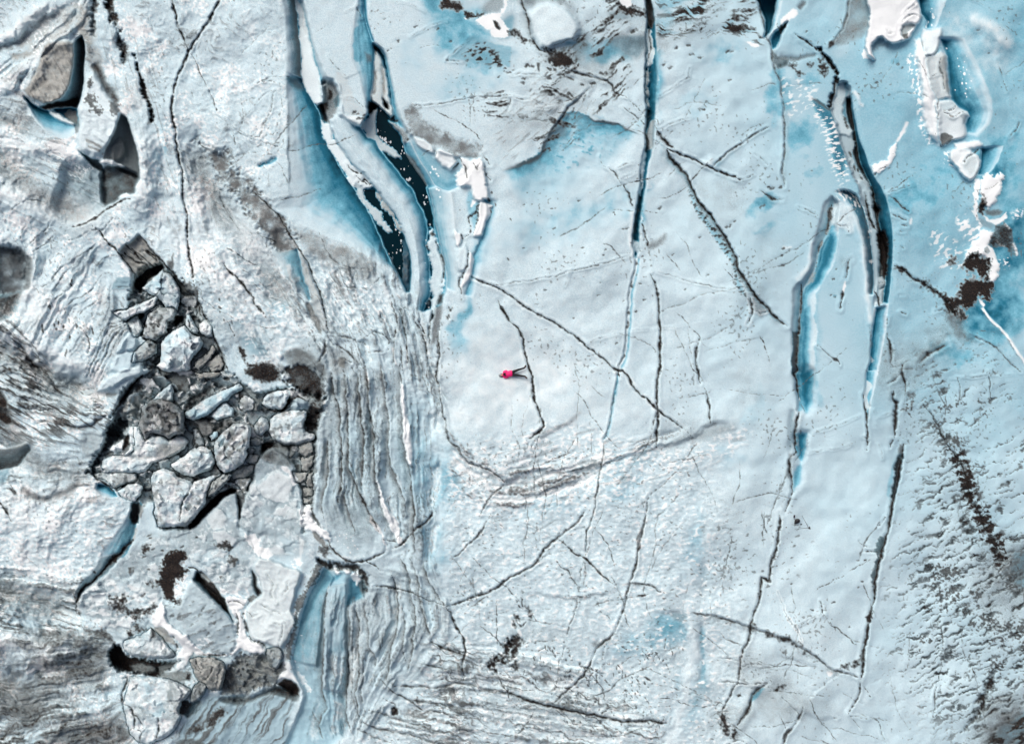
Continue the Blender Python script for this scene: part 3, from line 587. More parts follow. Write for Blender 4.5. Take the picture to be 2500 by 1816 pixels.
loft(T(1, 0, "948 -90, 950 0, 968 180, 1030 370"), T(1, 0, "980 -90, 982 0, 990 180, 1050 370"), -1.8, -.4, (.9, .55), warp=.3)
fill(T(1, 0, "1050 440, 1100 500, 1150 650, 1190 850, 1225 1030, 1200 1050, 1130 980, 1030 900, 1035 750, 1048 600"), 3, snow=.35, silt=.5, wipe=1, zset=-1.5)
for s in ["1110 560, 1130 700, 1140 900", "1060 620, 1060 740, 1050 850", "1150 900, 1190 960"]: ridge(T(1, 0, s), -.25, 5, silt=.8, grit=.6)
fill(T(1, 0, "1130 880, 1170 930, 1180 970, 1150 950"), 3, dirt=.95, z=-1); fill(T(1, 0, "1000 900, 1040 920, 1090 950, 1010 1020, 990 1000"), 4, dirt=.9, z=-.8); fill(T(1, 0, "1045 400, 1070 430, 1060 490, 1045 470"), 3, dirt=.8)
fill(T(1, 0, "920 1135, 985 1040, 1070 960, 1050 1100, 1085 1210, 1240 1330, 1290 1410, 1180 1360, 1110 1330, 1050 1230, 985 1215, 975 1180"), 3, snow=.3, silt=.35, grey=.2, wipe=1, zset=-2.6, rough=5)
fill(T(1, 0, "1180 1080, 1240 1100, 1340 1200, 1360 1250, 1310 1280, 1270 1180"), 4, grit=.7, silt=.3, wipe=1, zset=-1.5); specks(T(1, 0, "1220 1040, 1210 1060, 1250 1080, 1350 1240"), 4, .9)
fill(T(1, 0, "1300 1350, 1390 1400, 1480 1560, 1520 1647, 1440 1600, 1330 1450"), 5, grey=.7, dirt=.4, blue=.4)
# snow in crevasse one
fill(T(1, 0, "358 -90, 368 0, 400 60, 440 220, 500 480, 560 700, 592 920, 545 942, 480 860, 420 735, 400 560, 385 400, 380 200, 350 60"), 2.5, snow=.62, silt=.22, wipe=1, zset=-2.3, rough=4)
ridge(T(1, 0, "400 130, 420 250, 450 330"), -.15, 4, silt=.6, grit=.3)
fill(cat(T(1, 0, "575 1065, 650 1105, 690 1220, 760 1320, 830 1420, 900 1500, 1000 1600, 1040 1660, 860 1660, 790 1540, 700 1390, 640 1280, 590 1180")), 2.5, snow=.6, silt=.2, wipe=1, zset=-2.5, rough=5)
fill(T(1, 1, "860 -10, 940 0, 960 100, 1060 190, 1130 280, 1180 380, 1190 420, 1100 360, 1000 230, 930 130"), 2.5, snow=.3, silt=.3, grey=.2, wipe=1, zset=-2.7, rough=8)
fill(T(1, 1, "1050 40, 1130 130, 1230 270, 1310 420, 1280 400, 1180 250, 1080 120"), 2.5, snow=.15, silt=.6, wipe=1, zset=-2.6, rough=4)
for s in ["815 1460, 830 1500, 880 1530, 930 1540", "890 1560, 930 1600, 1000 1640", "900 1620, 960 1590, 1020 1640"]: crack(T(1, 0, s), 3, .3, .95, .3)
# snow in the tail of crevasse two
fill(T(1, 1, "1550 370, 1590 450, 1612 550, 1650 650, 1665 800, 1650 920, 1600 1050, 1560 1200, 1560 950, 1530 860, 1560 780, 1530 620, 1530 500"), 2.5, snow=.38, grey=.16, wipe=1, zset=-1.9, rough=6)
crack(T(1, 1, "1590 500, 1640 600, 1665 700, 1660 800, 1640 870"), 2.5, .2, .9, .5); crack(T(1, 1, "1530 500, 1520 560, 1550 600"), 3, .2, .9, .4); crack(T(1, 1, "1570 1060, 1560 1160, 1530 1280, 1530 1400"), 3, .3, .9, .45)
fill(T(1, 1, "1560 400, 1580 430, 1560 450, 1545 430"), 3, dirt=.8); fill(T(1, 1, "1620 980, 1660 960, 1650 1030, 1610 1040"), 4, dirt=.8); fill(T(1, 1, "1600 1060, 1650 1040, 1640 1200, 1580 1400, 1540 1420, 1560 1250"), 6, grit=.8, grey=.5)
for x, y, r in [(1505, 480, 6), (1510, 530, 7), (1500, 680, 4), (1480, 820, 4), (1490, 860, 3), (1535, 1000, 8), (1505, 1040, 7), (1530, 1075, 7), (1430, 230, 2), (1450, 300, 2), (1560, 1150, 5), (1535, 1330, 5)]:
    q = T(1, 1, f"{x} {y}")[0]; big = win(np.array([q-10, q+10]), 6); g = ss(r*.42, r*.2, np.hypot(X[big]-q[0], Y[big]-q[1])); lay("snow", big, g)
# dirty shoulder and snow lips right of crevasse two
fill(T(1, 0, "1330 980, 1390 950, 1500 1060, 1650 1180, 1800 1230, 2000 1310, 2010 1390, 1900 1420, 1780 1390, 1600 1330, 1400 1220, 1340 1120"), 14, silt=.30, grit=.75, tex=.5, z=-.1, rough=8)
loft(T(1, 0, "1340 1200, 1480 1230, 1600 1330, 1780 1390, 1990 1390"), T(1, 0, "1420 1360, 1500 1500, 1600 1647, 1700 1700, 1800 1647"), -.6, -1.1, (.25, .5), grey=.2)
fill(T(1, 0, "1400 1215, 1480 1230, 1590 1330, 1570 1360, 1500 1345, 1440 1300"), 3, snow=.6, silt=.3, wipe=1, z=.3); fill(T(1, 0, "1460 1290, 1520 1290, 1530 1330, 1480 1330"), 5, silt=.7)
fill(T(1, 0, "1600 1340, 1640 1320, 1740 1370, 1780 1440, 1720 1500, 1650 1470, 1590 1390"), 3, snow=.7, silt=.15, wipe=1, z=.35); ridge(T(1, 0, "1680 1340, 1660 1400, 1690 1440"), -.05, 4, silt=.6)
fill(cat(T(1, 0, "1800 1400, 1900 1420, 1990 1390, 2030 1500, 2040 1647"), T(1, 1, "2050 0, 2060 120, 1990 150, 1930 110, 1890 0"), T(1, 0, "1780 1640, 1780 1540, 1830 1470")), 3, snow=.85, wipe=1, z=.45, rough=5)
for s in ["1800 1400, 1850 1470, 1870 1590", "1920 1420, 1960 1500, 1990 1400", "1570 1330, 1610 1350, 1580 1390", "1770 1400, 1790 1450, 1740 1490"]: crack(T(1, 0, s), 2.5, .15, .8, .4, halo=.5)
for s in ["2010 1370, 2060 1440, 2080 1460", "2020 1450, 2040 1560, 2080 1600"]: crack(T(1, 0, s), 3, .15, .8, .4, halo=.5)
fill(T(1, 1, "1900 30, 1990 150, 2100 100, 2090 240, 2020 400, 1990 560, 1930 440, 1880 280, 1860 120"), 10, blue=.42)
loft(T(1, 1, "2010 120, 2050 200, 2010 400, 1960 560, 1920 620, 1900 800, 1850 960"), T(1, 1, "2160 130, 2140 260, 2090 400, 2030 560, 2000 700, 1960 860, 1920 1000"), -.5, 0, (.62, .1))
fill(T(1, 1, "1985 150, 2085 180, 2060 260, 2030 330, 1990 440, 1930 455, 1925 420, 1950 330, 1970 230"), 2.5, snow=.88, wipe=1, z=.3); fill(T(1, 1, "1920 120, 1960 130, 1920 200, 1905 190"), 2.5, snow=.85)
fill(T(1, 1, "1755 385, 1820 425, 1815 480, 1800 560, 1760 510, 1750 440"), 2.5, snow=.8, wipe=1, z=.3); fill(T(1, 1, "1780 570, 1850 520, 1880 620, 1860 760, 1800 760, 1780 660"), 6, snow=.3, blue=.12, wipe=1, z=.25)
fill(T(1, 1, "1890 575, 1915 600, 1925 645, 1900 760, 1870 850, 1830 910, 1815 970, 1812 880, 1850 790, 1880 690"), 2.2, snow=.9, wipe=1, z=.15, rough=3)
for s in ["1970 150, 1950 240, 1880 290, 1890 370", "1980 150, 1950 320, 1920 430", "1810 420, 1830 460, 1890 430", "1880 570, 1860 700, 1830 810, 1800 820, 1815 1000"]: crack(T(1, 1, s), 2, .15, .85, .35)
specks(T(1, 1, "1820 440, 1825 470, 1895 400, 2060 130, 2090 60, 2110 170, 2070 220, 1720 1100, 1710 1150, 1700 1170"), 3.5, .9, 80)
for x, y in [(1620, 40), (1630, 100), (1600, 30), (1590, 1500), (1545, 1530), (1570, 1500), (1600, 1540), (1615, 1560), (1560, 1480)]:
    q = T(1, 0 if y > 1400 else 1, f"{x} {y}")[0]; big = win(np.array([q-8, q+8]), 4); lay("snow", big, ss(3.4, 1.6, np.hypot(X[big]-q[0], Y[big]-q[1])))

# ------------------------------------------------------------------ top of the picture, right of crevasse two
fill(T(1, 0, "1450 -90, 1690 -90, 1660 80, 1850 130, 1960 200, 2110 310, 2000 330, 1860 250, 1650 170, 1520 120"), 24, blue=.62)
fill(T(1, 0, "2110 260, 2267 120, 2267 330, 2120 330"), 14, grey=.5, blue=.5)
fill(T(1, 0, "1675 -90, 1690 0, 1790 20, 1842 68, 1815 95, 1740 95, 1655 80, 1650 30"), 3, dirt=.92, warp=2, rough=6, wipe=1); fill(T(1, 0, "1850 105, 1920 120, 1995 140, 1930 165, 1880 155, 1840 130"), 3, dirt=.9, warp=2, rough=5)
fill(T(1, 0, "1980 70, 2080 -20, 2190 -30, 2190 80, 2080 120, 1990 140"), 10, grey=.5, grit=.5)
fill(T(1, 0, "1940 190, 2080 120, 2150 110, 2200 60, 2205 -90, 2240 -90, 2225 50, 2190 130, 2160 160, 2245 260, 2220 325, 2110 325, 2080 260, 2010 240"), 2.5, snow=.95, wipe=1, rough=7); fill(T(1, 0, "2100 180, 2125 185, 2180 245, 2165 258, 2120 230"), 2.5, dirt=.9, snow=-1)
fill(T(1, 0, "1840 160, 1880 160, 1870 180"), 2, snow=.8)
fill(T(1, 0, "1905 310, 2267 420, 2267 600, 1830 545, 1690 532"), 6, blue=.42, grey=.25, rnd=False); crack(T(1, 0, "1905 310, 1830 400, 1690 535, 1740 545, 1820 545"), 1.4, .1, .55, .4)
big, m, d = fill(T(1, 0, "1840 490, 1950 380, 2000 400, 2150 470, 2180 540, 2267 560, 2267 660, 2130 580, 1860 535"), 8, dirt=.0001); n = aniso(-20, 16, 7, 2, 2); lay("dirt", big, .9*m*ss(.52, .66, n[big]))
specks(T(1, 0, "1945 390, 1960 385, 2020 380, 1720 360, 1255 360, 1260 370, 1165 450, 1140 165, 1410 240, 1610 250, 1720 365, 2090 600, 2150 680, 2200 630, 2250 640, 2040 870"), 3, .8)
crack(T(1, 0, "1400 940, 1600 930, 1850 880, 2030 860, 2267 850"), 1.5, .08, .7, .4); crack(T(1, 0, "1360 330, 1500 250, 1600 210, 1700 190"), 1.2, .05, .5, .5); crack(T(1, 0, "2260 880, 2240 960, 2230 1000"), 3, .1, .8, .4); crack(T(1, 0, "1240 20, 1360 40, 1500 110"), 1.2, .05, .5)
# grey apron round the white dome
fill(T(2, 0, "-20 -90, 420 -90, 540 60, 640 250, 720 400, 560 560, 330 560, 250 460, 400 440, 560 360, 590 220, 480 90, 330 30, 180 90, 100 60"), 16, grey=.5, grit=.45, tex=.5)
fill(T(2, 0, "150 110, 330 30, 480 95, 580 200, 590 250, 555 350, 420 380, 300 430, 215 370, 150 220"), 9, snow=.4, z=.5, wipe=1); ridge(T(2, 0, "90 90, 130 200, 200 360"), -.2, 12, grey=.6)
fill(T(2, 0, "300 430, 400 470, 540 505, 555 560, 500 590, 330 550"), 5, dirt=.85, tex=.4, warp=2, rough=8); fill(T(2, 0, "-30 280, 50 290, 100 345, 165 380, 110 370, 30 340"), 4, dirt=.85, warp=2, rough=6)
fill(T(2, 0, "560 350, 640 345, 660 400, 590 400"), 4, dirt=.75, warp=2, rough=8); fill(T(2, 0, "725 470, 790 430, 795 485, 740 495"), 3, dirt=.85); fill(T(2, 0, "750 370, 810 320, 830 330, 790 370"), 3, dirt=.85); fill(T(2, 0, "750 270, 830 240, 820 270, 760 290"), 3, dirt=.8)
fill(T(2, 0, "620 380, 850 440, 830 520, 700 540, 540 470"), 18, blue=.42, grey=.3); fill(T(2, 0, "840 110, 1000 90, 1060 140, 1030 180, 860 170"), 8, grey=.75, blue=.3); fill(T(2, 0, "870 340, 1180 320, 1180 420, 1100 520, 900 440"), 14, grey=.65, blue=.45, tex=.3)
big, m, d = fill(T(2, 0, "200 480, 620 320, 880 200, 880 330, 640 480, 560 620, 300 640"), 30, dirt=.0001); n = .6*aniso(-38, 30, 7, 3, 1) + .4*FINE; lay("dirt", big, .62*m*ss(.54, .78, n[big])); lay("grit", big, .55*m*ss(.35, .7, n[big]))
for a_, b_, st_ in [("1270 350, 1370 290, 1450 190, 1570 80", "1330 400, 1440 330, 1510 250, 1575 200", 8), ("1250 200, 1340 140, 1440 60, 1570 -30", "1290 260, 1380 200, 1470 130, 1570 60", 7), ("1590 40, 1680 10, 1760 -30, 1860 -60", "1590 100, 1690 90, 1770 60, 1870 40", 8), ("1600 70, 1660 80, 1700 90, 1760 50", "1600 110, 1660 100, 1720 105, 1780 80", 5), ("1760 40, 1800 30, 1850 50, 1880 60", "1750 80, 1800 90, 1850 95, 1890 100", 5), ("1150 220, 1250 215, 1340 200, 1440 230", "1150 290, 1240 300, 1330 310, 1430 330", 7)]:
    flowband(P(a_), P(b_), st_, 60, 2, .05, .12, .5, .72, cap=40, gain=.9, broad=.5, dirt=.75, grit=.9, blue=.2)
fill(T(2, 0, "850 95, 960 20, 1030 55, 1100 60, 1185 105, 1190 150, 1100 130, 1000 110, 900 70"), 4, dirt=.9, warp=2, rough=8); fill(T(2, 0, "940 -90, 1060 -90, 1055 50, 1020 70, 960 20"), 3, snow=.9, wipe=1, rough=5); specks(T(2, 0, "860 0, 880 20, 900 15, 1070 290, 130 580, 1070 280"), 6, .9)
fill(T(2, 0, "1035 280, 1065 275, 1030 290"), 2, snow=.8)
n = aniso(12, 34, 7, 3, 4, X+20*N_A, Y+30*N_B)
for pp, a in [("1270 125, 1400 105, 1500 55, 1620 20, 1700 -40, 1790 -20, 1730 60, 1750 90, 1700 150, 1620 170, 1540 185, 1400 160", .95), ("1280 205, 1400 225, 1550 285, 1610 200, 1645 235, 1560 320, 1430 320, 1290 330", .9), ("1815 235, 1900 190, 1935 145, 2090 120, 2080 150, 2000 200, 2190 240, 2180 280, 2090 325, 1900 300", .95), ("2120 370, 2200 285, 2245 345, 2220 392, 2160 390", 1.0), ("1270 -90, 1700 -90, 1560 60, 1300 100", .55)]:
    big, d = sdf(smooth(T(2, 0, pp), True), 20, 1.6); m = ss(-10, 16, d)
    lay("dirt", big, a*m*ss(.52, .62, n[big] + .10*a*ss(0, 25, d))); lay("blue", big, .4*m)
fill(T(2, 0, "2060 375, 2120 370, 2200 405, 2180 425, 2100 410"), 3, snow=.85, rough=4)
specks(T(2, 0, "1450 440, 1560 410, 1940 460, 1350 580, 1410 605, 1660 510, 1590 490, 1690 965, 1930 710, 1900 460, 1450 430, 1310 1840"), 4.5, .85)
# ------------------------------------------------------------------ long straight crevasse in the middle
C3L = cat(T(2, 0, "1170 -90, 1180 0, 1195 150, 1190 300, 1193 450, 1183 700, 1188 1000, 1184 1250, 1165 1400, 1138 1550"), T(2, 1, "1138 0, 1118 130, 1090 280, 1080 420, 1076 520, 1090 640"))
C3R = cat(T(2, 0, "1215 -90, 1225 0, 1255 100, 1272 250, 1282 500, 1287 700, 1277 900, 1262 1060, 1255 1250, 1222 1400, 1195 1550"), T(2, 1, "1178 30, 1160 130, 1135 280, 1130 420, 1128 520, 1100 640"))
loft(C3L, C3R, -2.6, -.5, (.97, .66), prof=1.4)
ledge(C3L, .1, 8, 2, -1, dirt=.6)
fill(T(2, 0, "1180 -90, 1225 -20, 1250 100, 1262 180, 1240 260, 1205 220, 1195 120"), 3, dirt=.7, silt=.3, grit=.6, tex=.4)
fill(T(2, 0, "1195 260, 1240 280, 1245 400, 1268 470, 1250 560, 1215 620, 1196 600, 1198 450"), 2.5, snow=.5, silt=.35, wipe=1, zset=-1.4, rough=4); crack(T(2, 0, "1205 180, 1220 300, 1230 420, 1215 520"), 2, .2, .8, .4)
fill(T(2, 0, "1190 640, 1212 620, 1216 800, 1206 960, 1192 940"), 2.5, silt=.5, grey=.4, wipe=1, zset=-1.2, rough=3)
fill(T(2, 0, "1235 1070, 1262 1070, 1255 1200, 1235 1320, 1195 1330, 1200 1180"), 4, grey=.75, silt=.35, blue=.1, wipe=1, zset=-1.2); fill(T(2, 0, "1185 1180, 1205 1200, 1210 1300, 1190 1330"), 3, dirt=.8, silt=.5)
fill(cat(T(2, 0, "1165 1340, 1185 1360, 1175 1500, 1150 1647"), T(2, 1, "1135 90, 1125 60, 1140 0"), T(2, 0, "1140 1540")), 2.5, snow=.5, silt=.35, wipe=1, zset=-.8, rough=3)
fill(T(2, 1, "1080 480, 1125 500, 1128 570, 1110 600, 1085 590"), 3, grey=.5, blue=.2, wipe=1, zset=-.8)
soft(*T(2, 0, "1300 1150")[0], 8, 120, 3, blue=.3); soft(*T(2, 1, "1175 60")[0], 7, 60, 8, blue=.35)
c3b = T(2, 1, "1100 640, 1098 720, 1065 860, 1043 1000, 1032 1200, 1020 1350, 995 1490, 940 1640")
loft(c3b + [-3, 0], c3b + [3.5, 0], -.35, -.35, (.2, .3), snow=(.55, .3), silt=(.35, 0)); loft(c3b + [2.5, 0], c3b + [12, 2], -.35, 0, (.62, .05), wipe_=False)
crack(c3b + [-2.5, 0], 1.6, .2, .7, .55, lip=.4); ridge(T(2, 1, "1060 200, 1055 420, 1060 560, 1060 650"), .1, 6, snow=.6)
specks(T(2, 1, "1098 690, 1065 890, 1035 1120, 1030 1210, 1025 1250, 985 1500"), 4, .8, 95)
c3c = cat(T(2, 2, "940 0, 912 200, 882 350, 860 480, 840 560, 812 600"))
loft(c3c + [-2, 0], c3c + [7, 1], -.45, 0, (.85, .25), wipe_=False); crack(c3c, 1.6, .2, .6, .4, lip=.5); crack(T(2, 2, "940 0, 950 50"), 2.5, .2, .9, .2)
crack(T(2, 2, "840 540, 805 590, 805 740, 785 820, 770 900, 765 980, 730 1200, 700 1300, 660 1430, 650 1640"), 1.8, .15, .55, .45, lip=.4, blue=.3, hw=5); fill(T(2, 2, "750 920, 790 930, 780 1010, 740 1000"), 4, blue=.45, grey=.2)

# ------------------------------------------------------------------ fine cracks, top left
crack(cat(T(0, 0, "1525 -90, 1525 0, 1560 150, 1610 300, 1650 400, 1672 455")), 2.6, .25, .95, .3, halo=.3); crack(T(0, 0, "1672 455, 1720 500, 1760 600, 1810 740, 1890 890, 1930 980"), 1.8, .15, .8, .4)
crack(cat(T(0, 0, "1980 -90, 1940 0, 1890 100, 1820 240, 1740 340, 1680 450, 1620 580, 1570 700, 1535 820, 1520 950, 1535 1080, 1550 1200, 1580 1350, 1612 1520"), T(0, 1, "1618 40, 1640 200, 1652 350, 1668 500, 1690 700, 1722 890")), 2.7, .3, .98, .25, halo=.35, hw=7)
fill(T(0, 0, "1620 340, 1760 300, 1690 440"), 7, grey=.35, grit=.3)
for s in ["1560 1060, 1720 1000, 1900 910, 2080 830, 2267 750", "1120 470, 1280 450, 1450 400, 1460 410", "1680 750, 1720 860, 1800 950, 1930 1030, 2080 1140", "2090 1090, 2180 1010, 2260 960", "1370 1440, 1600 1560, 1750 1680", "1300 600, 1340 800, 1420 950, 1530 1150"]: crack(T(0, 0, s), 1.2, .06, .55, .5)
crack(T(0, 0, "2060 1130, 2150 1190, 2240 1240"), 1.8, .1, .8, .4); crack(T(0, 0, "1560 1230, 1600 1330, 1640 1450, 1720 1540, 1840 1600"), 1.3, .1, .6, .5); crack(T(0, 0, "2060 1200, 2080 1290"), 2, .1, .7, .4); crack(T(0, 0, "2140 880, 2140 960"), 1.5, .05, .6)
crack(T(0, 0, "1200 100, 1320 160, 1360 260, 1400 350"), 1.2, .06, .5, .5)
fill(T(0, 0, "935 -90, 1000 -20, 1020 100, 1055 200, 1050 310, 1110 380, 1115 480, 1125 570, 1095 570, 1075 430, 1030 360, 1020 280, 985 180, 950 80"), 4, dirt=.8, silt=.4, tex=.5, warp=2, rough=7, z=-.5)
fill(T(0, 0, "840 -90, 870 0, 860 130, 830 200, 840 310, 810 310, 800 200, 820 60"), 4, dirt=.7, silt=.5, tex=.5, warp=2, rough=6, z=-.4)
fill(T(0, 0, "1180 485, 1215 570, 1260 690, 1300 820, 1340 950, 1375 1085, 1345 1085, 1330 1020, 1280 870, 1250 830, 1240 760, 1225 640"), 2.5, dirt=.85, grey=.5, z=-.5, rough=4); fill(T(0, 0, "1330 1040, 1370 1090, 1300 1110"), 4, grit=.8)
for s, w in [("820 540, 880 640, 930 740, 1000 840, 1060 930", 9)]: 
    ridge(T(0, 0, s), -.4, w, dirt=.75, grit=.5)
fill(T(0, 0, "770 720, 810 690, 820 740, 790 790"), 4, dirt=.7, rough=5); fill(T(0, 0, "740 850, 800 840, 860 880, 890 1000, 800 960"), 5, dirt=.65, rough=10, warp=2); fill(T(0, 0, "960 900, 1060 900, 1040 1040, 1000 1020"), 6, grit=.7, dirt=.4, rough=8)
# tile one centre: slab texture and seams left of crevasse one
for s in ["270 760, 200 730, 100 720, 0 740", "170 800, 130 1000, 60 1100, 30 1230", "200 740, 230 900, 190 1100, 150 1200", "0 1250, 120 1270, 250 1330", "0 930, 60 860, 150 800"]: crack(T(1, 0, s), 1.5, .1, .6, .45); ledge(T(1, 0, s), .15, 14, 2, 1, grit=.3)
ridge(T(1, 0, "0 1490, 60 1450, 140 1420, 210 1400"), -.4, 6, blue=.7, grit=.3)
crack(T(1, 0, "0 750, 90 700, 180 670, 300 690"), 1.6, .1, .7, .4)

# ------------------------------------------------------------------ cracks of the middle field
crack(T(2, 0, "75 -60, 90 40, 130 170, 190 390, 250 440, 300 460"), 2.8, .25, .9, .3, halo=.4); fill(T(2, 0, "235 560, 260 560, 255 630, 240 620"), 3, dirt=.8)
crack(T(2, 0, "460 610, 600 660, 750 700, 850 720, 880 760, 910 830, 960 840, 1010 850"), 3, .2, .9, .35, halo=.4); crack(T(2, 0, "1000 850, 1100 940, 1180 1040"), 1.5, .1, .7); crack(T(2, 0, "980 950, 1090 1020, 1170 1110"), 1.7, .1, .75)
ledge(T(2, 0, "680 780, 600 870, 520 940, 440 1060, 350 1150, 300 1270, 260 1380, 150 1430, 0 1480, -150 1520"), .4, 40, 4, -1, dirt=.5, grit=.6, gw=22); crack(T(2, 0, "690 780, 600 870, 500 960, 440 1060, 350 1150"), 3, .2, .85, .4, halo=.4)
ledge(T(2, 0, "570 985, 650 1020, 720 1065, 850 1085, 950 1105, 1050 1160, 1180 1220"), .3, 30, 3, 1, dirt=.55, grit=.3); fill(T(2, 0, "470 1010, 570 990, 680 1060, 850 1095, 950 1115, 1050 1180, 900 1250, 650 1300, 400 1420, 200 1480, 280 1360, 340 1180"), 26, blue=.42, tex=.5); fill(T(2, 0, "440 1060, 470 1100, 470 1190, 350 1250, 290 1350, 330 1180"), 10, grey=.6)
big, m, d = fill(T(2, 0, "450 1000, 900 1100, 900 1400, 300 1600, 200 1450"), 50, blue=.0001); n = aniso(20, 14, 9, 2, 3); lay("blue", big, .55*m*ss(.5, .75, n[big])); Z[big] += .08*m*(n[big]-.5)
big, m, d = fill(T(2, 0, "-100 850, 640 760, 500 960, 300 1250, -100 1480"), 26, silt=.12); n = aniso(-38, 44, 8, 3, 1); lay("grit", big, .6*m*ss(.52, .72, n[big]))
for s in ["0 870, 100 880, 200 880, 250 900", "220 960, 320 960, 380 950", "0 660, 150 650, 350 680", "870 740, 790 690"]: crack(T(2, 0, s), 1.6, .1, .65, .5)
specks(T(2, 0, "150 580, 190 590, 340 610, 370 610, 420 660, 500 690, 520 700, 690 660, 100 690, 90 730, 720 740, 330 690, 500 830, 530 840, 420 890, 620 750, 800 660, 830 650"), 5, .85, 15)
crack(T(2, 0, "870 1500, 930 1560, 960 1620, 990 1660"), 2.6, .2, .9, .35); crack(T(2, 1, "970 -10, 1030 60, 1070 160, 1090 210"), 2.6, .2, .9, .3, halo=.3); crack(T(2, 0, "940 1490, 1000 1450, 1090 1440"), 1.4, .1, .7, .5); crack(T(2, 0, "970 1590, 1030 1560, 1080 1530"), 1.5, .1, .7, .5)
crack(T(2, 0, "780 1390, 820 1470, 870 1500"), 1.6, .1, .6, .5)
crack(T(2, 0, "1280 1130, 1330 1220, 1380 1280, 1430 1315"), 5, .35, .95, .25, halo=.6)
crack(cat(T(2, 0, "1330 1310, 1380 1370, 1400 1420, 1480 1480, 1550 1560, 1580 1640"), T(2, 1, "1600 40, 1650 120, 1720 220, 1800 320, 1870 420, 1930 530, 1985 640, 2005 750, 2060 830, 2120 930, 2200 1020, 2267 1075"), T(3, 1, "60 1150, 130 1210, 170 1240")), 3.6, .4, .97, .22, halo=.75, hw=13, side=1, blue=.5)
ledge(cat(T(2, 0, "1480 1480, 1580 1640"), T(2, 1, "1650 120, 1800 320, 1930 530, 1990 640, 2005 750, 2120 930, 2267 1075")), .5, 30, 3, 1)
big, m, d = fill(T(2, 1, "1560 30, 1700 230, 1860 430, 1970 640, 1990 780, 2080 960, 2100 1010, 1990 900, 1940 700, 1850 560, 1680 300, 1590 150"), 6, dirt=.0001); n = aniso(-30, 10, 5, 2, 3); lay("dirt", big, .8*m*ss(.5, .64, n[big])); lay("blue", big, .4*m)
crack(T(2, 1, "2110 960, 2125 1040, 2120 1150, 2090 1220"), 3, .25, .9, .3, halo=.4, lip=.4); crack(T(2, 1, "2130 1100, 2200 1130, 2267 1110"), 2, .2, .7, lip=.5); fill(T(2, 1, "2120 960, 2200 1010, 2267 1100, 2220 1170, 2140 1110"), 10, grit=.6, grey=.3)
crack(cat(T(2, 0, "1340 1310, 1480 1370, 1600 1410, 1700 1460, 1770 1482, 1850 1520, 1990 1590, 2040 1610"), ), 2.6, .25, .95, .28, halo=.35); crack(T(2, 0, "1770 1482, 1850 1410, 1990 1290, 2100 1220, 2267 1130"), 2, .2, .8, .35, halo=.5, hw=6); crack(T(2, 0, "1300 1150, 1450 1090, 1600 1040"), 1.6, .1, .75, .5)
ridge(T(2, 0, "1660 1470, 1740 1440, 1800 1370"), .3, 10, snow=.4); crack(T(2, 0, "1300 860, 1440 770, 1560 680, 1580 600"), 1.3, .06, .6, .5); crack(T(2, 0, "1260 1050, 1300 1080"), 2.4, .1, .9, .3); crack(T(2, 0, "1260 1240, 1330 1265"), 1.5, .1, .6); crack(T(2, 0, "1970 1600, 2060 1590, 2130 1550"), 1.5, .1, .6)
crack(cat(T(2, 0, "2150 1370, 2210 1420, 2267 1460")), 2, .1, .7, .5)
crack(T(2, 1, "1150 320, 1170 400, 1200 500, 1205 525"), 2.6, .2, .95, .25); fill(T(2, 1, "1190 510, 1280 480, 1350 420, 1370 430, 1330 510, 1200 570"), 8, grit=.7, grey=.3); fill(T(2, 1, "1190 500, 1210 515, 1205 540, 1190 530"), 3, dirt=.9)
crack(cat(T(2, 1, "1225 790, 1260 860, 1290 980, 1297 1150, 1305 1300, 1312 1450, 1300 1640"), T(2, 2, "1285 150, 1290 330, 1290 480, 1280 665")), 3.1, .3, .98, .25, halo=.3, hw=6, lip=.25)
crack(T(2, 1, "1210 620, 1230 680, 1240 780"), 1.2, .05, .5, .6); crack(T(2, 2, "1280 340, 1255 440, 1245 520"), 1.8, .1, .7)
crack(cat(T(2, 1, "1670 1350, 1640 1440, 1628 1550, 1655 1640"), T(2, 2, "1660 60, 1655 110")), 3, .3, .97, .25, halo=.3); crack(T(2, 2, "1700 140, 1730 250, 1745 350, 1742 450"), 2.8, .25, .95, .3, halo=.3); crack(T(2, 2, "1560 530, 1590 590"), 3, .2, .9, .3)
crack(cat(T(1, 1, "1900 810, 2000 850, 2120 900, 2200 950, 2267 990"), T(2, 1, "110 1060, 250 1140, 380 1220, 500 1300, 560 1330, 640 1400, 760 1490, 850 1570, 930 1640"), T(2, 2, "980 0, 1060 110, 1130 190, 1210 250, 1290 330, 1370 400, 1460 470, 1540 510")), 2.6, .3, .95, .28, halo=.3, hw=5, lip=.45)
crack(cat(T(1, 1, "2080 870, 2180 880, 2267 860"), T(2, 1, "200 830, 380 790, 520 755, 640 730, 800 690, 950 650, 1050 620")), 1.5, .08, .65, .45)
crack(T(2, 1, "1300 770, 1420 800, 1600 850, 1720 880, 1850 900, 1980 905"), 1.6, .08, .6, .45, lip=.3); crack(T(2, 1, "640 1400, 760 1360, 1000 1310, 1280 1270, 1450 1250"), 1.2, .05, .45, .55); crack(T(2, 1, "520 760, 480 850, 460 890"), 1.2, .05, .5, .5)
crack(cat(T(1, 1, "2140 1010, 2180 1100, 2240 1190"), T(2, 1, "70 1300, 105 1400, 130 1500, 160 1640"), T(2, 2, "190 150, 222 300, 262 400, 285 480, 262 520, 200 550, 140 590")), 3, .32, .97, .24, halo=.3, hw=6)
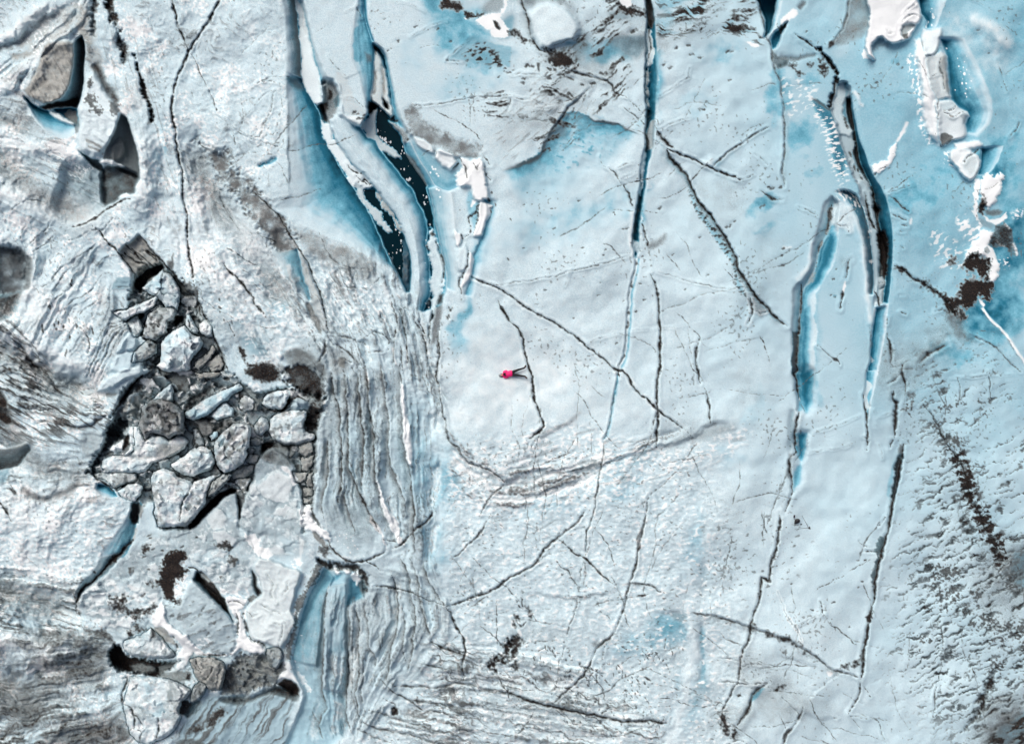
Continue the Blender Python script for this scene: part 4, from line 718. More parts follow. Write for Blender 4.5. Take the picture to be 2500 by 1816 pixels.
specks(T(2, 1, "110 165, 345 200, 905 245, 985 380, 1020 375, 115 545, 625 540, 810 615, 835 560, 785 855, 930 870, 300 930, 760 960, 990 1020, 1170 1010, 545 1170, 1740 805, 1780 950, 1540 910, 1665 450, 1420 600, 1330 1110, 930 1390, 1095 1110, 1150 630, 1130 860, 600 130, 375 380"), 2.8, .8)
specks(T(1, 1, "2175 1070, 2190 1100, 2255 300, 2235 640"), 3, .8, 60)

# ------------------------------------------------------------------ pleats: folded ribbons left of the bowl
soft(860, 1180, 110, 240, 0, blue=.22, grey=.18, add="add", rough=.2); soft(1010, 1080, 45, 180, 0, blue=.24, add="add", rough=.2)
pl = region(T(1, 2, "560 -150, 1300 -250, 1580 50, 1650 500, 1600 1100, 1400 1560, 900 1650, 620 1520, 500 1000, 540 400"), 40)
n = aniso(-4, 30, 5, 2, 4); GREY[:] = np.maximum(GREY, .2*pl*ss(.5, .75, n)); Z[:] += .03*pl*(n-.5)
PL_L = P("610 640, 690 760, 760 850, 790 920, 775 1030, 765 1180, 770 1260, 800 1330"); PL_R = P("1010 560, 1010 700, 1040 800, 1075 930, 1090 1080, 1090 1220, 1080 1380, 1110 1480")
flowband(PL_L, PL_R, 26, 420, 1, .55, .06, .44, .7, grey=.75, grit=.85, blue=.18, pale=.35)
flowband(PL_L, PL_R, 70, 300, 3, .12, .06, .5, .7, broad=0, grit=.7, dirt=.35)
flowband(P("940 640, 960 760, 1000 860, 1050 960, 1080 1090"), P("1060 660, 1060 780, 1070 880, 1110 1000, 1150 1080"), 12, 300, 2, .3, grey=.4, grit=.6, blue=.2)
PLE = [("600 -60, 595 30, 565 300, 525 600, 512 1000, 485 1150, 520 1300, 640 1500", 6), ("660 -30, 672 20, 690 180, 740 330, 750 550, 765 750, 755 900, 745 1050, 740 1150", 3), ("780 -20, 792 50, 802 250, 820 500, 820 700, 825 880, 870 980, 950 1130, 1000 1250, 1080 1410", 2.6),
       ("850 -40, 885 20, 905 150, 930 350, 950 550, 955 740, 940 900, 940 1080", 3.4), ("960 -80, 972 50, 1000 300, 1040 500, 1045 700, 1055 940, 1100 1080, 1150 1250, 1250 1450, 1290 1530", 3), ("1110 -60, 1120 50, 1150 250, 1170 450, 1168 650, 1190 800, 1240 950, 1290 1080, 1330 1200", 1.9),
       ("1270 -60, 1280 80, 1290 300, 1300 550, 1340 780, 1370 950, 1387 1150, 1395 1300, 1400 1550", 2.6), ("640 560, 620 700, 640 880, 600 1100, 600 1300", 2), ("800 1000, 790 1150, 840 1300, 880 1420", 2)]
for s, w in PLE:
    p = T(1, 2, s); crack(p, .8*w, .22, .85, .4, halo=.95, hw=15, side=1); ledge(p, 1.1, 24, 3, 1)
for s in ["1180 1000, 1250 1200, 1220 1400, 1215 1647", "1280 1150, 1330 1330, 1340 1480, 1330 1600", "1385 1150, 1440 1250, 1480 1350, 1510 1500, 1525 1680", "1120 1300, 1180 1380, 1170 1460", "1240 1060, 1290 1160, 1310 1280", "1440 1180, 1510 1370", "1700 1060, 1720 1180", "1640 1200, 1600 1400, 1620 1560", "1280 1380, 1290 1640"]:
    p = T(1, 1, s); crack(p, 1.9, .18, .85, .4, halo=.4); ledge(p, .3, 16, 2, 1)
for s in ["650 1400, 760 1440, 850 1500, 900 1560, 960 1647", "640 1300, 760 1330, 930 1380", "700 1600, 760 1520, 850 1560", "960 1330, 1050 1290, 1150 1330", "1000 1470, 1130 1460", "480 1600, 560 1540, 600 1450, 640 1300"]: crack(T(1, 1, s), 2, .2, .8, .45, halo=.5)
fill(T(1, 1, "640 1420, 780 1460, 830 1540, 820 1640, 700 1680, 640 1560"), 14, grit=.6, silt=.3, tex=.4); fill(T(1, 1, "720 1500, 790 1530, 790 1610, 730 1580"), 6, silt=.8, dirt=.3)
fill(T(1, 1, "250 1460, 400 1450, 560 1520, 640 1680, 450 1700, 300 1600"), 10, grit=.7, dirt=.35, tex=.5)
fill(T(1, 1, "0 1580, 120 1575, 220 1640, 200 1720, 0 1720, -100 1640"), 5, dirt=.9, rough=6); fill(T(0, 1, "2110 1380, 2160 1450, 2200 1560, 2267 1600, 2267 1640, 2200 1600, 2150 1500"), 4, dirt=.9, rough=5)
fill(T(1, 1, "190 1490, 215 1480, 245 1510, 220 1540, 195 1520"), 2, snow=.7, grey=.1, wipe=1, z=.2)
ridge(T(1, 1, "1120 830, 1150 930, 1180 1060, 1160 1160"), .1, 8, snow=.6); ridge(T(1, 1, "1230 930, 1270 980, 1290 1010"), .2, 6, snow=.6)
fill(T(1, 2, "1272 85, 1285 100, 1310 130, 1325 160, 1332 300, 1350 430, 1372 550, 1392 650, 1385 835, 1352 820, 1312 620, 1292 400"), 2, snow=.8, wipe=1, z=.2, rough=2); fill(T(1, 2, "1330 600, 1370 570, 1385 650, 1370 720"), 4, silt=.7)
fill(T(1, 2, "1062 950, 1085 1000, 1110 1070, 1150 1150, 1180 1230, 1240 1290, 1280 1400, 1310 1530, 1270 1510, 1240 1460, 1180 1380, 1170 1320, 1130 1250, 1105 1120"), 2, snow=.95, wipe=1, z=.2, rough=4)
fill(T(1, 2, "985 1220, 1010 1260, 1050 1330, 1100 1390, 1130 1450, 1165 1560, 1140 1530, 1110 1450, 1040 1380"), 1.8, snow=.92, rough=4); fill(T(1, 2, "1205 860, 1240 910, 1295 980, 1295 1060, 1250 1010, 1225 940"), 3, snow=.45); fill(T(1, 2, "955 -40, 985 30, 988 120, 968 60"), 2, snow=.9, rough=3); fill(T(1, 2, "1000 300, 1060 270, 1110 320, 1060 420, 1020 380"), 14, snow=.25)
fill(T(1, 1, "1200 1430, 1220 1440, 1230 1520, 1250 1590, 1235 1580, 1215 1500"), 1.8, snow=.9); fill(T(1, 1, "1328 1420, 1340 1440, 1335 1600, 1325 1600"), 1.5, snow=.8)
crack(T(1, 2, "1210 1560, 1310 1500, 1400 1410, 1500 1330, 1545 1260, 1570 1195"), 2.8, .2, .92, .25, halo=.4); crack(T(1, 2, "1480 1230, 1520 1300"), 2, .1, .8); crack(T(1, 2, "1130 1480, 1240 1490, 1270 1440"), 1.8, .1, .8, .3)
crack(T(1, 2, "1350 80, 1400 20, 1450 40"), 1.5, .1, .7); crack(T(1, 2, "1000 280, 1100 250"), 1, .05, .3)
fill(T(1, 2, "660 1560, 700 1590, 850 1640, 960 1625, 900 1647, 760 1660"), 3, snow=.6, rough=8); n_ = 0
for i, (x, y) in enumerate([(770, 1440), (800, 1470), (840, 1460), (860, 1500), (735, 1450), (700, 1450), (780, 1530), (820, 1560), (880, 1540), (900, 1570), (840, 1600), (720, 1500), (860, 1440), (795, 1435)]):
    q = T(1, 2, f"{x} {y}")[0]; big = win(np.array([q-8, q+8]), 4); lay("snow", big, ss(3, 1.4, np.hypot(WX[big]-q[0], WY[big]-q[1])))
crack(cat(T(1, 2, "640 1490, 690 1590, 760 1640"), T(1, 3, "850 40, 1000 10, 1100 -20, 1150 -60")), 3, .3, .9, .25, halo=.4)
# right hem of the pleats: the dirt line of the bowl
crack(cat(T(1, 1, "1600 1300, 1620 1500"), T(1, 2, "1595 0, 1622 150, 1642 350, 1690 480, 1690 540, 1712 620, 1785 670, 1830 740, 1900 810, 2020 860, 2150 920, 2220 970")), 2.2, .2, .9, .4, halo=.45, hw=11, lip=.2)
ledge(cat(T(1, 1, "1620 1500"), T(1, 2, "1610 100, 1642 350, 1700 560, 1830 740, 2020 860, 2267 950"), T(2, 2, "200 870, 420 890, 620 855, 800 820, 1000 750, 1280 660, 1500 620, 1620 560, 1750 460, 1980 430")), .7, 45, 4, 1, grit=.6, gw=16)  # grit on the low side paints the shade under the rim
fill(T(1, 2, "1680 500, 1712 620, 1830 740, 1800 680, 1720 640"), 4, dirt=.6, rough=5)
for s, g in [("0 1150, 200 1080, 400 1010, 600 950, 760 890", .6), ("-200 1130, 0 1140, 60 1150", .7), ("-100 800, 0 790, 200 740, 420 660", .4), ("130 590, 300 560, 480 450, 640 330", .45), ("-40 900, 80 850, 260 800", .5), ("360 880, 560 830, 760 760", .6), ("-300 1000, 0 1000, 200 960, 400 900", .45)]:
    ledge(T(2, 2, s), .35, 26, 3, 1, grit=g, gw=13, hi=.4); ridge(T(2, 2, s), 0, 8, silt=.35)  # shade painted below each band, its crest whitened
crack(T(2, 2, "450 900, 500 890, 600 860, 640 850"), 2, .1, .85, .4); crack(T(2, 2, "800 820, 880 810, 920 790"), 1.6, .1, .7); fill(T(2, 2, "700 780, 780 770, 800 820, 700 860, 560 890"), 8, grit=.5, silt=.4)
crack(T(2, 2, "210 600, 180 660, 205 760"), 2, .1, .8, .5); fill(T(2, 2, "1270 660, 1700 480, 1980 440, 1960 520, 1750 600, 1500 650"), 16, grey=.35, grit=.45)
crack(cat(T(1, 2, "2210 970, 2160 1030, 2090 1090, 2020 1180, 1980 1280")), 1.8, .12, .8, .35); crack(T(1, 2, "2080 1260, 2030 1360, 1980 1430, 1900 1510, 1790 1610, 1720 1647"), 2, .15, .85, .3); crack(T(1, 2, "2080 1260, 2130 1330, 2200 1370"), 1.5, .1, .7)
for s in ["1720 1110, 1780 1060", "2000 1200, 2080 1130"]: crack(T(1, 2, s), 1.5, .1, .6)

# ------------------------------------------------------------------ cracks of the lower middle
crack(T(2, 2, "1210 1100, 1190 1220, 1165 1350, 1145 1480, 1110 1560, 1100 1640"), 2.2, .25, .8, .35, lip=.4); fill(T(2, 2, "1165 1350, 1145 1500, 1110 1590, 1100 1560, 1110 1450, 1140 1370"), 3, grit=.8, snow=.2); fill(T(2, 2, "1100 1560, 1140 1520, 1130 1570, 1105 1590"), 3, dirt=.95)
crack(cat(T(2, 2, "1105 1560, 1105 1640"), T(2, 3, "1108 0, 1085 90, 1060 180, 1030 260, 990 430, 945 560, 900 650, 860 710, 760 800, 720 880, 680 960, 600 1070, 500 1160, 400 1260, 350 1300")), 2.5, .28, .9, .32, halo=.25, lip=.3)
crack(cat(T(2, 2, "650 1220, 560 1350, 470 1420, 400 1470, 290 1560, 250 1640"), T(2, 3, "220 40, 160 85, 60 140, 0 170"), T(1, 3, "2200 200, 2120 270, 2050 310, 1930 345, 1800 390, 1690 425")), 2.6, .28, .92, .28, halo=.4, hw=7)
crack(T(1, 3, "1690 425, 1600 400, 1500 370, 1400 310, 1250 275, 1100 255, 1000 250"), 1.8, .12, .75, .35)
crack(cat(T(2, 2, "400 1470, 480 1530, 540 1590, 640 1640"), T(2, 3, "650 0, 700 50, 780 130, 850 200, 910 245")), 2.3, .2, .88, .3, halo=.4); ledge(T(2, 3, "900 240, 1020 230, 1110 235, 1240 240, 1290 290, 1340 310"), .3, 24, 3, 1, dirt=.5, grit=.6); crack(T(2, 3, "1100 235, 1240 240, 1290 290, 1340 305"), 2.2, .2, .85, .3, halo=.5)
crack(T(2, 2, "70 1330, 200 1380, 330 1430, 400 1470"), 1.6, .1, .6, .5)
crack(T(2, 3, "640 20, 635 150, 630 240"), 1.3, .08, .6, .4); crack(T(2, 3, "600 260, 570 400, 540 520, 500 640, 465 780, 430 900, 400 1050, 370 1190"), 1.5, .12, .75, .3)
crack(T(2, 3, "380 20, 430 90, 500 110, 520 170, 560 220, 620 270"), 2, .12, .8, .35, halo=.3); ledge(T(2, 3, "0 300, 120 310, 250 320, 400 340, 550 345, 700 330, 820 310, 920 285, 1000 270"), .3, 26, 3, 1, grit=.65, gw=10); crack(T(2, 3, "480 340, 600 335, 700 325"), 1.8, .1, .8)
crack(T(2, 3, "740 360, 770 440, 800 490, 850 510, 880 580"), 1.6, .1, .7, .4); crack(T(2, 3, "900 660, 960 720, 950 780"), 1.2, .06, .5); crack(T(2, 3, "1010 300, 1080 400, 1150 500"), 1.2, .06, .4)
fill(T(2, 3, "700 760, 800 720, 900 660, 870 740, 780 800"), 8, grit=.7); 
ledge(T(2, 3, "1200 495, 1300 490, 1400 470, 1480 465, 1560 475, 1620 490"), .35, 30, 3, 1, grit=.6); fill(T(2, 3, "1390 490, 1480 470, 1560 500, 1530 560, 1440 560"), 8, grey=.5, blue=.35, grit=.4); fill(T(2, 3, "1180 530, 1500 560, 1540 700, 1400 850, 1120 880, 1060 700"), 40, blue=.3)
big, m, d = fill(T(2, 3, "1560 560, 1640 620, 1650 760, 1640 950, 1600 1150, 1540 1350, 1510 1480, 1420 1740, 1320 1740, 1410 1500, 1470 1300, 1540 1050, 1550 800"), 16, wipe=.7, snow=.5, warp=3, rough=14); Z[big] += .06*m
fill(T(2, 3, "1640 560, 1720 600, 1700 800, 1720 1000, 1780 1100, 1740 1220, 1640 1330, 1560 1500, 1500 1647, 1560 1400, 1620 1180, 1660 900"), 16, blue=.3, grey=.3, tex=.4); ridge(T(2, 3, "1680 560, 1690 700, 1680 850, 1690 1000, 1660 1150"), -.3, 10, blue=.4); ridge(T(2, 3, "1740 620, 1790 800, 1800 1000, 1780 1120"), .1, 14, snow=.3)
ridge(T(2, 3, "1690 0, 1690 200, 1670 420"), -.2, 14, grey=.3, blue=.2)
p = T(2, 3, "-80 1185, 0 1200, 100 1240, 200 1270, 300 1310, 450 1335, 600 1360, 750 1390, 850 1420, 1000 1440, 1150 1440, 1300 1450, 1400 1460"); ledge(p, .55, 34, 4, 1, grit=.6, gw=12); crack(p, 3.6, .3, .92, .3, halo=.7, hw=8, side=-1)
crack(cat(T(1, 3, "1560 740, 1640 790, 1720 815, 1850 860")), 4, .3, .9, .3, halo=.7); ledge(T(1, 3, "1570 750, 1800 860, 2000 930, 2100 960"), .4, 30, 3, 1, grit=.5)
p = T(1, 3, "1100 1050, 1160 1140, 1250 1210, 1400 1290, 1500 1350, 1700 1380"); crack(p, 2, .2, .8, .35, halo=.4); ledge(p, .35, 24, 3, 1, grit=.5)
for s in ["920 1440, 1050 1500, 1200 1530, 1450 1590, 1600 1640, 1800 1700", "1000 1340, 1200 1400, 1450 1480, 1700 1560", "1220 1130, 1400 1140, 1600 1150, 1800 1110, 2000 1150, 2267 1210", "1300 1250, 1500 1280, 1700 1300, 1900 1350", "840 1500, 1000 1560, 1200 1640", "1450 930, 1600 960, 1800 1000"]:
    p = T(1, 3, s); crack(p, 2.6, .2, .75, .5, halo=.5, hw=10); ledge(p, .2, 18, 2, 1)
fill(T(1, 3, "1200 1330, 1230 1300, 1250 1340, 1240 1390, 1205 1380"), 3, dirt=.9, z=-.3, rough=3); crack(T(1, 3, "1130 1240, 1190 1270, 1240 1290"), 1.8, .1, .8, .4)
fill(T(1, 3, "1500 450, 1620 470, 1700 500, 1640 590, 1560 600"), 26, blue=.2); fill(T(1, 3, "1190 880, 1380 900, 1420 1000, 1250 1050, 1180 980"), 16, blue=.22)
# black mossy clumps
for pp in ["2080 940, 2110 880, 2140 880, 2150 950, 2130 1030, 2110 990", "2150 900, 2200 870, 2260 900, 2250 950, 2190 940", "2180 780, 2260 720, 2290 800, 2230 860, 2200 820", "2230 700, 2290 690, 2280 760"]: fill(T(1, 3, pp), 2, dirt=.9, warp=2.4, rough=9, z=-.2)
for pp in ["0 700, 40 660, 60 720, 40 860, 0 900", "0 940, 30 900, 50 980, 10 1010", "60 720, 110 720, 100 760", "10 580, 30 570, 40 600, 20 620", "20 490, 60 520, 60 560, 30 550", "100 410, 130 430, 120 450, 95 440", "140 520, 165 510, 160 540", "130 460, 145 470, 135 490"]: fill(T(2, 3, pp), 2, dirt=.85, warp=2.4, rough=7, z=-.15)
for s in ["20 530, 60 580, 85 610, 130 560", "40 370, 60 430, 90 440, 80 340", "2140 1040, 2170 1120, 2230 1180, 2240 1100", "2230 1150, 2240 1230"]: crack(T(2 if float(s.split()[0]) < 1000 else 1, 3, s), 1.8, .12, .85, .3)
cl = T(2, 3, "300 790, 350 800, 370 830, 390 810, 480 900, 510 860, 600 940, 640 980, 590 1010, 510 1050, 560 1110, 680 1000, 800 1040, 830 1090, 900 1030, 980 1050, 1010 1040, 930 970, 1060 1170, 1100 1180, 1110 1080, 1180 1110, 1170 1230, 1210 1280, 1080 1200, 790 1170, 680 1120, 600 1200, 1000 1270, 1100 1330, 880 1360, 850 1300, 540 1440, 600 1450, 490 1450, 740 1480, 790 1450, 700 1530, 1060 1540, 1200 1460, 1280 1560, 870 1570, 1000 1480, 260 880, 340 970, 200 1080, 180 1110, 1190 1050, 1220 1080, 1360 945, 930 980")
specks(cl, 3.0, .8, 70); specks(cl + [6, 9], 2.2, .7, 20)
fill(T(2, 3, "1170 1040, 1200 1050, 1230 1080, 1200 1080"), 2.5, dirt=.9)
rng2 = np.random.default_rng(3)
for i in range(46):
    c = np.array([rng2.uniform(1270, 1640), rng2.uniform(1570, 1800)]); a = rng2.uniform(-2.2, -.6); q = [c]
    for k in range(4): a += rng2.normal(0, .7); q.append(q[-1] + rng2.uniform(5, 12)*np.array([math.cos(a), math.sin(a)]))
    crack(np.array(q), 1.8, .1, .8, .3)
crack(T(2, 3, "-60 1640, 60 1560, 120 1480, 180 1390, 200 1340"), 1.8, .12, .75, .45)

# clear ice fading out below the curved edge and beside the open crevasses
e_ = T(2, 0, "-160 1540, 0 1480, 150 1430, 270 1360, 340 1200, 440 1060, 520 990, 600 990, 720 1065, 850 1090, 950 1110, 1050 1160, 1180 1220")
blue_fade(e_, 1, 50, .70); blue_fade(e_, 1, 170, .44)
blue_fade(T(2, 0, "1290 300, 1290 700, 1280 900, 1262 1060"), -1, 20, .5); blue_fade(T(2, 1, "1180 0, 1150 160, 1135 300, 1130 500"), -1, 18, .5)
blue_fade(T(1, 1, "1880 860, 1900 760, 1925 640, 1990 470, 2040 330, 2090 200"), 1, 34, .5); blue_fade(T(1, 1, "1790 1400, 1830 1200, 1870 1000, 1900 860"), 1, 30, .38)
blue_fade(T(1, 0, "1460 -90, 1500 60, 1560 160, 1700 240, 1950 330, 2110 330"), -1, 60, .40); blue_fade(T(1, 0, "1960 600, 1830 545, 1690 535, 1760 450, 1905 312"), 1, 60, .32)
# ------------------------------------------------------------------ left-hand loop crevasse and right-hand crevasses
C4 = fill(T(3, 0, "-180 -90, 70 -90, 72 0, 60 140, 20 290, -30 330, -20 200, -110 -20"), 3, wipe=1, blue=.85, z=-2.0); loft(T(3, 0, "75 -90, 72 0, 60 140, 20 290"), T(3, 0, "130 -90, 120 20, 100 140, 50 290"), -.6, -.1, (.6, .15))
crack(cat(T(2, 0, "2170 -90, 2185 0, 2210 150, 2235 230, 2255 330"), T(3, 0, "10 370, 40 470, 60 600, 100 740, 130 900, 142 1000, 150 1250, 130 1500, 140 1660")), 2.4, .25, .6, .4, halo=.55, hw=8, side=-1); ledge(T(3, 0, "10 370, 40 470, 60 600, 100 740, 130 900, 142 1000, 150 1250, 130 1500, 140 1660"), .45, 34, 3, -1, hi=.4)
fill(T(3, 0, "20 340, 100 260, 180 200, 150 260, 120 310, 70 420, 40 440"), 4, blue=.8, z=-.8, wipe=1); fill(T(3, 0, "95 240, 170 200, 160 250, 110 320"), 3, dirt=.75, silt=.4, rough=5)
fill(T(3, 0, "120 180, 230 85, 262 130, 180 200, 120 215"), 3, snow=.85, wipe=1, rough=3); ridge(T(3, 0, "260 110, 310 40, 320 0"), -.2, 6, grit=.8)
fill(T(3, 0, "740 -90, 890 -90, 895 250, 830 330, 700 390, 620 425, 545 400, 560 380, 640 280, 690 150"), 7, grey=.55, silt=.35, grit=.35, tex=.4); crack(T(3, 0, "740 -60, 700 120, 660 250, 590 360, 545 400"), 2.2, .2, .6, .4, halo=.5); fill(T(3, 0, "540 370, 590 370, 580 410, 545 430"), 3, dirt=.85)
fill(T(3, 0, "540 430, 620 420, 720 340, 700 500, 600 540"), 12, snow=.3)
crack(T(3, 0, "240 310, 330 370, 430 430"), 3, .25, .9, .3); fill(T(3, 0, "430 420, 460 420, 530 500, 575 580, 620 650, 612 760, 590 870, 560 960, 540 930, 575 800, 590 680, 550 580, 500 500"), 3, dirt=.92, z=-.6, rough=4, silt=.2)
fill(T(3, 0, "50 470, 90 500, 180 520, 170 580, 90 610, 60 560"), 6, dirt=.6, blue=.5, tex=.4); ridge(T(3, 0, "90 500, 200 520, 320 505, 440 470"), -.2, 6, grit=.7)
for pp in ["190 540, 240 550, 240 600, 200 580", "250 590, 290 610, 325 650, 280 640", "360 570, 400 570, 390 590", "450 580, 500 570, 510 620, 490 680, 460 640", "460 520, 490 530, 470 550", "390 630, 415 640"]: 
    if pp.count(",") > 1: fill(T(3, 0, pp), 3, dirt=.85, warp=2.2, rough=7)
# feathered rime on dark ice
def rime(pp, deg, lx=14, ly=6, lo=.5, hi=.62, k=2, amt=.85):
    big, m, d = fill(pp, 8, snow=.0001); n = aniso(deg, lx, ly, 2, k); lay("snow", big, amt*m*ss(lo, hi, n[big]))
fill(T(3, 0, "380 860, 560 960, 640 1200, 700 1420, 650 1600, 560 1400, 510 1150, 400 950"), 12, blue=.72, grit=.3); fill(T(3, 0, "390 860, 440 880, 550 950, 545 975, 470 930, 400 890"), 4, blue=.9, dirt=.4)
rime(T(3, 0, "120 680, 420 740, 420 900, 200 1050, 140 900"), -20, 12, 7, .52, .66, 1, .7); rime(T(3, 0, "380 900, 640 1150, 720 1600, 620 1647, 500 1300"), -12, 16, 5)
# great right-hand crevasse
L5 = cat(T(3, 0, "600 740, 590 850, 560 960, 600 1100, 650 1300, 700 1420, 760 1560"), T(3, 1, "810 20, 850 140, 890 280, 930 440, 950 640, 965 880, 960 1010"))
N5 = cat(T(3, 0, "650 730, 690 880, 700 1000, 745 1200, 770 1400, 850 1560"), T(3, 1, "905 10, 935 120, 945 260, 975 420, 990 560, 1000 700, 985 800, 990 1030"))
M5 = cat(T(3, 0, "690 740, 735 890, 755 1060, 785 1250, 815 1420, 890 1600"), T(3, 1, "935 60, 965 200, 990 350, 1040 520, 1060 640, 1045 780, 1030 900, 1020 1030"))
R5 = cat(T(3, 0, "700 730, 742 890, 775 1070, 810 1230, 865 1360, 925 1530"), T(3, 1, "1000 0, 1060 150, 1102 350, 1108 540, 1092 800, 1066 1040"))
loft(L5, N5, -.7, -2.2, (.35, .45), grey=(.4, .3), prof=.7); loft(N5, M5, -3.4, -3.4, (1, 1), dirt=(.75, .75)); loft(M5, R5, -2.8, -.1, (.96, .72), prof=.8, warp=.4)
loft(R5, R5 + [16, -1], -.10, .05, (.5, .06), wipe_=False); blue_fade(R5, -1, 48, .38)
fill(T(3, 0, "640 730, 690 760, 722 800, 720 865, 680 885, 660 990, 700 1080, 755 1160, 740 1200, 700 1215, 640 1180, 600 1090, 560 975, 590 850"), 2.5, snow=.3, grey=.3, silt=.15, wipe=1, zset=-1.6, rough=4)
fill(T(3, 0, "650 720, 700 740, 720 830, 680 880, 670 800"), 4, blue=.5); fill(T(3, 0, "640 1200, 740 1210, 770 1300, 740 1380, 800 1500, 900 1647, 800 1647, 740 1500, 690 1380"), 3, grey=.5, blue=.2, snow=.15, zset=-1.9, wipe=1, rough=5)
specks(T(3, 0, "690 1090, 700 1120, 680 1060, 760 1350, 730 1370, 800 1500, 770 1480, 830 1580"), 5, .85, 70); fill(T(3, 0, "740 1360, 790 1290, 800 1320, 760 1380"), 2.5, grey=.6)
# strip of grey ice and black seams beside the deep part
fill(T(3, 1, "790 -60, 880 0, 930 120, 940 260, 975 420, 990 600, 975 820, 965 960, 940 930, 915 640, 880 330, 830 130"), 4, grey=.55, blue=.25, wipe=1, zset=-1.5)
crack(T(3, 1, "860 70, 880 200, 900 300, 940 370, 980 410"), 3.4, .5, .98, .05); crack(T(3, 1, "920 -10, 930 60, 955 150, 975 220, 965 330"), 4, .5, .98, .05); fill(T(3, 1, "925 190, 950 175, 980 200, 985 230, 950 240"), 2.5, dirt=.95, z=-.5); fill(T(3, 1, "960 210, 980 380, 960 440, 950 300"), 3, grey=.5, silt=.3)
fill(T(3, 1, "965 420, 1040 400, 1060 560, 1050 780, 1000 800, 985 790, 1005 680, 995 600, 975 520"), 3, dirt=.97, z=-.4, rough=3)
fill(T(3, 1, "990 700, 1010 680, 1020 760, 1000 800"), 2, silt=.4, grey=.5, dirt=-1); fill(T(3, 1, "975 800, 1010 790, 1035 830, 1030 880, 990 910, 975 860"), 2, grey=.55, silt=.25, snow=.15, wipe=1, zset=-1.6); fill(T(3, 1, "990 910, 1030 890, 1025 960, 1010 1030, 985 1040, 975 970"), 2, grey=.5, silt=.2, snow=.2, wipe=1, zset=-1.6); fill(T(3, 1, "945 970, 970 980, 975 1040, 950 1060, 940 1020"), 2, snow=.5, grey=.2, wipe=1, zset=-1.2)
crack(T(3, 1, "980 850, 1010 850, 1030 840"), 1.5, .1, .9); crack(T(3, 1, "930 920, 970 960, 990 1050, 1010 1060"), 3, .3, .9, .2)
fill(T(3, 1, "930 1080, 960 1090, 955 1150, 930 1220, 925 1150"), 2.5, snow=.55, silt=.15)
loft(T(3, 1, "960 1080, 935 1200, 925 1300, 915 1440, 900 1560, 872 1680"), T(3, 1, "1066 1050, 1050 1180, 1045 1300, 1020 1400, 1000 1500, 970 1680"), -1.3, -.05, (.9, .18), prof=1.2, warp=.5)
loft(T(3, 2, "872 -10, 868 40, 862 150, 872 300, 885 400"), T(3, 2, "970 -10, 945 100, 925 200, 905 300, 895 400"), -.9, -.05, (.85, .2), warp=.5)
crack(T(3, 1, "895 1240, 915 1320, 915 1500, 870 1647"), 1.6, .1, .5, .4); fill(T(3, 1, "900 1500, 950 1540, 930 1560, 900 1560"), 2, snow=.4)
fill(T(3, 2, "868 80, 900 90, 912 130, 885 170, 880 240, 900 310, 880 340, 858 280, 840 210, 862 150"), 2, snow=.3, grey=.2, silt=.2, wipe=1, zset=-.5); crack(T(3, 2, "840 200, 858 290, 878 380, 880 460, 892 540, 880 640, 872 690"), 2.4, .2, .9, .3, halo=.3); crack(T(3, 2, "845 580, 890 580"), 1.6, .1, .8)
# feathered dark band with rime teeth
loft(T(3, 1, "600 60, 660 90, 740 170, 800 300, 850 560, 880 800, 890 960"), T(3, 1, "680 40, 770 70, 840 200, 890 380, 925 640, 938 820, 930 960"), -.25, -1.3, (.6, .9), grit=(.3, .6), prof=.6)
rime(T(3, 1, "580 60, 640 20, 760 60, 840 200, 800 220, 700 140, 620 150"), 60, 12, 5, .5, .6, 3); rime(T(3, 1, "860 240, 900 300, 930 560, 925 760, 900 700, 890 480"), 75, 10, 5, .56, .64, 4, .9)
ridge(T(3, 1, "700 150, 770 280, 830 480, 860 700, 880 900, 895 1100, 910 1250"), .2, 10, snow=.5)
# loop crevasse
L6 = cat(T(3, 1, "560 90, 500 150, 460 290, 415 460, 385 600, 368 730, 300 840, 225 905, 212 1100, 208 1290, 205 1420, 222 1647"), T(3, 2, "225 20, 240 150, 270 290, 255 340"))
N6 = cat(T(3, 1, "610 140, 585 200, 560 340, 520 440, 460 560, 430 700, 360 860, 300 950, 282 1100, 285 1290, 262 1400, 250 1647"), T(3, 2, "240 20, 262 150, 280 280, 270 340"))
R6 = cat(T(3, 1, "650 170, 620 330, 640 420, 620 540, 600 660, 530 790, 480 870, 440 960, 430 1100, 450 1250, 430 1420, 420 1647"), T(3, 2, "420 20, 410 150, 380 300, 320 350"))
loft(L6, N6, -.2, -1.5, (.22, .5), grey=(.25, .35), silt=(.1, .1), grit=(.05, .4), prof=.7); loft(N6, R6, -1.6, 0, (.92, .06), prof=.7, feather=7); blue_fade(R6, -1, 44, .36)
fill(T(3, 1, "610 150, 690 180, 740 280, 740 400, 700 360, 640 340, 570 330, 580 220"), 12, snow=.25, blue=-.9, wipe=.6); crack(T(3, 1, "600 340, 660 350, 710 360, 720 420"), 2, .15, .75, .4)
fill(T(3, 1, "530 390, 600 410, 620 470, 580 640, 520 760, 470 870, 350 960, 300 965, 360 850, 420 740, 460 590"), 16, blue=.8); fill(T(3, 1, "288 1060, 360 1060, 380 1250, 360 1450, 350 1680, 250 1680, 275 1300"), 20, blue=.78)
fill(cat(T(3, 1, "218 1290, 260 1300, 275 1400, 250 1660, 215 1660")), 4, blue=.95, dirt=.5)
for s, w in [("560 160, 545 250, 525 350, 510 430", 3.5), ("480 490, 450 560, 430 640, 425 720", 2.5), ("300 870, 290 1000, 280 1150, 270 1300, 255 1440, 250 1560, 255 1660", 3.4)]: crack(T(3, 1, s), w, .3, .9, .25, halo=.5, hw=7)
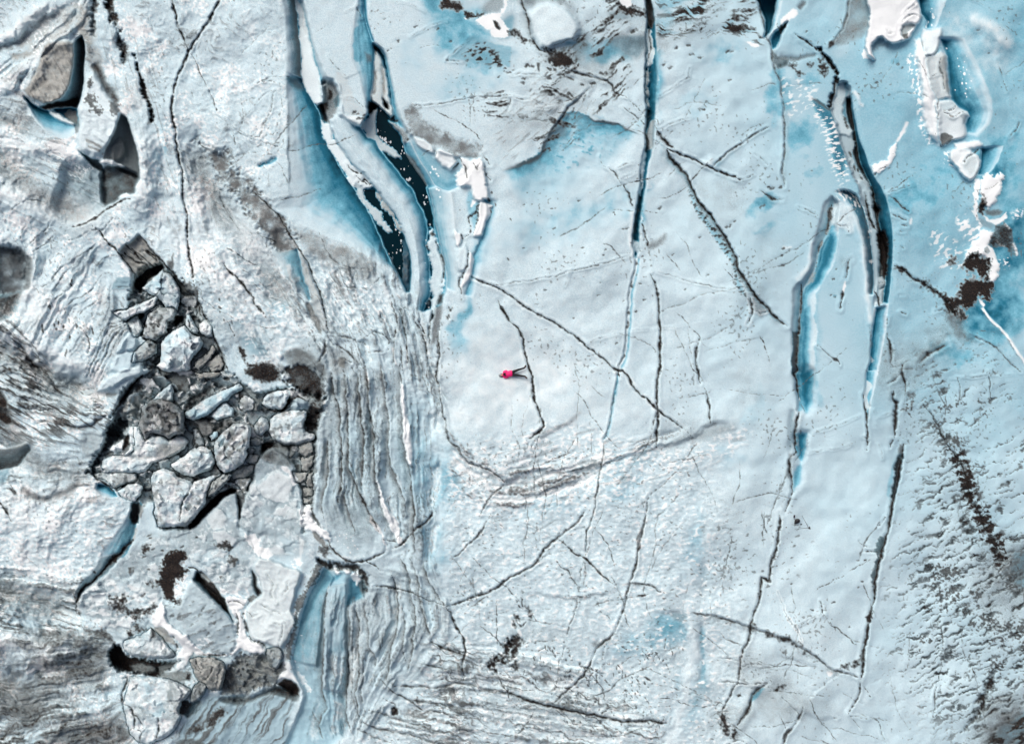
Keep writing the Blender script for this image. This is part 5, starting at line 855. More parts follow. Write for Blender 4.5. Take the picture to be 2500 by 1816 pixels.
fill(T(3, 1, "530 200, 565 190, 575 260, 550 310, 530 280"), 3, dirt=.7, silt=.7, wipe=.5, rough=3); fill(T(3, 1, "510 340, 535 330, 520 440, 495 430"), 3, silt=.6, grit=.5); fill(T(3, 1, "470 490, 490 510, 460 570, 450 540"), 3, silt=.6, dirt=.3); fill(T(3, 1, "380 770, 430 740, 400 830, 350 890, 330 890, 360 850"), 3, silt=.55, snow=.2, rough=3)
fill(T(3, 2, "255 -10, 390 -10, 392 150, 375 300, 345 350, 318 320, 285 250, 265 120"), 18, blue=.85, z=-.5); fill(T(3, 2, "248 540, 350 535, 345 620, 330 700, 292 790, 262 760, 245 720"), 12, blue=.82, z=-.6); fill(T(3, 2, "215 880, 290 800, 305 900, 280 1000, 225 1060, 212 980"), 14, blue=.6, z=-.3); fill(T(3, 2, "200 350, 230 340, 245 500, 230 640, 190 740, 180 600"), 7, blue=.35, grey=.5, z=-.2); fill(T(3, 2, "185 730, 240 720, 200 800, 190 960, 160 900"), 5, grey=.6, grit=.6)
soft(*T(3, 2, "420 150")[0], 28, 90, 4, blue=.35); soft(*T(3, 2, "380 620")[0], 22, 60, 0, blue=.3)
crack(cat(T(3, 1, "250 1560, 245 1647"), T(3, 2, "230 0, 255 110, 275 210, 285 265")), 3.6, .35, .97, .2, halo=.4); fill(T(3, 2, "275 220, 290 230, 292 262, 280 262"), 1.8, snow=.85)
crack(T(3, 2, "290 270, 310 300, 330 340"), 1.6, .1, .7); crack(T(3, 2, "280 340, 255 410, 240 500, 240 600, 243 700, 220 730"), 3.4, .3, .95, .25, halo=.4, lip=.3); crack(T(3, 2, "215 730, 190 770, 190 850, 205 950, 215 1050, 205 1105"), 3, .28, .95, .25, halo=.4); crack(T(3, 2, "200 1105, 172 1180, 150 1245"), 4.2, .3, .95, .3, halo=.4)
crack(cat(T(3, 2, "108 1250, 112 1320, 95 1450, 68 1570, 58 1647"), T(3, 3, "45 0, 15 110, 5 200"), T(2, 3, "2215 180, 2185 330, 2150 480, 2112 610, 2100 700, 2040 830, 2020 1000, 2000 1100")), 3, .3, .94, .27, halo=.35, lip=.25)
fill(T(2, 3, "2020 830, 2050 800, 2040 950, 2020 1040, 2010 960"), 2.5, snow=.6)
crack(T(2, 3, "2000 1100, 1930 1200, 1890 1310, 1850 1400"), 2.4, .2, .85, .3, lip=.2); fill(T(2, 3, "1830 1430, 1850 1390, 1900 1430, 1910 1500, 1870 1570, 1850 1520"), 4, dirt=.85, warp=2, rough=8); fill(T(2, 3, "1980 1200, 2010 1190, 2020 1220, 1990 1250"), 3, dirt=.8, rough=4)
p = T(2, 3, "2260 1100, 2210 1140, 2130 1210, 2100 1320, 2050 1410, 2000 1480"); crack(p, 5, .35, .9, .35, halo=.5); fill(T(2, 3, "1940 1490, 1980 1480, 1970 1600, 1945 1580"), 3, dirt=.85, warp=2, rough=8); fill(T(2, 3, "2110 1210, 2200 1140, 2240 1160, 2160 1260, 2100 1300"), 8, blue=.6, grit=.5)
for s in ["1800 1100, 1950 1090, 2110 1110, 2220 1100", "1830 880, 1950 890, 2010 910", "2000 1060, 2100 1100", "1900 1650, 2000 1600, 2080 1640", "2050 960, 2130 940, 2200 950"]: crack(T(2, 3, s), 1.8, .12, .65, .4, lip=.4)
p = cat(T(2, 3, "1610 485, 1660 495, 1800 520"), T(2, 3, "1910 550, 1990 570, 2100 610, 2160 635, 2240 660"), T(3, 3, "0 665, 60 680, 180 712, 260 780, 340 825, 420 875, 540 970, 640 1000, 800 1060")); ledge(p, .6, 40, 4, 1, grit=.55, gw=20, hi=.3); crack(p, 2.4, .2, .75, .45, halo=.4)
for pp in [(2, "1610 480, 1650 480, 1690 500, 1630 500"), (2, "1910 545, 1990 560, 2010 580, 1940 580"), (2, "2120 610, 2170 630, 2150 645"), (3, "0 655, 60 665, 190 705, 180 725, 60 690, 0 680"), (3, "190 730, 290 780, 300 800, 250 780"), (3, "330 815, 370 840, 350 845"), (3, "750 935, 840 875, 855 890, 760 955"), (3, "665 960, 700 950, 700 965"), (3, "120 820, 160 800, 150 835"), (3, "40 1170, 90 1140, 140 1140, 60 1190")]: fill(T(pp[0], 3, pp[1]), 2.5, dirt=.92, warp=2, rough=6)
fill(T(3, 3, "515 990, 560 985, 585 1010, 560 1040, 530 1030"), 2.5, snow=.8)
for s in ["0 1180, 150 1140, 300 1290, 420 1240", "60 1240, 180 1300, 290 1340, 450 1420, 600 1390, 700 1350", "0 800, 100 850, 260 900, 400 960, 550 1000", "440 1170, 560 1060, 420 1200, 290 1340", "150 1160, 260 1260", "600 1250, 520 1180"]: p = T(3, 3, s); ledge(p, .3, 26, 3, 1, grit=.5, hi=.3)
crack(T(3, 3, "300 1320, 270 1410, 220 1500, 150 1600, 120 1680"), 2.6, .2, .85, .4, halo=.5); fill(T(3, 3, "140 1560, 190 1510, 200 1550, 150 1610, 130 1600"), 3, dirt=.6, grit=.8)
for s in ["720 1380, 820 1520", "820 1100, 920 1220", "950 1420, 1000 1480, 1020 1580, 1050 1647", "570 1410, 610 1420", "730 1400, 880 1420"]: crack(T(3, 3, s), 1.7, .12, .75, .45)
crack(T(3, 3, "475 385, 490 450, 508 500"), 2.4, .15, .95, .3); crack(T(3, 3, "508 500, 540 560, 575 612"), 1.2, .06, .6); crack(T(3, 3, "500 495, 430 515, 340 560, 260 600"), 1.3, .06, .5); crack(T(3, 3, "80 290, 150 440, 200 560, 260 640, 300 740"), 1.4, .1, .4, .4, lip=.6)
specks(T(3, 3, "580 390, 400 455, 200 215, 800 260, 840 205, 705 620, 860 20, 800 15"), 3, .85)
# long right-hand dark crack with blue shoulder
p = cat(T(3, 2, "1190 -60, 1195 30, 1212 110, 1210 180")); crack(p, 3.4, .35, .97, .2, halo=.35); crack(T(3, 2, "1060 110, 1120 70, 1190 15"), 3, .2, .85, .35, halo=.6); crack(T(3, 2, "1212 180, 1210 400, 1205 620"), 1.2, .06, .5, .5)
crack(T(3, 2, "1110 170, 1112 250, 1145 270, 1130 400, 1122 500, 1118 550"), 5, .4, .95, .25, halo=.4); crack(T(3, 2, "1100 190, 1105 260"), 3.5, .2, .9, .3)
p = cat(T(3, 2, "1202 620, 1192 700, 1175 800, 1150 930, 1135 1000, 1128 1080, 1105 1160, 1090 1260, 1060 1380, 1030 1500, 995 1647"), T(3, 3, "985 0, 962 120, 942 300, 915 440, 895 560, 872 690, 850 800, 838 1000, 820 1070")); crack(p, 3.6, .4, .97, .2, halo=.4, hw=7, side=1, lip=.12)
ledge(p, .45, 30, 3, 1)
fill(T(3, 2, "1190 740, 1180 800, 1150 950, 1145 1030, 1120 1110, 1100 1110, 1110 1000, 1130 850, 1150 750"), 3, dirt=.7, blue=.8, z=-.4, rough=4); fill(T(3, 2, "1140 720, 1120 900, 1110 1000, 1080 1150, 1050 1100, 1060 950, 1110 780"), 14, blue=.55, grey=.3); fill(T(3, 2, "1150 640, 1200 640, 1190 740, 1150 730"), 5, grit=.7, dirt=.3); fill(T(3, 2, "980 1470, 1040 1440, 1010 1580, 980 1647, 950 1600"), 5, blue=.6, dirt=.55, rough=5); fill(cat(T(3, 2, "950 1600, 990 1600"), T(3, 3, "985 40, 960 100, 930 250, 930 160, 950 0")), 4, grey=.4, dirt=.5, blue=.5, rough=5)
fill(T(3, 3, "870 530, 915 470, 910 560, 885 570"), 4, dirt=.85, grit=.6, rough=5); crack(T(3, 3, "815 1070, 812 1180, 780 1260, 722 1370"), 2.6, .22, .95, .25, halo=.3)
crack(T(3, 2, "1080 640, 1100 600, 1075 660"), 3, .1, .8); crack(T(3, 2, "970 1370, 1010 1310, 1040 1280"), 2, .1, .6, halo=.4); crack(T(3, 2, "840 1590, 960 1590, 980 1600"), 2.4, .15, .9); crack(T(3, 2, "800 1490, 840 1530, 900 1560"), 2, .1, .7)
for s in ["1445 -40, 1465 30, 1490 110, 1530 210, 1560 280, 1600 350", "1690 60, 1700 150, 1680 270", "1960 0, 1970 150, 1960 260"]: crack(T(3, 2, s), 1.6, .12, .75, .35)
for s in ["1210 180, 1330 130, 1480 115, 1560 95", "1630 60, 1800 50, 1940 30, 2160 20", "400 540, 600 470, 820 380", "350 720, 560 690, 740 650", "1290 290, 1210 350", "940 340, 970 450", "980 640, 1020 770", "960 410, 1080 370"]: crack(T(3, 2, s), 1.2, .06, .45, .5)
p = T(3, 2, "1385 300, 1450 390, 1500 480, 1550 570, 1600 660, 1660 750, 1720 840, 1765 1000, 1790 1130, 1860 1210, 1890 1290, 1940 1420, 2000 1500, 2060 1640"); crack(p, 2.6, .3, .95, .25)
big, D, A, S, L = dline(smooth(p), 110, 2.0); n = aniso(-25, 20, 9, 3, 4, X+14*N_C, Y+14*N_D)
m = np.exp(-(D/26)**2)*ss(20, 200, A); lay("dirt", big, .92*ss(.60, .72, n[big] + .20*m)*np.clip(1.6*m, 0, 1)); lay("grit", big, .55*m*ss(.3, .7, MED[big])); Z[big] -= .2*m
for x, y, r in [(1765, 890, 12), (1790, 1080, 14), (1680, 620, 11), (1955, 1470, 14), (1900, 330, 8), (1690, 730, 9), (1500, 470, 12), (1540, 300, 9), (1280, 320, 6), (1660, 270, 5), (1760, 960, 10), (1850, 1060, 9)]: q = T(3, 2, f"{x} {y}")[0]; fill(np.array([[q[0]-r, q[1]], [q[0], q[1]-r*.7], [q[0]+r, q[1]], [q[0], q[1]+r*.7]]), 5, dirt=.62, grit=.6, warp=2.5, rough=22)
for x, y, r in [(1560, 120, 16), (1520, 160, 14), (1590, 100, 10), (1530, 330, 12), (1590, 380, 13), (1620, 320, 9), (1820, 320, 12), (1790, 430, 10), (1920, 570, 15), (1860, 560, 8), (1990, 555, 8), (2140, 600, 14), (2170, 700, 13), (2070, 700, 10), (2225, 620, 9), (2230, 790, 10), (2030, 950, 7), (1400, 740, 9), (2180, 160, 14), (2190, 240, 10), (1450, 440, 7), (1640, 130, 12), (1490, 220, 10)]: q = T(3, 3, f"{x} {y}")[0]; fill(np.array([[q[0]-r*1.3, q[1]+r*.4], [q[0]-r*.2, q[1]-r*.6], [q[0]+r*1.3, q[1]-r*.5], [q[0]+r*.2, q[1]+r*.6]]), 5, dirt=.62, grit=.6, warp=2.6, rough=24)
fill(T(3, 3, "1995 1035, 1985 1130, 1940 1230, 1920 1300, 1890 1400, 1790 1480, 1720 1555, 1790 1450, 1860 1370, 1880 1280, 1840 1280, 1870 1220, 1910 1200, 1930 1110"), 3, dirt=.88, rough=7, warp=1.6, z=-.3)
crack(T(3, 3, "1535 610, 1545 700, 1552 775"), 3, .15, .85, .4); crack(T(3, 3, "1525 870, 1550 915"), 2.4, .1, .85); crack(T(3, 3, "1490 1140, 1472 1230, 1475 1300, 1470 1410"), 2.2, .12, .8, .4); crack(T(3, 3, "2130 40, 2050 110, 2030 180"), 2, .1, .8)
big, m, d = fill(T(3, 3, "1950 1560, 2100 1440, 2267 1330, 2400 1300, 2400 1740, 1950 1740"), 20, blue=.45, grey=.5, grit=.5); n = aniso(-24, 30, 10, 3, 2); lay("dirt", big, .85*m*ss(.48, .6, n[big]))
big, m, d = fill(T(3, 3, "2160 -60, 2400 -60, 2400 330, 2230 290, 2140 200"), 20, blue=.45, grey=.5, grit=.4); lay("dirt", big, .5*m*ss(.5, .66, n[big]))
# snow drifts and hollows, top right
fill(T(3, 0, "892 -90, 1330 -90, 1330 0, 1360 150, 1310 230, 1250 345, 1090 385, 1010 330, 930 380, 922 450, 940 530, 890 500, 860 420, 885 300, 905 150"), 3, snow=.95, wipe=1, z=.7, rough=2); fill(T(3, 0, "1190 230, 1260 215, 1310 225, 1290 260, 1240 290, 1210 350, 1190 320"), 3, silt=.5, grey=.4, snow=-.8, z=-.3); fill(T(3, 0, "1200 310, 1240 300, 1240 340, 1205 345"), 2, dirt=.7)
for s in ["1190 210, 1250 150, 1300 140, 1340 160", "1050 260, 1065 300, 1110 290", "1220 110, 1280 60, 1320 20", "1250 200, 1190 260, 1200 330"]: crack(T(3, 0, s), 2, .25, .35, .3, halo=.3)
ridge(T(3, 0, "1290 30, 1320 120, 1330 200"), -.3, 10, silt=.4, grey=.2)
fill(T(3, 0, "830 490, 850 430, 900 500, 920 530, 850 530"), 2.5, snow=.9, rough=5); fill(T(3, 0, "925 400, 1000 320, 1010 370, 1090 385, 1000 430, 940 450"), 4, grey=.6, blue=.4, rough=7, snow=-.7)
loft(T(3, 0, "1335 -60, 1355 120, 1400 190, 1400 250"), T(3, 0, "1600 -60, 1560 60, 1510 180, 1470 260"), -1.7, 0, (.95, .15), prof=.8); fill(T(3, 0, "1400 180, 1420 190, 1400 230, 1380 230"), 2, snow=.5)
Dl = T(3, 0, "1530 350, 1570 460, 1590 600, 1612 800, 1620 880, 1700 960, 1770 1020, 1745 1100, 1765 1180"); Dr = T(3, 0, "1730 340, 1790 450, 1860 600, 1930 780, 1970 900, 1980 1000, 1940 1100, 1850 1200")
loft(Dl, Dr, -1.8, 0, (.97, .22), prof=.75, feather=8); blue_fade(Dr, -1, 60, .26)
loft(T(3, 0, "1895 1310, 1890 1430, 1850 1550"), T(3, 0, "2080 1290, 2030 1440, 1930 1560"), -1.5, 0, (.95, .3), prof=.8)
for x, y, r in [(1460, 130, 3.4), (1465, 155, 5), (1450, 80, 2), (1450, 225, 3), (1400, 240, 3), (1740, 655, 4.4), (1720, 740, 3), (1755, 740, 2.6), (1730, 600, 2), (1760, 620, 2), (1690, 590, 2), (1750, 830, 2.6), (1755, 790, 2.4), (1580, 432, 2.6), (1790, 780, 2), (1800, 720, 2), (1710, 640, 1.6), (1660, 800, 1.8), (1680, 520, 1.6), (1740, 550, 2), (1780, 660, 1.8), (1760, 860, 1.6), (1690, 490, 1.5), (1720, 700, 1.6), (1440, 110, 1.6), (1760, 500, 1.5)]:
    q = T(3, 0, f"{x} {y}")[0]; big = win(np.array([q-9, q+9]), 4); lay("snow", big, ss(r*1.15, r*.7, np.hypot((X[big]-q[0])*1.25, Y[big]-q[1]))); 
ridge(T(3, 0, "1330 400, 1360 560, 1410 760, 1450 950, 1490 1120, 1510 1280"), .55, 16, snow=.85)
fill(T(3, 0, "1310 360, 1370 350, 1440 770, 1490 890, 1520 1000, 1520 1290, 1460 1240, 1400 1120, 1370 960, 1360 780, 1330 560"), 7, snow=.8, z=.2, rough=5, blue=-.8)
rime(T(3, 0, "1230 500, 1320 430, 1350 640, 1390 880, 1410 1120, 1460 1240, 1440 1310, 1350 1150, 1300 900, 1250 720"), -50, 9, 6, .5, .62, 3, .9); fill(T(3, 0, "1400 1170, 1470 1170, 1490 1280, 1420 1230"), 5, blue=.5)
fill(T(3, 0, "1370 260, 1440 270, 1530 245, 1530 350, 1515 420, 1470 490, 1390 495, 1370 420, 1360 330"), 4, snow=.6, silt=.12, blue=.06, wipe=1, z=.4); crack(T(3, 0, "1385 490, 1430 490, 1480 480, 1510 450"), 2, .2, .5, .2, halo=.3); ridge(T(3, 0, "1360 360, 1375 430"), -.1, 5, silt=.7)
fill(T(3, 0, "1400 505, 1480 490, 1540 455, 1580 500, 1580 620, 1590 740, 1612 850, 1600 870, 1570 860, 1500 890, 1450 780, 1420 640"), 3, silt=.45, snow=.45, wipe=1, z=.25); fill(T(3, 0, "1525 510, 1560 490, 1578 560, 1580 660, 1608 800, 1600 830, 1560 800, 1545 680, 1525 600"), 3, silt=.55, grey=.55, snow=-.7)
fill(T(3, 0, "1480 900, 1550 890, 1620 885, 1660 930, 1690 960, 1760 990, 1780 1040, 1745 1100, 1762 1190, 1735 1225, 1660 1240, 1570 1290, 1530 1290, 1512 1180, 1505 1060"), 3, snow=.6, silt=.22, wipe=1, z=.35); fill(T(3, 0, "1520 940, 1570 890, 1630 900, 1640 940, 1580 975"), 3, blue=.2, grey=.25, silt=.2, snow=-.5)
fill(T(3, 0, "1545 1185, 1590 1175, 1645 1215, 1620 1255, 1540 1285"), 2.5, dirt=.55, silt=.6, grit=.5, snow=-.8); fill(T(3, 0, "1690 1020, 1730 1000, 1770 1030, 1740 1080, 1720 1090"), 3, grey=.55, snow=-.7); fill(T(3, 0, "1600 1000, 1640 1020, 1640 1040, 1610 1030"), 2, silt=.9, snow=-.8)
for s in ["1530 960, 1580 975, 1630 960, 1650 930", "1640 1030, 1690 1000, 1740 990", "1505 890, 1510 1000, 1505 1060", "1540 980, 1600 1010, 1640 1040", "1520 1250, 1530 1300, 1600 1270, 1660 1240", "1530 510, 1525 600, 1550 690, 1560 800", "1450 680, 1500 660"]: crack(T(3, 0, s), 1.8, .2, .6, .3, halo=.25)
fill(T(3, 0, "1650 1280, 1780 1260, 1870 1240, 1905 1270, 1880 1300, 1780 1320, 1660 1310"), 4, snow=.75, wipe=1, z=.3); fill(T(3, 0, "1620 1340, 1700 1310, 1790 1330, 1870 1380, 1892 1430, 1870 1500, 1830 1560, 1780 1595, 1720 1560, 1680 1480, 1620 1430"), 3, snow=.7, silt=.15, wipe=1, z=.45); fill(T(3, 0, "1750 1380, 1810 1350, 1860 1390, 1860 1450, 1830 1530, 1790 1550, 1740 1500, 1740 1430"), 5, silt=.3, grey=.3, snow=-.4)
crack(T(3, 0, "1740 1430, 1770 1390, 1830 1350, 1880 1320, 1910 1310"), 2.4, .3, .75, .25); crack(T(3, 0, "1860 1380, 1885 1440, 1860 1510, 1820 1580"), 1.6, .2, .5, .3); rime(T(3, 0, "1570 1340, 1640 1330, 1680 1440, 1640 1490, 1560 1450"), 30, 9, 6, .48, .6, 4)
fill(T(3, 0, "1080 1290, 1135 1255, 1142 1360, 1100 1430, 1040 1500, 990 1535, 930 1540, 920 1475, 1000 1430, 1060 1420, 1070 1350"), 2.5, snow=.85, rough=6, z=.1); ridge(T(3, 0, "1130 1260, 1200 1170, 1240 1060"), 0, 5, snow=.8); crack(T(3, 0, "940 1560, 1000 1500, 1060 1470"), 2, .15, .8, .3); ridge(T(3, 0, "740 790, 790 860, 820 920, 870 950"), .1, 7, snow=.6)
fill(T(3, 0, "745 900, 800 860, 850 950, 780 1020"), 8, snow=.3)
crack(T(3, 0, "2030 530, 2050 620, 2080 710, 2120 800"), 1.8, .1, .7, .4); crack(T(3, 0, "2215 1080, 2200 1140, 2160 1190, 2130 1220"), 2, .15, .8, .4, halo=.4); crack(T(3, 0, "1800 0, 1900 40, 1980 80"), 1.2, .05, .4); crack(T(3, 0, "2140 880, 2150 960, 2190 1060"), 1.3, .06, .5); ridge(T(3, 0, "1700 150, 1850 180, 2000 260, 2120 400, 2180 500"), .5, 26, snow=.55)
specks(T(3, 0, "1150 570, 1160 580, 1190 608, 955 733, 345 280, 1960 480, 1860 260"), 3, .8)
# snow, rime and grit down the right-hand side
fill(cat(T(3, 0, "1880 1590, 1960 1540, 2000 1580, 2060 1530, 2100 1560, 2050 1640"), T(3, 1, "2060 -10, 2075 30, 2030 100, 2030 150, 1960 195, 1900 160, 1880 60")), 2.5, snow=.9, wipe=1, z=.2, rough=8); fill(T(3, 0, "1960 1540, 1990 1560, 1970 1590"), 2, grey=.7)
fill(T(3, 1, "1820 -60, 1872 -60, 1862 100, 1870 280, 1890 340, 1850 300, 1815 200"), 3, snow=.85, rough=7); fill(T(3, 1, "1900 260, 1960 300, 2030 290, 2110 240, 2115 290, 2080 310, 2010 340, 1940 310"), 2.5, snow=.8, rough=3)
fill(T(3, 1, "1880 380, 1940 400, 1995 400, 1980 470, 1955 525, 2000 560, 2020 620, 2050 740, 2040 800, 1985 860, 1930 830, 1965 740, 1960 660, 1880 615, 1740 640, 1790 560, 1870 460"), 3, snow=.92, wipe=1, z=.15, rough=5)
fill(T(3, 1, "1870 250, 1890 160, 1905 85, 1925 110, 1940 170, 1900 250"), 3, dirt=.9, silt=.2, warp=2, rough=7); fill(T(3, 1, "1930 220, 2040 210, 2080 230, 2000 270, 1940 260"), 5, dirt=.5, grey=.5); fill(T(3, 1, "1860 290, 1950 310, 2000 340, 1960 380, 1880 350"), 5, grey=.7)
fill(T(3, 1, "2010 350, 2080 330, 2150 390, 2180 500, 2195 610, 2170 620, 2120 550, 2040 520, 1965 520, 1985 420"), 4, dirt=.7, blue=.5, rough=6, tex=.4); ridge(T(3, 1, "2080 330, 2120 360, 2145 390"), .1, 4, snow=.9); ridge(T(3, 1, "2170 500, 2195 560, 2205 630"), .1, 4, snow=.9); ridge(T(3, 1, "2010 470, 2060 520, 2110 540"), .05, 3, snow=.7)
dp = [("1720 690, 1760 650, 1830 612, 1900 640, 1965 640, 1975 720, 1945 830, 1900 850, 1860 820, 1840 760, 1760 770", .96), ("1680 1000, 1690 900, 1760 850, 1850 835, 1910 870, 1960 880, 1965 970, 1930 1000, 1850 990, 1810 1070, 1760 1080, 1720 1060, 1690 1130, 1640 1150, 1600 1080, 1560 1020, 1600 990", .96), ("1690 1090, 1720 1070, 1760 1150, 1720 1170", .8), ("1610 620, 1660 640, 1680 690, 1640 680", .8)]
for pp, a in dp: fill(T(3, 1, pp), 4, dirt=a, wipe=.6, warp=2.2, rough=10, z=.05)
fill(T(3, 1, "1760 770, 1840 770, 1870 840, 1800 850"), 6, dirt=-.6, grey=.4); fill(T(3, 1, "1915 560, 1950 545, 1975 580, 1945 605, 1920 590"), 2, silt=.5, grey=.6, snow=-1)
p = T(3, 1, "1115 705, 1180 735, 1240 785, 1310 830, 1370 865, 1470 940, 1560 1005, 1640 1120, 1680 1170"); crack(p, 3.4, .25, .95, .3, halo=.4)
for pp in ["1140 725, 1180 725, 1200 755, 1150 745", "1330 850, 1380 840, 1400 880, 1360 895", "1410 910, 1470 910, 1530 950, 1510 980, 1440 950", "1490 980, 1560 960, 1610 1020, 1640 1120, 1600 1130, 1550 1060"]: fill(T(3, 1, pp), 3, dirt=.92, warp=2.2, rough=7)
fill(T(3, 1, "1560 1130, 1700 1100, 1780 1300, 1850 1380, 1700 1370, 1580 1250"), 20, grit=.8, tex=.4); fill(T(3, 1, "1300 1480, 1420 1400, 1560 1290, 1640 1280, 1540 1420, 1420 1520, 1300 1620"), 18, grit=.75, tex=.4)
fill(T(3, 1, "1850 1000, 1890 1010, 1910 1060, 1900 1090, 1870 1030"), 2, snow=.85, rough=3)
c8 = T(3, 1, "1895 1085, 1980 1190, 2080 1290, 2160 1400, 2230 1500, 2290 1590"); loft(c8 + [-2, 1], c8 + [2.5, -2], -.1, -.1, snow=(.9, .9), warp=.5); crack(c8 + [-2.5, 1.5], 1.5, .12, .5, .4, blue=.4, hw=7); 
crack(cat(T(3, 1, "1780 1310, 1860 1350, 1950 1390, 2020 1440, 2080 1490, 2180 1590, 2240 1640"), ), 2.2, .2, .8, .35, halo=.35); specks(T(3, 1, "1880 1370, 1840 1350"), 3, -0.0)
crack(T(3, 1, "1600 1400, 1530 1430, 1480 1460, 1400 1500, 1340 1570"), 4, .25, .85, .4, halo=.7); crack(T(3, 1, "1060 1320, 1075 1380, 1085 1480, 1090 1560, 1110 1600"), 3.4, .2, .9, .35, halo=.5); crack(T(3, 1, "440 1410, 500 1470, 550 1510, 590 1540, 640 1590"), 1.8, .12, .7, .4); fill(T(3, 1, "550 1510, 600 1530, 620 1560, 580 1550"), 2.5, dirt=.85)
crack(T(3, 1, "740 650, 712 690, 710 750, 690 830"), 3, .2, .9, .3, halo=.4); fill(T(3, 1, "685 840, 692 890, 660 950, 650 930"), 2, snow=.85); fill(T(3, 1, "655 930, 665 960, 655 1000, 640 1010, 640 960"), 3, dirt=.95, z=-.2); crack(T(3, 1, "650 1000, 640 1060, 635 1100"), 2.6, .2, .95, .2); specks(T(3, 1, "580 830, 610 740, 590 980, 565 960, 640 1080"), 3, .8); fill(T(3, 1, "620 620, 740 620, 720 760, 640 740"), 18, grit=.4); fill(T(3, 1, "570 950, 620 960, 600 1000, 570 990"), 5, blue=.5, grit=.4)
for s in ["1070 95, 1120 120, 1180 180, 1250 220", "1090 250, 1150 270, 1220 300", "1160 410, 1200 410", "1180 350, 1230 355", "1180 535, 1200 545", "1160 965, 1200 970", "1180 1130, 1220 1135", "1060 1180, 1060 1230", "1480 1110, 1530 1080"]: crack(T(3, 1, s), 2.6, .1, .85, .35, halo=.4)
rime(T(3, 1, "1660 280, 1760 250, 1800 360, 1880 330, 1900 420, 1800 540, 1690 400"), -30, 16, 9, .42, .55, 4, .9); rime(T(3, 1, "1450 380, 1780 560, 1740 700, 1620 760, 1480 680"), -30, 16, 8, .55, .66, 3, .7); rime(T(3, 1, "2140 240, 2260 200, 2230 300, 2170 300"), 0, 10, 6, .48, .6, 3, .9); rime(T(3, 1, "2040 640, 2150 620, 2120 760, 2060 720"), 0, 8, 5, .6, .68, 3, .8); fill(T(3, 1, "1250 290, 1280 270, 1270 330, 1250 340"), 2.5, snow=.7)
crack(T(3, 1, "1050 60, 1130 40, 1290 -10"), 1.6, .1, .5, .4, blue=.3); crack(T(3, 1, "270 180, 340 210, 440 270"), 1.6, .1, .55, .4); crack(T(3, 1, "-60 40, 40 120, 120 120"), 3, .2, .9, .4, halo=.5); specks(T(3, 1, "20 20, 40 30, 5 10, 130 700, 140 550, 110 20"), 4, .85); ridge(T(3, 1, "120 530, 170 550, 230 540"), .08, 4, snow=.6)
specks(T(2, 1, "2230 180, 2200 190, 1930 350, 1970 310, 1900 360"), 4, .8, -40)
ridge(T(3, 1, "400 450, 370 640, 300 780, 220 850"), .12, 9, snow=.55)

rg = np.random.default_rng(11)
for (x0, y0, x1, y1, n_, a0, sp, ln) in [(1100, 1080, 1700, 1500, 26, -50, 25, 160), (1150, 1080, 1700, 1600, 16, -100, 14, 200), (1250, 420, 1900, 1000, 14, -14, 9, 220), (1300, 500, 1900, 1000, 9, 55, 12, 150), (950, 1500, 1700, 1800, 26, 12, 14, 170), (1700, 1050, 2050, 1700, 16, -70, 20, 140), (1650, 1500, 2080, 1800, 20, 22, 20, 140), (420, 60, 700, 500, 10, -30, 20, 150), (420, 300, 760, 900, 14, 48, 18, 130), (1000, 60, 1560, 420, 12, -12, 20, 140), (1500, 100, 1920, 480, 10, -38, 14, 150), (2050, 900, 2480, 1700, 14, 72, 14, 140), (2050, 150, 2450, 900, 9, -40, 30, 110)]:
    for i in range(n_):
        c = np.array([rg.uniform(x0, x1), rg.uniform(y0, y1)]); a = math.radians(a0 + rg.normal(0, sp)); q = [c]; L_ = ln*rg.uniform(.4, 1.3)
        for k in range(6): a += rg.normal(0, .16); q.append(q[-1] + L_/6*np.array([math.cos(a), math.sin(a)]))
        hair(np.array(q), rg.uniform(.8, 1.5), rg.uniform(.3, .75))
for s_ in ["812 600, 805 740, 785 820, 770 900, 765 980, 730 1200, 700 1300, 660 1430, 650 1640"]: hair(T(2, 2, s_), 1.8, .8)
hair(T(2, 3, "650 0, 640 150, 625 260, 590 300"), 1.4, .7)
# ------------------------------------------------------------------ broken ice: the collapsed zone on the left
OWN = np.zeros((Hh, W), np.int16); ZB = None
BLOCKS = []
def dark(p, dirt=.8, z=-1.0, rough=8, f=5, **k): return fill(p, f, dirt=dirt, z=z, rough=rough, wipe=1, tex=.25, **k)

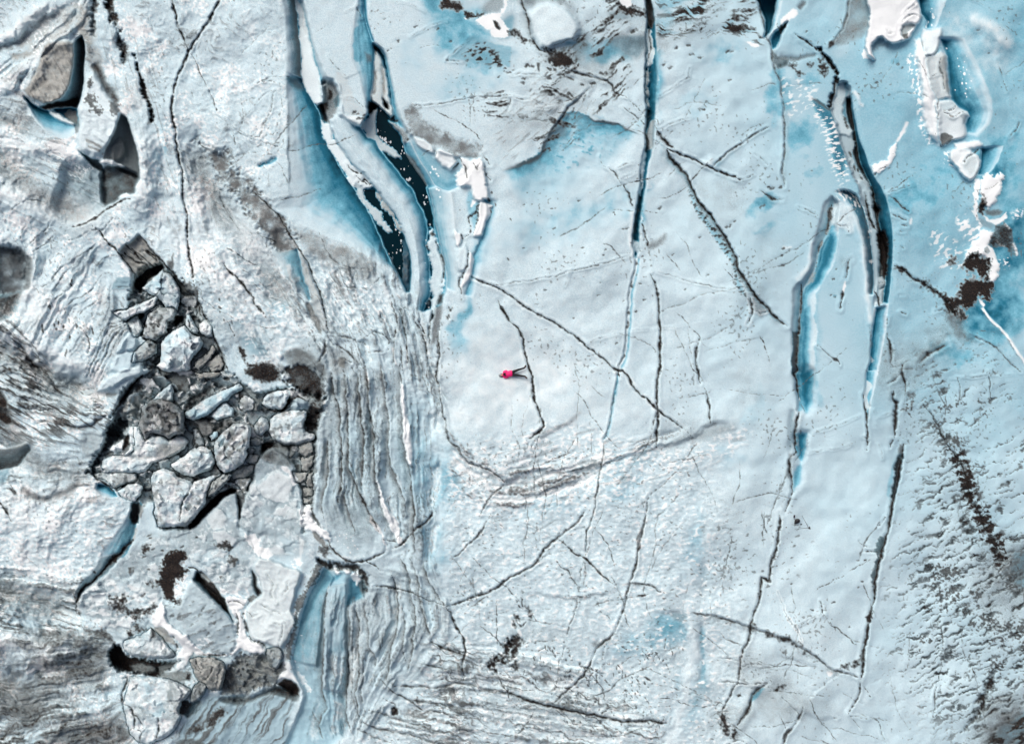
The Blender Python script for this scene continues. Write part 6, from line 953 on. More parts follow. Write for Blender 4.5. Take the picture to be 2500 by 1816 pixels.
dark(cat(T(0, 1, "1180 790, 1330 720, 1440 690, 1580 830, 1740 1000, 1800 1120, 1870 1270, 1950 1480, 2020 1640"), Z4("1600 -20, 1760 -40, 1950 -30, 2160 20, 2200 120, 2110 420, 2095 960, 2000 1000, 1990 1240, 1480 1210, 1000 1190, 740 1190, 660 1000, 560 960, 380 820, 160 720, 130 690, 200 560, 300 300, 380 150"), T(0, 2, "1100 160, 1250 30"), T(0, 1, "1250 1560, 1300 1400, 1230 1330, 1110 1200, 1160 1090, 1160 950")), .6, -.6, silt=.25)
for (x, y, rx, ry, d, s) in [(1330, 1350, 120, 60, 0, .5), (1300, 1280, 150, 60, 0, .6), (1500, 1200, 120, 80, 0, .4)]:
    q = T(0, 1, f"{x} {y}")[0]; soft(q[0], q[1], rx/K_, ry/K_, 0, silt=s, dirt=-.6)
rubble(cat(T(0, 1, "1200 800, 1330 740, 1440 710, 1580 830, 1740 1000, 1800 1120, 1870 1270, 1950 1480, 2020 1640"), Z4("1600 -20, 1760 -40, 1950 -30, 2160 20, 2200 120, 2110 420, 2095 960, 2000 1000, 1990 1240, 1480 1210, 1000 1190, 740 1190, 660 1000, 560 960, 380 820, 160 720, 200 560, 300 300, 380 150"), T(0, 2, "1100 160, 1250 30"), T(0, 1, "1250 1560, 1300 1400, 1230 1330, 1110 1200, 1160 1090, 1160 950")), 34, 2, 6, .6, .62, .4, .9, wipe_=.9)
# tan broken wedge next to the fold slab, and its black mouth
fill(T(0, 1, "1060 560, 1160 500, 1240 435, 1310 520, 1410 640, 1440 690, 1330 720, 1230 800, 1195 790, 1120 690"), 4, silt=.85, grit=.3, wipe=1, z=-.5, tex=.3)
q = region(T(0, 1, "1080 560, 1240 440, 1440 680, 1330 720, 1200 790"), 6); texture(q, 40, 40, 6, .52, .72, 2, "dirt", .8, .25)
for s in ["1100 590, 1180 650, 1260 690, 1340 700", "1230 590, 1300 570, 1380 630, 1400 660", "1160 560, 1230 640, 1290 660"]: crack(T(0, 1, s), 3, .3, .95, .25, halo=.4)
fill(T(0, 1, "1180 860, 1240 790, 1330 725, 1440 690, 1460 720, 1380 790, 1320 830, 1270 890, 1250 925, 1200 900"), 4, dirt=.95, z=-1.2); fill(T(0, 1, "1240 850, 1270 830, 1280 870, 1255 890"), 3, dirt=.5, silt=.8)
fill(T(0, 1, "1480 670, 1520 660, 1530 600, 1545 680, 1530 760, 1500 720"), 4, dirt=.6, grit=.6)
p = T(0, 1, "1240 430, 1320 530, 1420 650, 1500 730, 1570 820, 1640 900, 1740 1000, 1800 1120, 1870 1270, 1900 1360, 1950 1480, 2020 1640"); ledge(p, .7, 30, 3, 1); crack(p, 2.6, .3, .97, .2, halo=.4, hw=6)
crack(T(0, 1, "820 360, 900 430, 980 520, 1070 600, 1130 690, 1190 780, 1210 850"), 2.2, .25, .96, .25, halo=.3)
fill(T(0, 1, "1600 870, 1680 850, 1720 900, 1750 880, 1760 960, 1720 1000, 1620 960"), 5, grit=.8, dirt=.45, silt=.3, rough=6); crack(T(0, 1, "1720 880, 1740 960, 1760 1080, 1800 1180"), 2, .2, .9, .3); crack(T(0, 1, "1740 980, 1900 1080, 2060 1160, 2140 1200"), 1.6, .1, .7, .5)
crack(cat(T(0, 1, "1980 690, 2040 760, 2130 840, 2180 920, 2230 990"), T(1, 1, "-20 1040, 40 1100, 85 1165")), 3.2, .3, .95, .28, halo=.35); crack(T(0, 1, "2020 1200, 2060 1280, 2085 1340"), 3, .2, .9, .3, halo=.4); specks(T(0, 1, "1950 1010, 1955 1080, 1950 1110, 2060 1200, 1990 1190"), 3.5, .85, 80)
crack(cat(T(0, 1, "1880 -20, 1940 80, 2040 250, 2150 360"), T(0, 1, "2190 400, 2267 430")), 1.5, .1, .6, .5); crack(T(0, 1, "1640 30, 1800 0, 1900 50, 2080 110"), 1.2, .08, .5, .5)

def block(name, label, p, h, edge=11, seed=0, grime=.4, side=.5, wipe=1, silt=.1, blue=.06, snow=.15, facets=4, tilt=.45, shade_side=.5, rnd=False, zbase=None, kind="ice block", warp=.8, cut=None):
    """one lump of ice standing on the glacier: a facetted, bevelled relief that is later made a mesh of its own"""
    global ZB
    if ZB is None: ZB = Z.copy()
    if rnd: p = smooth(p, True)
    r = np.random.default_rng(seed)
    big, d = sdf(p, 20, warp)
    d = d + (2.0 if silt < .6 else 7)*(MED[big]-.5) + (1.2 if silt < .6 else 4)*(FINE[big]-.5)
    ins = d > 0
    c = p.mean(0); rad = .5*np.hypot(*(p.max(0)-p.min(0)))*.72
    u = (X[big]-c[0])/rad; v = (Y[big]-c[1])/rad
    f = np.full(u.shape, 1.0, np.float32)
    a0 = r.uniform(0, 6.28); fid = np.zeros(u.shape, np.int32); h = .85*h; facets += 2
    u = u + .25*N_A[big] + .12*N_C[big]; v = v + .25*N_B[big] + .12*N_D[big]
    for i in range(facets):
        a = a0 + 6.283*i/facets + r.uniform(-.4, .4); k = r.uniform(.5, 1.1)*tilt
        g_ = 1.02 + r.uniform(-.06, .22) - k*(u*math.cos(a)+v*math.sin(a) + .15)
        fid = np.where(g_ < f, i+1, fid); f = np.minimum(f, g_)
    f = f - .12*(u*math.cos(2.3)+v*math.sin(2.3))*0
    e = ss(0, .6*edge, d)
    n = fbm(X[big], Y[big], 26, 4, seed % 6) - .5
    base = float(np.median(ZB[big][ins])) if zbase is None else zbase
    zx, zy = rot(X[big]+14*N_C[big]+20*N_A[big], Y[big]+14*N_D[big]+20*N_B[big], 30+50*seed, 1.4, .8)
    q1, q2, qc, qx, qy = cells(zx, zy, max(13, rad*.42), seed % 6)
    t1 = TABS[(seed+1) % 6].ravel()[qc]; t2 = TABS[(seed+2) % 6].ravel()[qc]
    frac = (qx*(t1-.5) + qy*(t2-.5))*1.5
    zb = base + h*(.30+.70*f)*(.55+.45*e) + h*.34*frac*ss(0, edge, d) + .22*n*min(1, h) + .04*(FINE[big]-.5)
    Z[big] = np.where(ins, zb, Z[big])
    OWN[big] = np.where(ins, len(BLOCKS)+1, OWN[big])
    m = ss(-1.5, 1.5, d)
    if wipe: wipe_(big, m)
    lay("snow", big, np.clip(m*(snow + .35 + .8*(.5-n*3)*(FINE[big]) - .25), 0, 1)*(snow > 0)*(1-.8*(silt > .6)))
    lay("blue", big, m*blue); lay("silt", big, m*silt)
    g = ss(.52-.1*grime, .70, fbm(X[big], Y[big], 14, 3, (seed+2) % 6)*.6 + .4*fbm(X[big], Y[big], 60, 2, (seed+1) % 6))
    lay("dirt", big, np.clip(m*grime*g*1.3, 0, .9)); lay("grit", big, np.clip(m*(.25+.6*grime)*MED[big], 0, 1))
    lay("silt", big, m*.55*side*ss(.62, .80, t1)); lay("grit", big, m*.75*side*ss(.60, .8, t2)); lay("blue", big, m*.28*ss(.30, .12, t1)*(silt < .4)); lay("grit", big, m*.28*ss(.05, .0, q2-q1))
    fr_ = r.random((facets+1, 3)); down = np.array([0]+[max(0, math.sin(a0+6.283*i/facets+.6)) for i in range(facets)])  # facets sloping to the lower right get painted shade
    lay("grit", big, m*(.35*ss(.5, 1., fr_[:, 0])+.45*down*shade_side)[fid]*(.35+.9*FINE[big])); lay("silt", big, m*(.5*ss(.5, 1, fr_[:, 1])+.3*down*shade_side)[fid]); lay("blue", big, m*(.34*ss(.6, 1, fr_[:, 2]))[fid]*(silt < .4)); lay("grey", big, m*(.4*ss(.6, 1, fr_[:, 1])+.25*down)[fid])
    # shade painted as silt on the lower flank: the face that turns to the lower right
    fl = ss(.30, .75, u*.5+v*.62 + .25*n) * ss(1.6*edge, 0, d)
    lay("silt", big, np.clip(m*shade_side*fl, 0, 1)); lay("grit", big, np.clip(m*shade_side*fl*1.1, 0, 1))
    BLOCKS.append((name, label, kind))
    return big, m, d
wipe_ = wipe

IB = "ice_block"
ws = "white slab of broken ice "
# upper group
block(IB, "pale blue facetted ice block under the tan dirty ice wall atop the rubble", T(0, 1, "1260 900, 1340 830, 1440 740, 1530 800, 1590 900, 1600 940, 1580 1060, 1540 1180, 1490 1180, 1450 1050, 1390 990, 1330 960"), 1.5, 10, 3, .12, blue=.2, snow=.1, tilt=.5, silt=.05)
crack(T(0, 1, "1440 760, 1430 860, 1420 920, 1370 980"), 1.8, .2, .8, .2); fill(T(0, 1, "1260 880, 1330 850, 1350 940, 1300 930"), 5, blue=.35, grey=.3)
block(IB, "long narrow white ice slab pointing left beside the folded ice", T(0, 1, "980 1120, 1060 1100, 1130 1085, 1260 1030, 1390 980, 1400 1000, 1370 1070, 1290 1120, 1190 1140, 1110 1190, 1050 1170"), 1.0, 8, 5, .1, snow=.45, silt=.1, tilt=.3, shade_side=.3)
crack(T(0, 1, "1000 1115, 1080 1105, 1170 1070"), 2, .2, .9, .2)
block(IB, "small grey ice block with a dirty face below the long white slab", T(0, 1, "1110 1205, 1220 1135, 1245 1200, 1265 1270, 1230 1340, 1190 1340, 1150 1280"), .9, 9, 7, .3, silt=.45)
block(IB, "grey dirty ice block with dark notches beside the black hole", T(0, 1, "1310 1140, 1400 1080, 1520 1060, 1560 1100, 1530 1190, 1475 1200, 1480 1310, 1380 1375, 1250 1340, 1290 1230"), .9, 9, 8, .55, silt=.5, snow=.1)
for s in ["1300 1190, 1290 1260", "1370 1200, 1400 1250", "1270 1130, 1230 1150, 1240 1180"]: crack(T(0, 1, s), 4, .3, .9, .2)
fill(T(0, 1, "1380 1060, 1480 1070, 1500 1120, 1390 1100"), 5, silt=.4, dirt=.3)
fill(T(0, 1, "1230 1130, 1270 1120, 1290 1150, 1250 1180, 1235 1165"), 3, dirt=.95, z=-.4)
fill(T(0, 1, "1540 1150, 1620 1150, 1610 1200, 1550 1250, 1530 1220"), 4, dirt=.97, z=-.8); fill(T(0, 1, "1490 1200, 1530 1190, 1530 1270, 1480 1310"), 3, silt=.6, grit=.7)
block(IB, "largest smooth blue-white ice block in the upper rubble, rounded top with two hairline cracks", T(0, 1, "1530 1280, 1580 1255, 1635 1235, 1690 1310, 1770 1335, 1800 1420, 1720 1500, 1690 1560, 1690 1625, 1580 1645, 1480 1640, 1380 1600, 1410 1560, 1425 1470, 1430 1390"), 1.7, 14, 11, .08, blue=.22, snow=.25, silt=.05, tilt=.5, rnd=True, shade_side=.35)
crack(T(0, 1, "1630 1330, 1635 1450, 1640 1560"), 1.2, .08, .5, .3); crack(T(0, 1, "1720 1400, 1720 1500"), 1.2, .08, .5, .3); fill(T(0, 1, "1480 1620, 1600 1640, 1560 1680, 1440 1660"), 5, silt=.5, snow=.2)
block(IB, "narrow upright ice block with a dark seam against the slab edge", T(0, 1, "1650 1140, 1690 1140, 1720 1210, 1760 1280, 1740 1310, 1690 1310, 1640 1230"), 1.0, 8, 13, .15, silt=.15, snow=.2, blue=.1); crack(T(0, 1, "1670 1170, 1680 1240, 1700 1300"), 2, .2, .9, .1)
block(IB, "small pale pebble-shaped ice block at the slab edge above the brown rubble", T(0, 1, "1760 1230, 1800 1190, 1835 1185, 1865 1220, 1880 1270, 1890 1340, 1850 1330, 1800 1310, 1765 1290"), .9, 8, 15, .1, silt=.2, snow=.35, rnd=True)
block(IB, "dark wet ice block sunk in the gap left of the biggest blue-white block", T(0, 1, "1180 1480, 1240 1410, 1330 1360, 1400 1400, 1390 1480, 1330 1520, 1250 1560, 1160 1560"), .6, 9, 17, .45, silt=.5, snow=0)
# three brown rubble pieces under the slab edge
for i, (pp, lb) in enumerate([("1700 1620, 1760 1540, 1830 1480, 1880 1400, 1920 1440, 1880 1520, 1820 1570, 1780 1640", "brown dirty ice chunk at the top of the tan wedge"), ("1830 1580, 1900 1500, 1950 1500, 1990 1580, 1960 1640, 1880 1650", "tan cracked ice chunk on the right of the tan wedge"), ("1720 1650, 1800 1650, 1880 1650, 1960 1660, 1900 1700, 1760 1700", "low tan ice chunk at the foot of the tan wedge")]):
    block(IB, lb, T(0, 1, pp), .55, 6, 20+i, .35, silt=.8, snow=0, shade_side=.8)
# slabs of the fold side (still part of the glacier): pale tongues
for pp in ["1160 1290, 1205 1340, 1212 1400, 1180 1450, 1080 1470, 1040 1470, 1060 1400", "1190 1480, 1195 1540, 1160 1600, 1060 1640, 980 1630, 1040 1500, 1130 1470"]: fill(T(0, 1, pp), 3, blue=.2, grey=.1, wipe=1, z=.4, snow=.2)
fill(cat(T(0, 1, "1040 1640, 1180 1600, 1290 1600, 1330 1640"), T(0, 2, "1280 20, 1100 60, 1010 130, 930 175, 870 165, 920 90")), 3, snow=.35, blue=.14, wipe=1, z=.4)
# the big middle group
block(IB, "pointed pale ice splinter standing behind the dirty boulder", T(0, 2, "1340 260, 1400 190, 1460 150, 1520 100, 1535 180, 1530 260, 1440 250"), 1.3, 8, 31, .05, blue=.18, snow=.1, silt=.05)
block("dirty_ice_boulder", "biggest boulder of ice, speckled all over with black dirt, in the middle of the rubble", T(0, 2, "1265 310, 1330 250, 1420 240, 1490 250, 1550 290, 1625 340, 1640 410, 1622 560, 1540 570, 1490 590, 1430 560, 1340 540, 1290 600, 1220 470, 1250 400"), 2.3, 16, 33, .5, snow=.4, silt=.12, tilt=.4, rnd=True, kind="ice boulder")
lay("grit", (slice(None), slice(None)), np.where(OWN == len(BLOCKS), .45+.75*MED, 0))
block(IB, "broad white ice block with an undercut lower edge in front of the speckled boulder", cat(T(0, 2, "1190 470, 1230 480, 1290 600, 1340 560, 1420 560, 1490 600, 1560 580, 1640 580, 1680 620, 1640 680, 1540 740, 1430 790, 1350 820, 1290 880, 1230 900, 1100 890, 1000 890, 900 880, 905 780, 1000 740, 1110 740, 1180 700, 1190 600")), 1.2, 10, 35, .12, snow=.35, silt=.15, shade_side=1.0, zbase=-1.0)
fill(T(0, 2, "1400 640, 1560 640, 1680 620, 1560 740, 1400 800"), 10, silt=.7, grit=.6, dirt=.15); fill(T(0, 2, "1110 740, 1300 740, 1420 750, 1300 780, 1180 770"), 4, silt=.5, grit=.5, z=-.1)  # lower right painted tan and gritty as its shaded side
block(IB, "white ice slab with grey folded front edge at the left rim of the rubble", T(0, 2, "800 905, 900 890, 1100 890, 1210 900, 1230 960, 1130 990, 1060 1000, 1000 1030, 930 960, 820 930"), .7, 8, 37, .35, silt=.45, zbase=-.8, shade_side=1.0)
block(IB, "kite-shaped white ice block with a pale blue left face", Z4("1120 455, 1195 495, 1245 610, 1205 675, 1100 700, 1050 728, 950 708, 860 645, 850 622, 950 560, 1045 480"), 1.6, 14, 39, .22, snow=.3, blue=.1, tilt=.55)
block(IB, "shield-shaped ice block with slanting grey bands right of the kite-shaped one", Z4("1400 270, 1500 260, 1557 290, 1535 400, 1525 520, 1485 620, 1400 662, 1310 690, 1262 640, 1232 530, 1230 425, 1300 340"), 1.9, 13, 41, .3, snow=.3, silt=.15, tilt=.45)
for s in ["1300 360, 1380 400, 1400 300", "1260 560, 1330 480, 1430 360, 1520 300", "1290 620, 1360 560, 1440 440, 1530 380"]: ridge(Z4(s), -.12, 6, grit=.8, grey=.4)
block(IB, "large heart-shaped white ice block with a V notch in its top edge", Z4("672 740, 690 690, 780 655, 872 682, 905 720, 1000 752, 1040 800, 1060 770, 1180 730, 1300 695, 1205 800, 1165 890, 1150 950, 1080 1060, 995 1150, 900 1170, 740 1170, 700 1050, 690 900"), 1.7, 14, 43, .25, snow=.3, blue=.06, tilt=.35, shade_side=.7)
crack(Z4("1040 790, 1000 880, 950 950, 940 1040, 920 1110"), 2.4, .3, .7, .3, halo=.3); fill(Z4("750 740, 860 700, 960 760, 1000 790, 930 810, 820 810"), 12, silt=.35, grit=.5, tex=.4)
block(IB, "grey-green ice block lying against the right side of the heart-shaped one", Z4("1210 780, 1300 700, 1390 700, 1360 750, 1290 830, 1240 890, 1170 910, 1160 860"), .9, 8, 45, .3, silt=.6, blue=.1, snow=0)
block(IB, "small dark ice knob between the speckled boulder and the shield-shaped block", Z4("1040 320, 1080 305, 1110 340, 1130 400, 1130 450, 1080 480, 1045 470, 1050 380"), .7, 7, 47, .6, silt=.5, snow=.1)
block(IB, "long blue-white ice block slanting up to the right above the brown silt", Z4("972 170, 1060 110, 1120 60, 1240 10, 1390 -60, 1450 -90, 1500 -40, 1400 10, 1350 60, 1240 130, 1180 190, 1050 240, 990 220"), 1.1, 12, 49, .15, blue=.32, snow=.1)
fill(Z4("980 60, 1100 -20, 1250 -80, 1150 40, 1020 130, 975 150"), 6, dirt=.7, blue=.4, z=-.3)
block(IB, "low rounded ice block surrounded by brown silt", Z4("1195 195, 1260 130, 1330 80, 1390 140, 1408 210, 1330 215, 1260 245"), .8, 10, 51, .15, blue=.22, snow=.1, rnd=True)
fill(Z4("990 250, 1060 250, 1180 200, 1260 250, 1340 230, 1420 260, 1300 340, 1220 400, 1150 400, 1050 290"), 5, dirt=.6, silt=.75, wipe=0, rough=6); specks(Z4("1130 240, 1310 210, 1370 220"), 1, .2); fill(Z4("1290 205, 1330 200, 1320 220"), 2, snow=.9); fill(Z4("1360 215, 1390 225, 1370 245"), 2, snow=.8)
block(IB, "small blue ice lump in the brown silt left of the shield-shaped block", Z4("1180 370, 1230 330, 1270 330, 1250 390, 1200 410"), .4, 6, 53, .1, blue=.3, snow=.1, rnd=True)
block(IB, "angular pale ice block under the dirty slab on the upper right of the rubble", Z4("1660 30, 1750 -20, 1880 -20, 1900 10, 1870 90, 1830 140, 1700 140, 1640 90"), 1.0, 10, 55, .2, blue=.14, snow=.2)
block(IB, "smooth pale ice slab left of the brown gravel tongue", Z4("1710 230, 1760 190, 1850 150, 1950 140, 2050 160, 2020 250, 2030 330, 2110 365, 2090 412, 1960 450, 1850 450, 1750 410, 1690 330"), 1.0, 12, 57, .3, blue=.14, snow=.25, tilt=.3)
fill(Z4("1700 400, 1800 420, 1960 440, 1880 520, 1760 500"), 10, dirt=.45, grit=.6, tex=.5); fill(Z4("1640 450, 1760 420, 1720 500, 1680 560, 1640 520"), 5, dirt=.95, z=-.8)
fill(Z4("1850 130, 1950 40, 2050 60, 2050 150, 1920 140"), 8, blue=.2, grey=.4, wipe=.7, z=.5); crack(Z4("1690 150, 1770 165, 1830 140, 1900 60, 1960 30, 2050 70"), 4, .4, .97, .1)
block(IB, "grey ice lump leaning on the slab behind the shield-shaped block", Z4("1580 280, 1640 200, 1690 230, 1700 320, 1640 370, 1590 350"), .9, 9, 59, .35, silt=.3, snow=.1)
block(IB, "crumpled white ice fragment with a brown core right of the long blue block", Z4("1450 80, 1490 20, 1560 30, 1590 70, 1570 130, 1500 170, 1450 130"), .6, 6, 61, .5, silt=.6, snow=.2)
rime(Z4("1320 40, 1400 30, 1440 110, 1560 60, 1660 130, 1600 200, 1440 190, 1380 120"), 20, 10, 6, .52, .62, 2, .8)
# big attached slabs: lower edge of the zone
fill(Z4("1600 610, 1700 490, 1790 500, 1900 600, 1940 700, 1985 850, 1995 1000, 1985 1250, 1700 1240, 1470 1200, 1460 1050, 1500 900, 1580 750"), 4, grey=.35, blue=.14, wipe=1, zset=.1, silt=.1)
q = region(Z4("1600 610, 1780 500, 1900 600, 1995 1000, 1985 1250, 1470 1200, 1500 900"), 6); texture(q, -42, 60, 7, .54, .8, 3, "grit", .55, .06); GRIT[:] = np.maximum(GRIT, .55*q*ss(.45, .7, fbm(X, Y, 50, 4, 2)))
fill(Z4("1640 560, 1760 480, 1900 560, 1880 640, 1760 620"), 8, dirt=.55, grit=.6, tex=.5); fill(Z4("1840 720, 1900 740, 1985 950, 1970 1040, 1900 900"), 14, blue=.3, grey=-.5)
fill(cat(Z4("1180 1040, 1300 920, 1410 850, 1440 940, 1450 1110, 1480 1210, 1990 1250, 2010 1420"), Z5("1720 260, 1500 180, 1380 100, 1330 30"), Z4("1560 1420, 1400 1430, 1000 1420, 880 1370, 760 1230, 720 1200, 1000 1180")), 6, wipe=1, blue=.10, snow=.15, zset=-.1, grey=.1)
fill(Z4("1000 1160, 1080 1060, 1160 970, 1260 890, 1380 830, 1430 830, 1420 855, 1320 900, 1220 1000, 1120 1090, 1020 1185"), 3, dirt=.98, z=-1.6); fill(Z4("1425 850, 1450 960, 1455 1090, 1445 1115, 1432 1000"), 3, dirt=.9, z=-.7)
crack(Z4("690 1000, 720 1080, 740 1150"), 4, .4, .95, .2); crack(Z4("770 1230, 830 1310, 890 1390"), 2.6, .2, .9, .2, halo=.3)
fill(Z4("690 950, 600 1000, 560 1130, 490 1300, 380 1470, 300 1560, 500 1420, 760 1400, 880 1390, 760 1230, 730 1170"), 4, snow=.2, blue=.16, wipe=1, zset=-.1)
# tan splinters down the right rim
for i, (pp, lb) in enumerate([("1975 470, 2040 420, 2090 425, 2085 520, 2030 560, 1985 530", "topmost of the tan ice splinters along the pleated ice"), ("1985 560, 2040 560, 2095 540, 2095 640, 2040 680, 1990 670", "second tan ice splinter from the top along the pleated ice"), ("1900 690, 1990 690, 2050 690, 2040 760, 1960 790, 1930 770", "tan ice splinter with a dark crack above it, leaning left"), ("2050 700, 2095 690, 2095 800, 2050 820, 2040 760", "narrow upright tan ice splinter beside the pleated ice"), ("1990 830, 2050 830, 2095 820, 2092 900, 2000 910", "square tan ice splinter above the snow streak"), ("2000 920, 2090 910, 2090 960, 2010 965", "lowest tan ice splinter, touching the snow streak")]):
    block("ice_splinter", lb, Z4(pp), .5, 5, 70+i, .25, silt=.75, snow=.1, shade_side=.8, kind="ice splinter")
for i, (pp, lb) in enumerate([("1500 500, 1560 470, 1590 500, 1540 540", "small tan ice splinter right of the shield-shaped block"), ("1490 580, 1540 540, 1620 540, 1610 600, 1520 610", "flat tan ice splinter below the gap beside the shield-shaped block"), ("1540 400, 1600 380, 1660 430, 1600 460, 1550 440", "grey-tan ice splinter behind the tip of the shield-shaped block"), ("1370 710, 1470 640, 1590 620, 1570 700, 1500 740, 1400 750", "broad tan ice splinter below the shield-shaped block"), ("1400 760, 1480 740, 1560 730, 1540 810, 1480 870, 1440 810", "pale flaked ice splinter with a pointed lower end")]):
    block("ice_splinter", lb, Z4(pp), .5, 6, 80+i, .3, silt=.7, snow=.15, shade_side=.6, kind="ice splinter")
rime(Z4("1250 850, 1380 740, 1480 760, 1560 780, 1460 1000, 1430 820"), -40, 12, 6, .5, .6, 3, .8)
fill(Z4("1800 645, 1860 630, 1900 680, 1950 750, 1940 830, 1990 900, 1960 870, 1900 800, 1860 700"), 3, snow=.85, wipe=1, rough=6, silt=.15)
fill(Z4("1985 985, 2060 980, 2085 1080, 2170 1180, 2230 1220, 2240 1310, 2180 1260, 2090 1200, 2030 1190, 1985 1140"), 3, snow=.9, wipe=1, rough=8, z=.2); fill(Z4("2080 1190, 2140 1230, 2200 1300, 2220 1360, 2160 1320, 2100 1260"), 3, silt=.7, grit=.5, dirt=.2); fill(Z4("2150 1330, 2230 1320, 2230 1420, 2190 1440, 2140 1380"), 4, dirt=.7, silt=.3, rough=8)
fill(Z4("2010 1040, 2030 1040, 2025 1060"), 2, dirt=.8); fill(Z4("2140 130, 2160 130, 2165 170, 2145 170"), 1.5, snow=.9)
# brown gravel tongue
fill(cat(T(1, 2, "430 480, 440 400, 470 320, 490 250, 470 180, 540 190, 570 260, 600 320, 570 400, 560 480, 520 520, 470 525")), 4, dirt=.85, silt=.45, wipe=1, rough=6, warp=1.8)
fill(Z4("2080 20, 2150 -20, 2180 60, 2160 180, 2110 200, 2060 120"), 5, dirt=.85, silt=.3, rough=6); dark(T(1, 2, "230 20, 330 -60, 560 0, 600 160, 560 300, 480 250, 400 180, 320 150"), .8, -.3, 10)
rime(T(1, 2, "260 100, 330 60, 480 100, 560 200, 520 230, 400 150, 320 180"), 30, 10, 6, .56, .66, 2, .7); fill(T(1, 2, "215 20, 290 10, 310 50, 250 80, 225 60"), 2.5, snow=.55, silt=.1, wipe=1, z=.2)
fill(T(1, 1, "170 1560, 280 1600, 400 1600, 480 1640, 400 1690, 250 1680"), 6, grit=.6, grey=.3, silt=.3)
# snow-filled gap and dark gutter left of the boulder
fill(Z4("290 330, 380 200, 440 190, 470 250, 440 340, 380 440, 300 500, 230 590, 180 690, 150 690, 200 580, 260 450"), 4, dirt=.75, blue=.4, z=-.8, wipe=1, rough=8); fill(Z4("40 400, 100 340, 260 330, 240 450, 200 560, 150 600, 70 520"), 8, silt=.2, grit=.4, grey=.2, wipe=.6)
fill(Z4("300 480, 390 440, 460 370, 480 340, 470 400, 440 430, 430 500, 370 530, 320 515"), 2.5, snow=.7, wipe=1, z=.3); fill(Z4("480 290, 550 285, 530 460, 500 520, 440 560, 490 440"), 3, snow=.8, z=.1, wipe=1); fill(Z4("440 400, 480 345, 480 440, 450 500, 425 500"), 2.5, dirt=.9); fill(Z4("250 505, 275 505, 270 530, 248 525"), 2, snow=.6)
fill(T(0, 2, "1180 240, 1280 170, 1300 250, 1250 310, 1180 420, 1130 330"), 5, silt=.6, dirt=.3, wipe=.7, rough=8); crack(T(0, 2, "1260 30, 1180 120, 1100 220, 1040 310, 1000 380"), 6, .5, .97, .1, halo=.4)
fill(T(0, 2, "1130 240, 1180 200, 1150 300, 1100 420, 1060 350"), 4, silt=.75, snow=.2, wipe=.8)
# blue notch and trough lower left
loft(T(0, 2, "840 1040, 900 1090, 980 1120, 1040 1110"), T(0, 2, "860 990, 940 1000, 1010 1040, 1035 1090"), -.05, -1.2, (.15, .95)); crack(T(0, 2, "800 900, 860 960, 960 1010, 1010 1050"), 3.4, .3, .9, .2, halo=.3)
block(IB, "small blue-white ice block beside the blue notch on the left rim", T(0, 2, "1040 1040, 1130 1000, 1220 980, 1265 1010, 1250 1090, 1200 1150, 1130 1130, 1060 1100"), .7, 8, 63, .1, blue=.25, snow=.2)
loft(T(0, 2, "1240 1130, 1160 1240, 1060 1380, 960 1520, 880 1640"), T(0, 2, "1260 1170, 1215 1290, 1200 1390, 1160 1520, 1120 1640"), -.1, -1.1, (.2, .75), grit=(.2, .6), prof=.8)
fill(T(0, 2, "1170 1160, 1230 1160, 1220 1260, 1220 1340, 1160 1340, 1150 1240"), 4, dirt=.75, blue=.9, z=-.6); fill(T(0, 2, "1220 1160, 1260 1180, 1240 1300, 1210 1260"), 3, silt=.6, dirt=.3); fill(T(0, 2, "1190 1380, 1220 1370, 1200 1480, 1175 1490"), 2.5, silt=.6, snow=.2)
loft(T(0, 2, "900 1600, 860 1680") if 0 else T(0, 3, "880 0, 820 120, 740 200, 690 280, 665 420"), T(0, 3, "1110 -60, 1020 40, 940 150, 820 240, 710 330"), -.1, -.9, (.25, .6), grey=(.4, .5), grit=(.3, .9))
crack(T(0, 2, "1120 1560, 1040 1640") if 0 else cat(T(0, 2, "1180 1480, 1080 1580, 1010 1647"), T(0, 3, "960 60, 860 160, 780 230, 700 310, 670 430")), 5, .5, .95, .25, halo=.6, hw=10); fill(T(0, 3, "990 -20, 1040 -10, 1030 40, 1000 40"), 3, dirt=.95); specks(T(0, 3, "660 350, 665 440, 670 470, 705 495, 840 130"), 4, .85, 60)
crack(T(0, 3, "0 330, 200 350, 400 380, 540 430"), 2, .15, .6, .5); crack(T(0, 3, "480 380, 600 340, 670 300"), 2, .1, .6, .5)

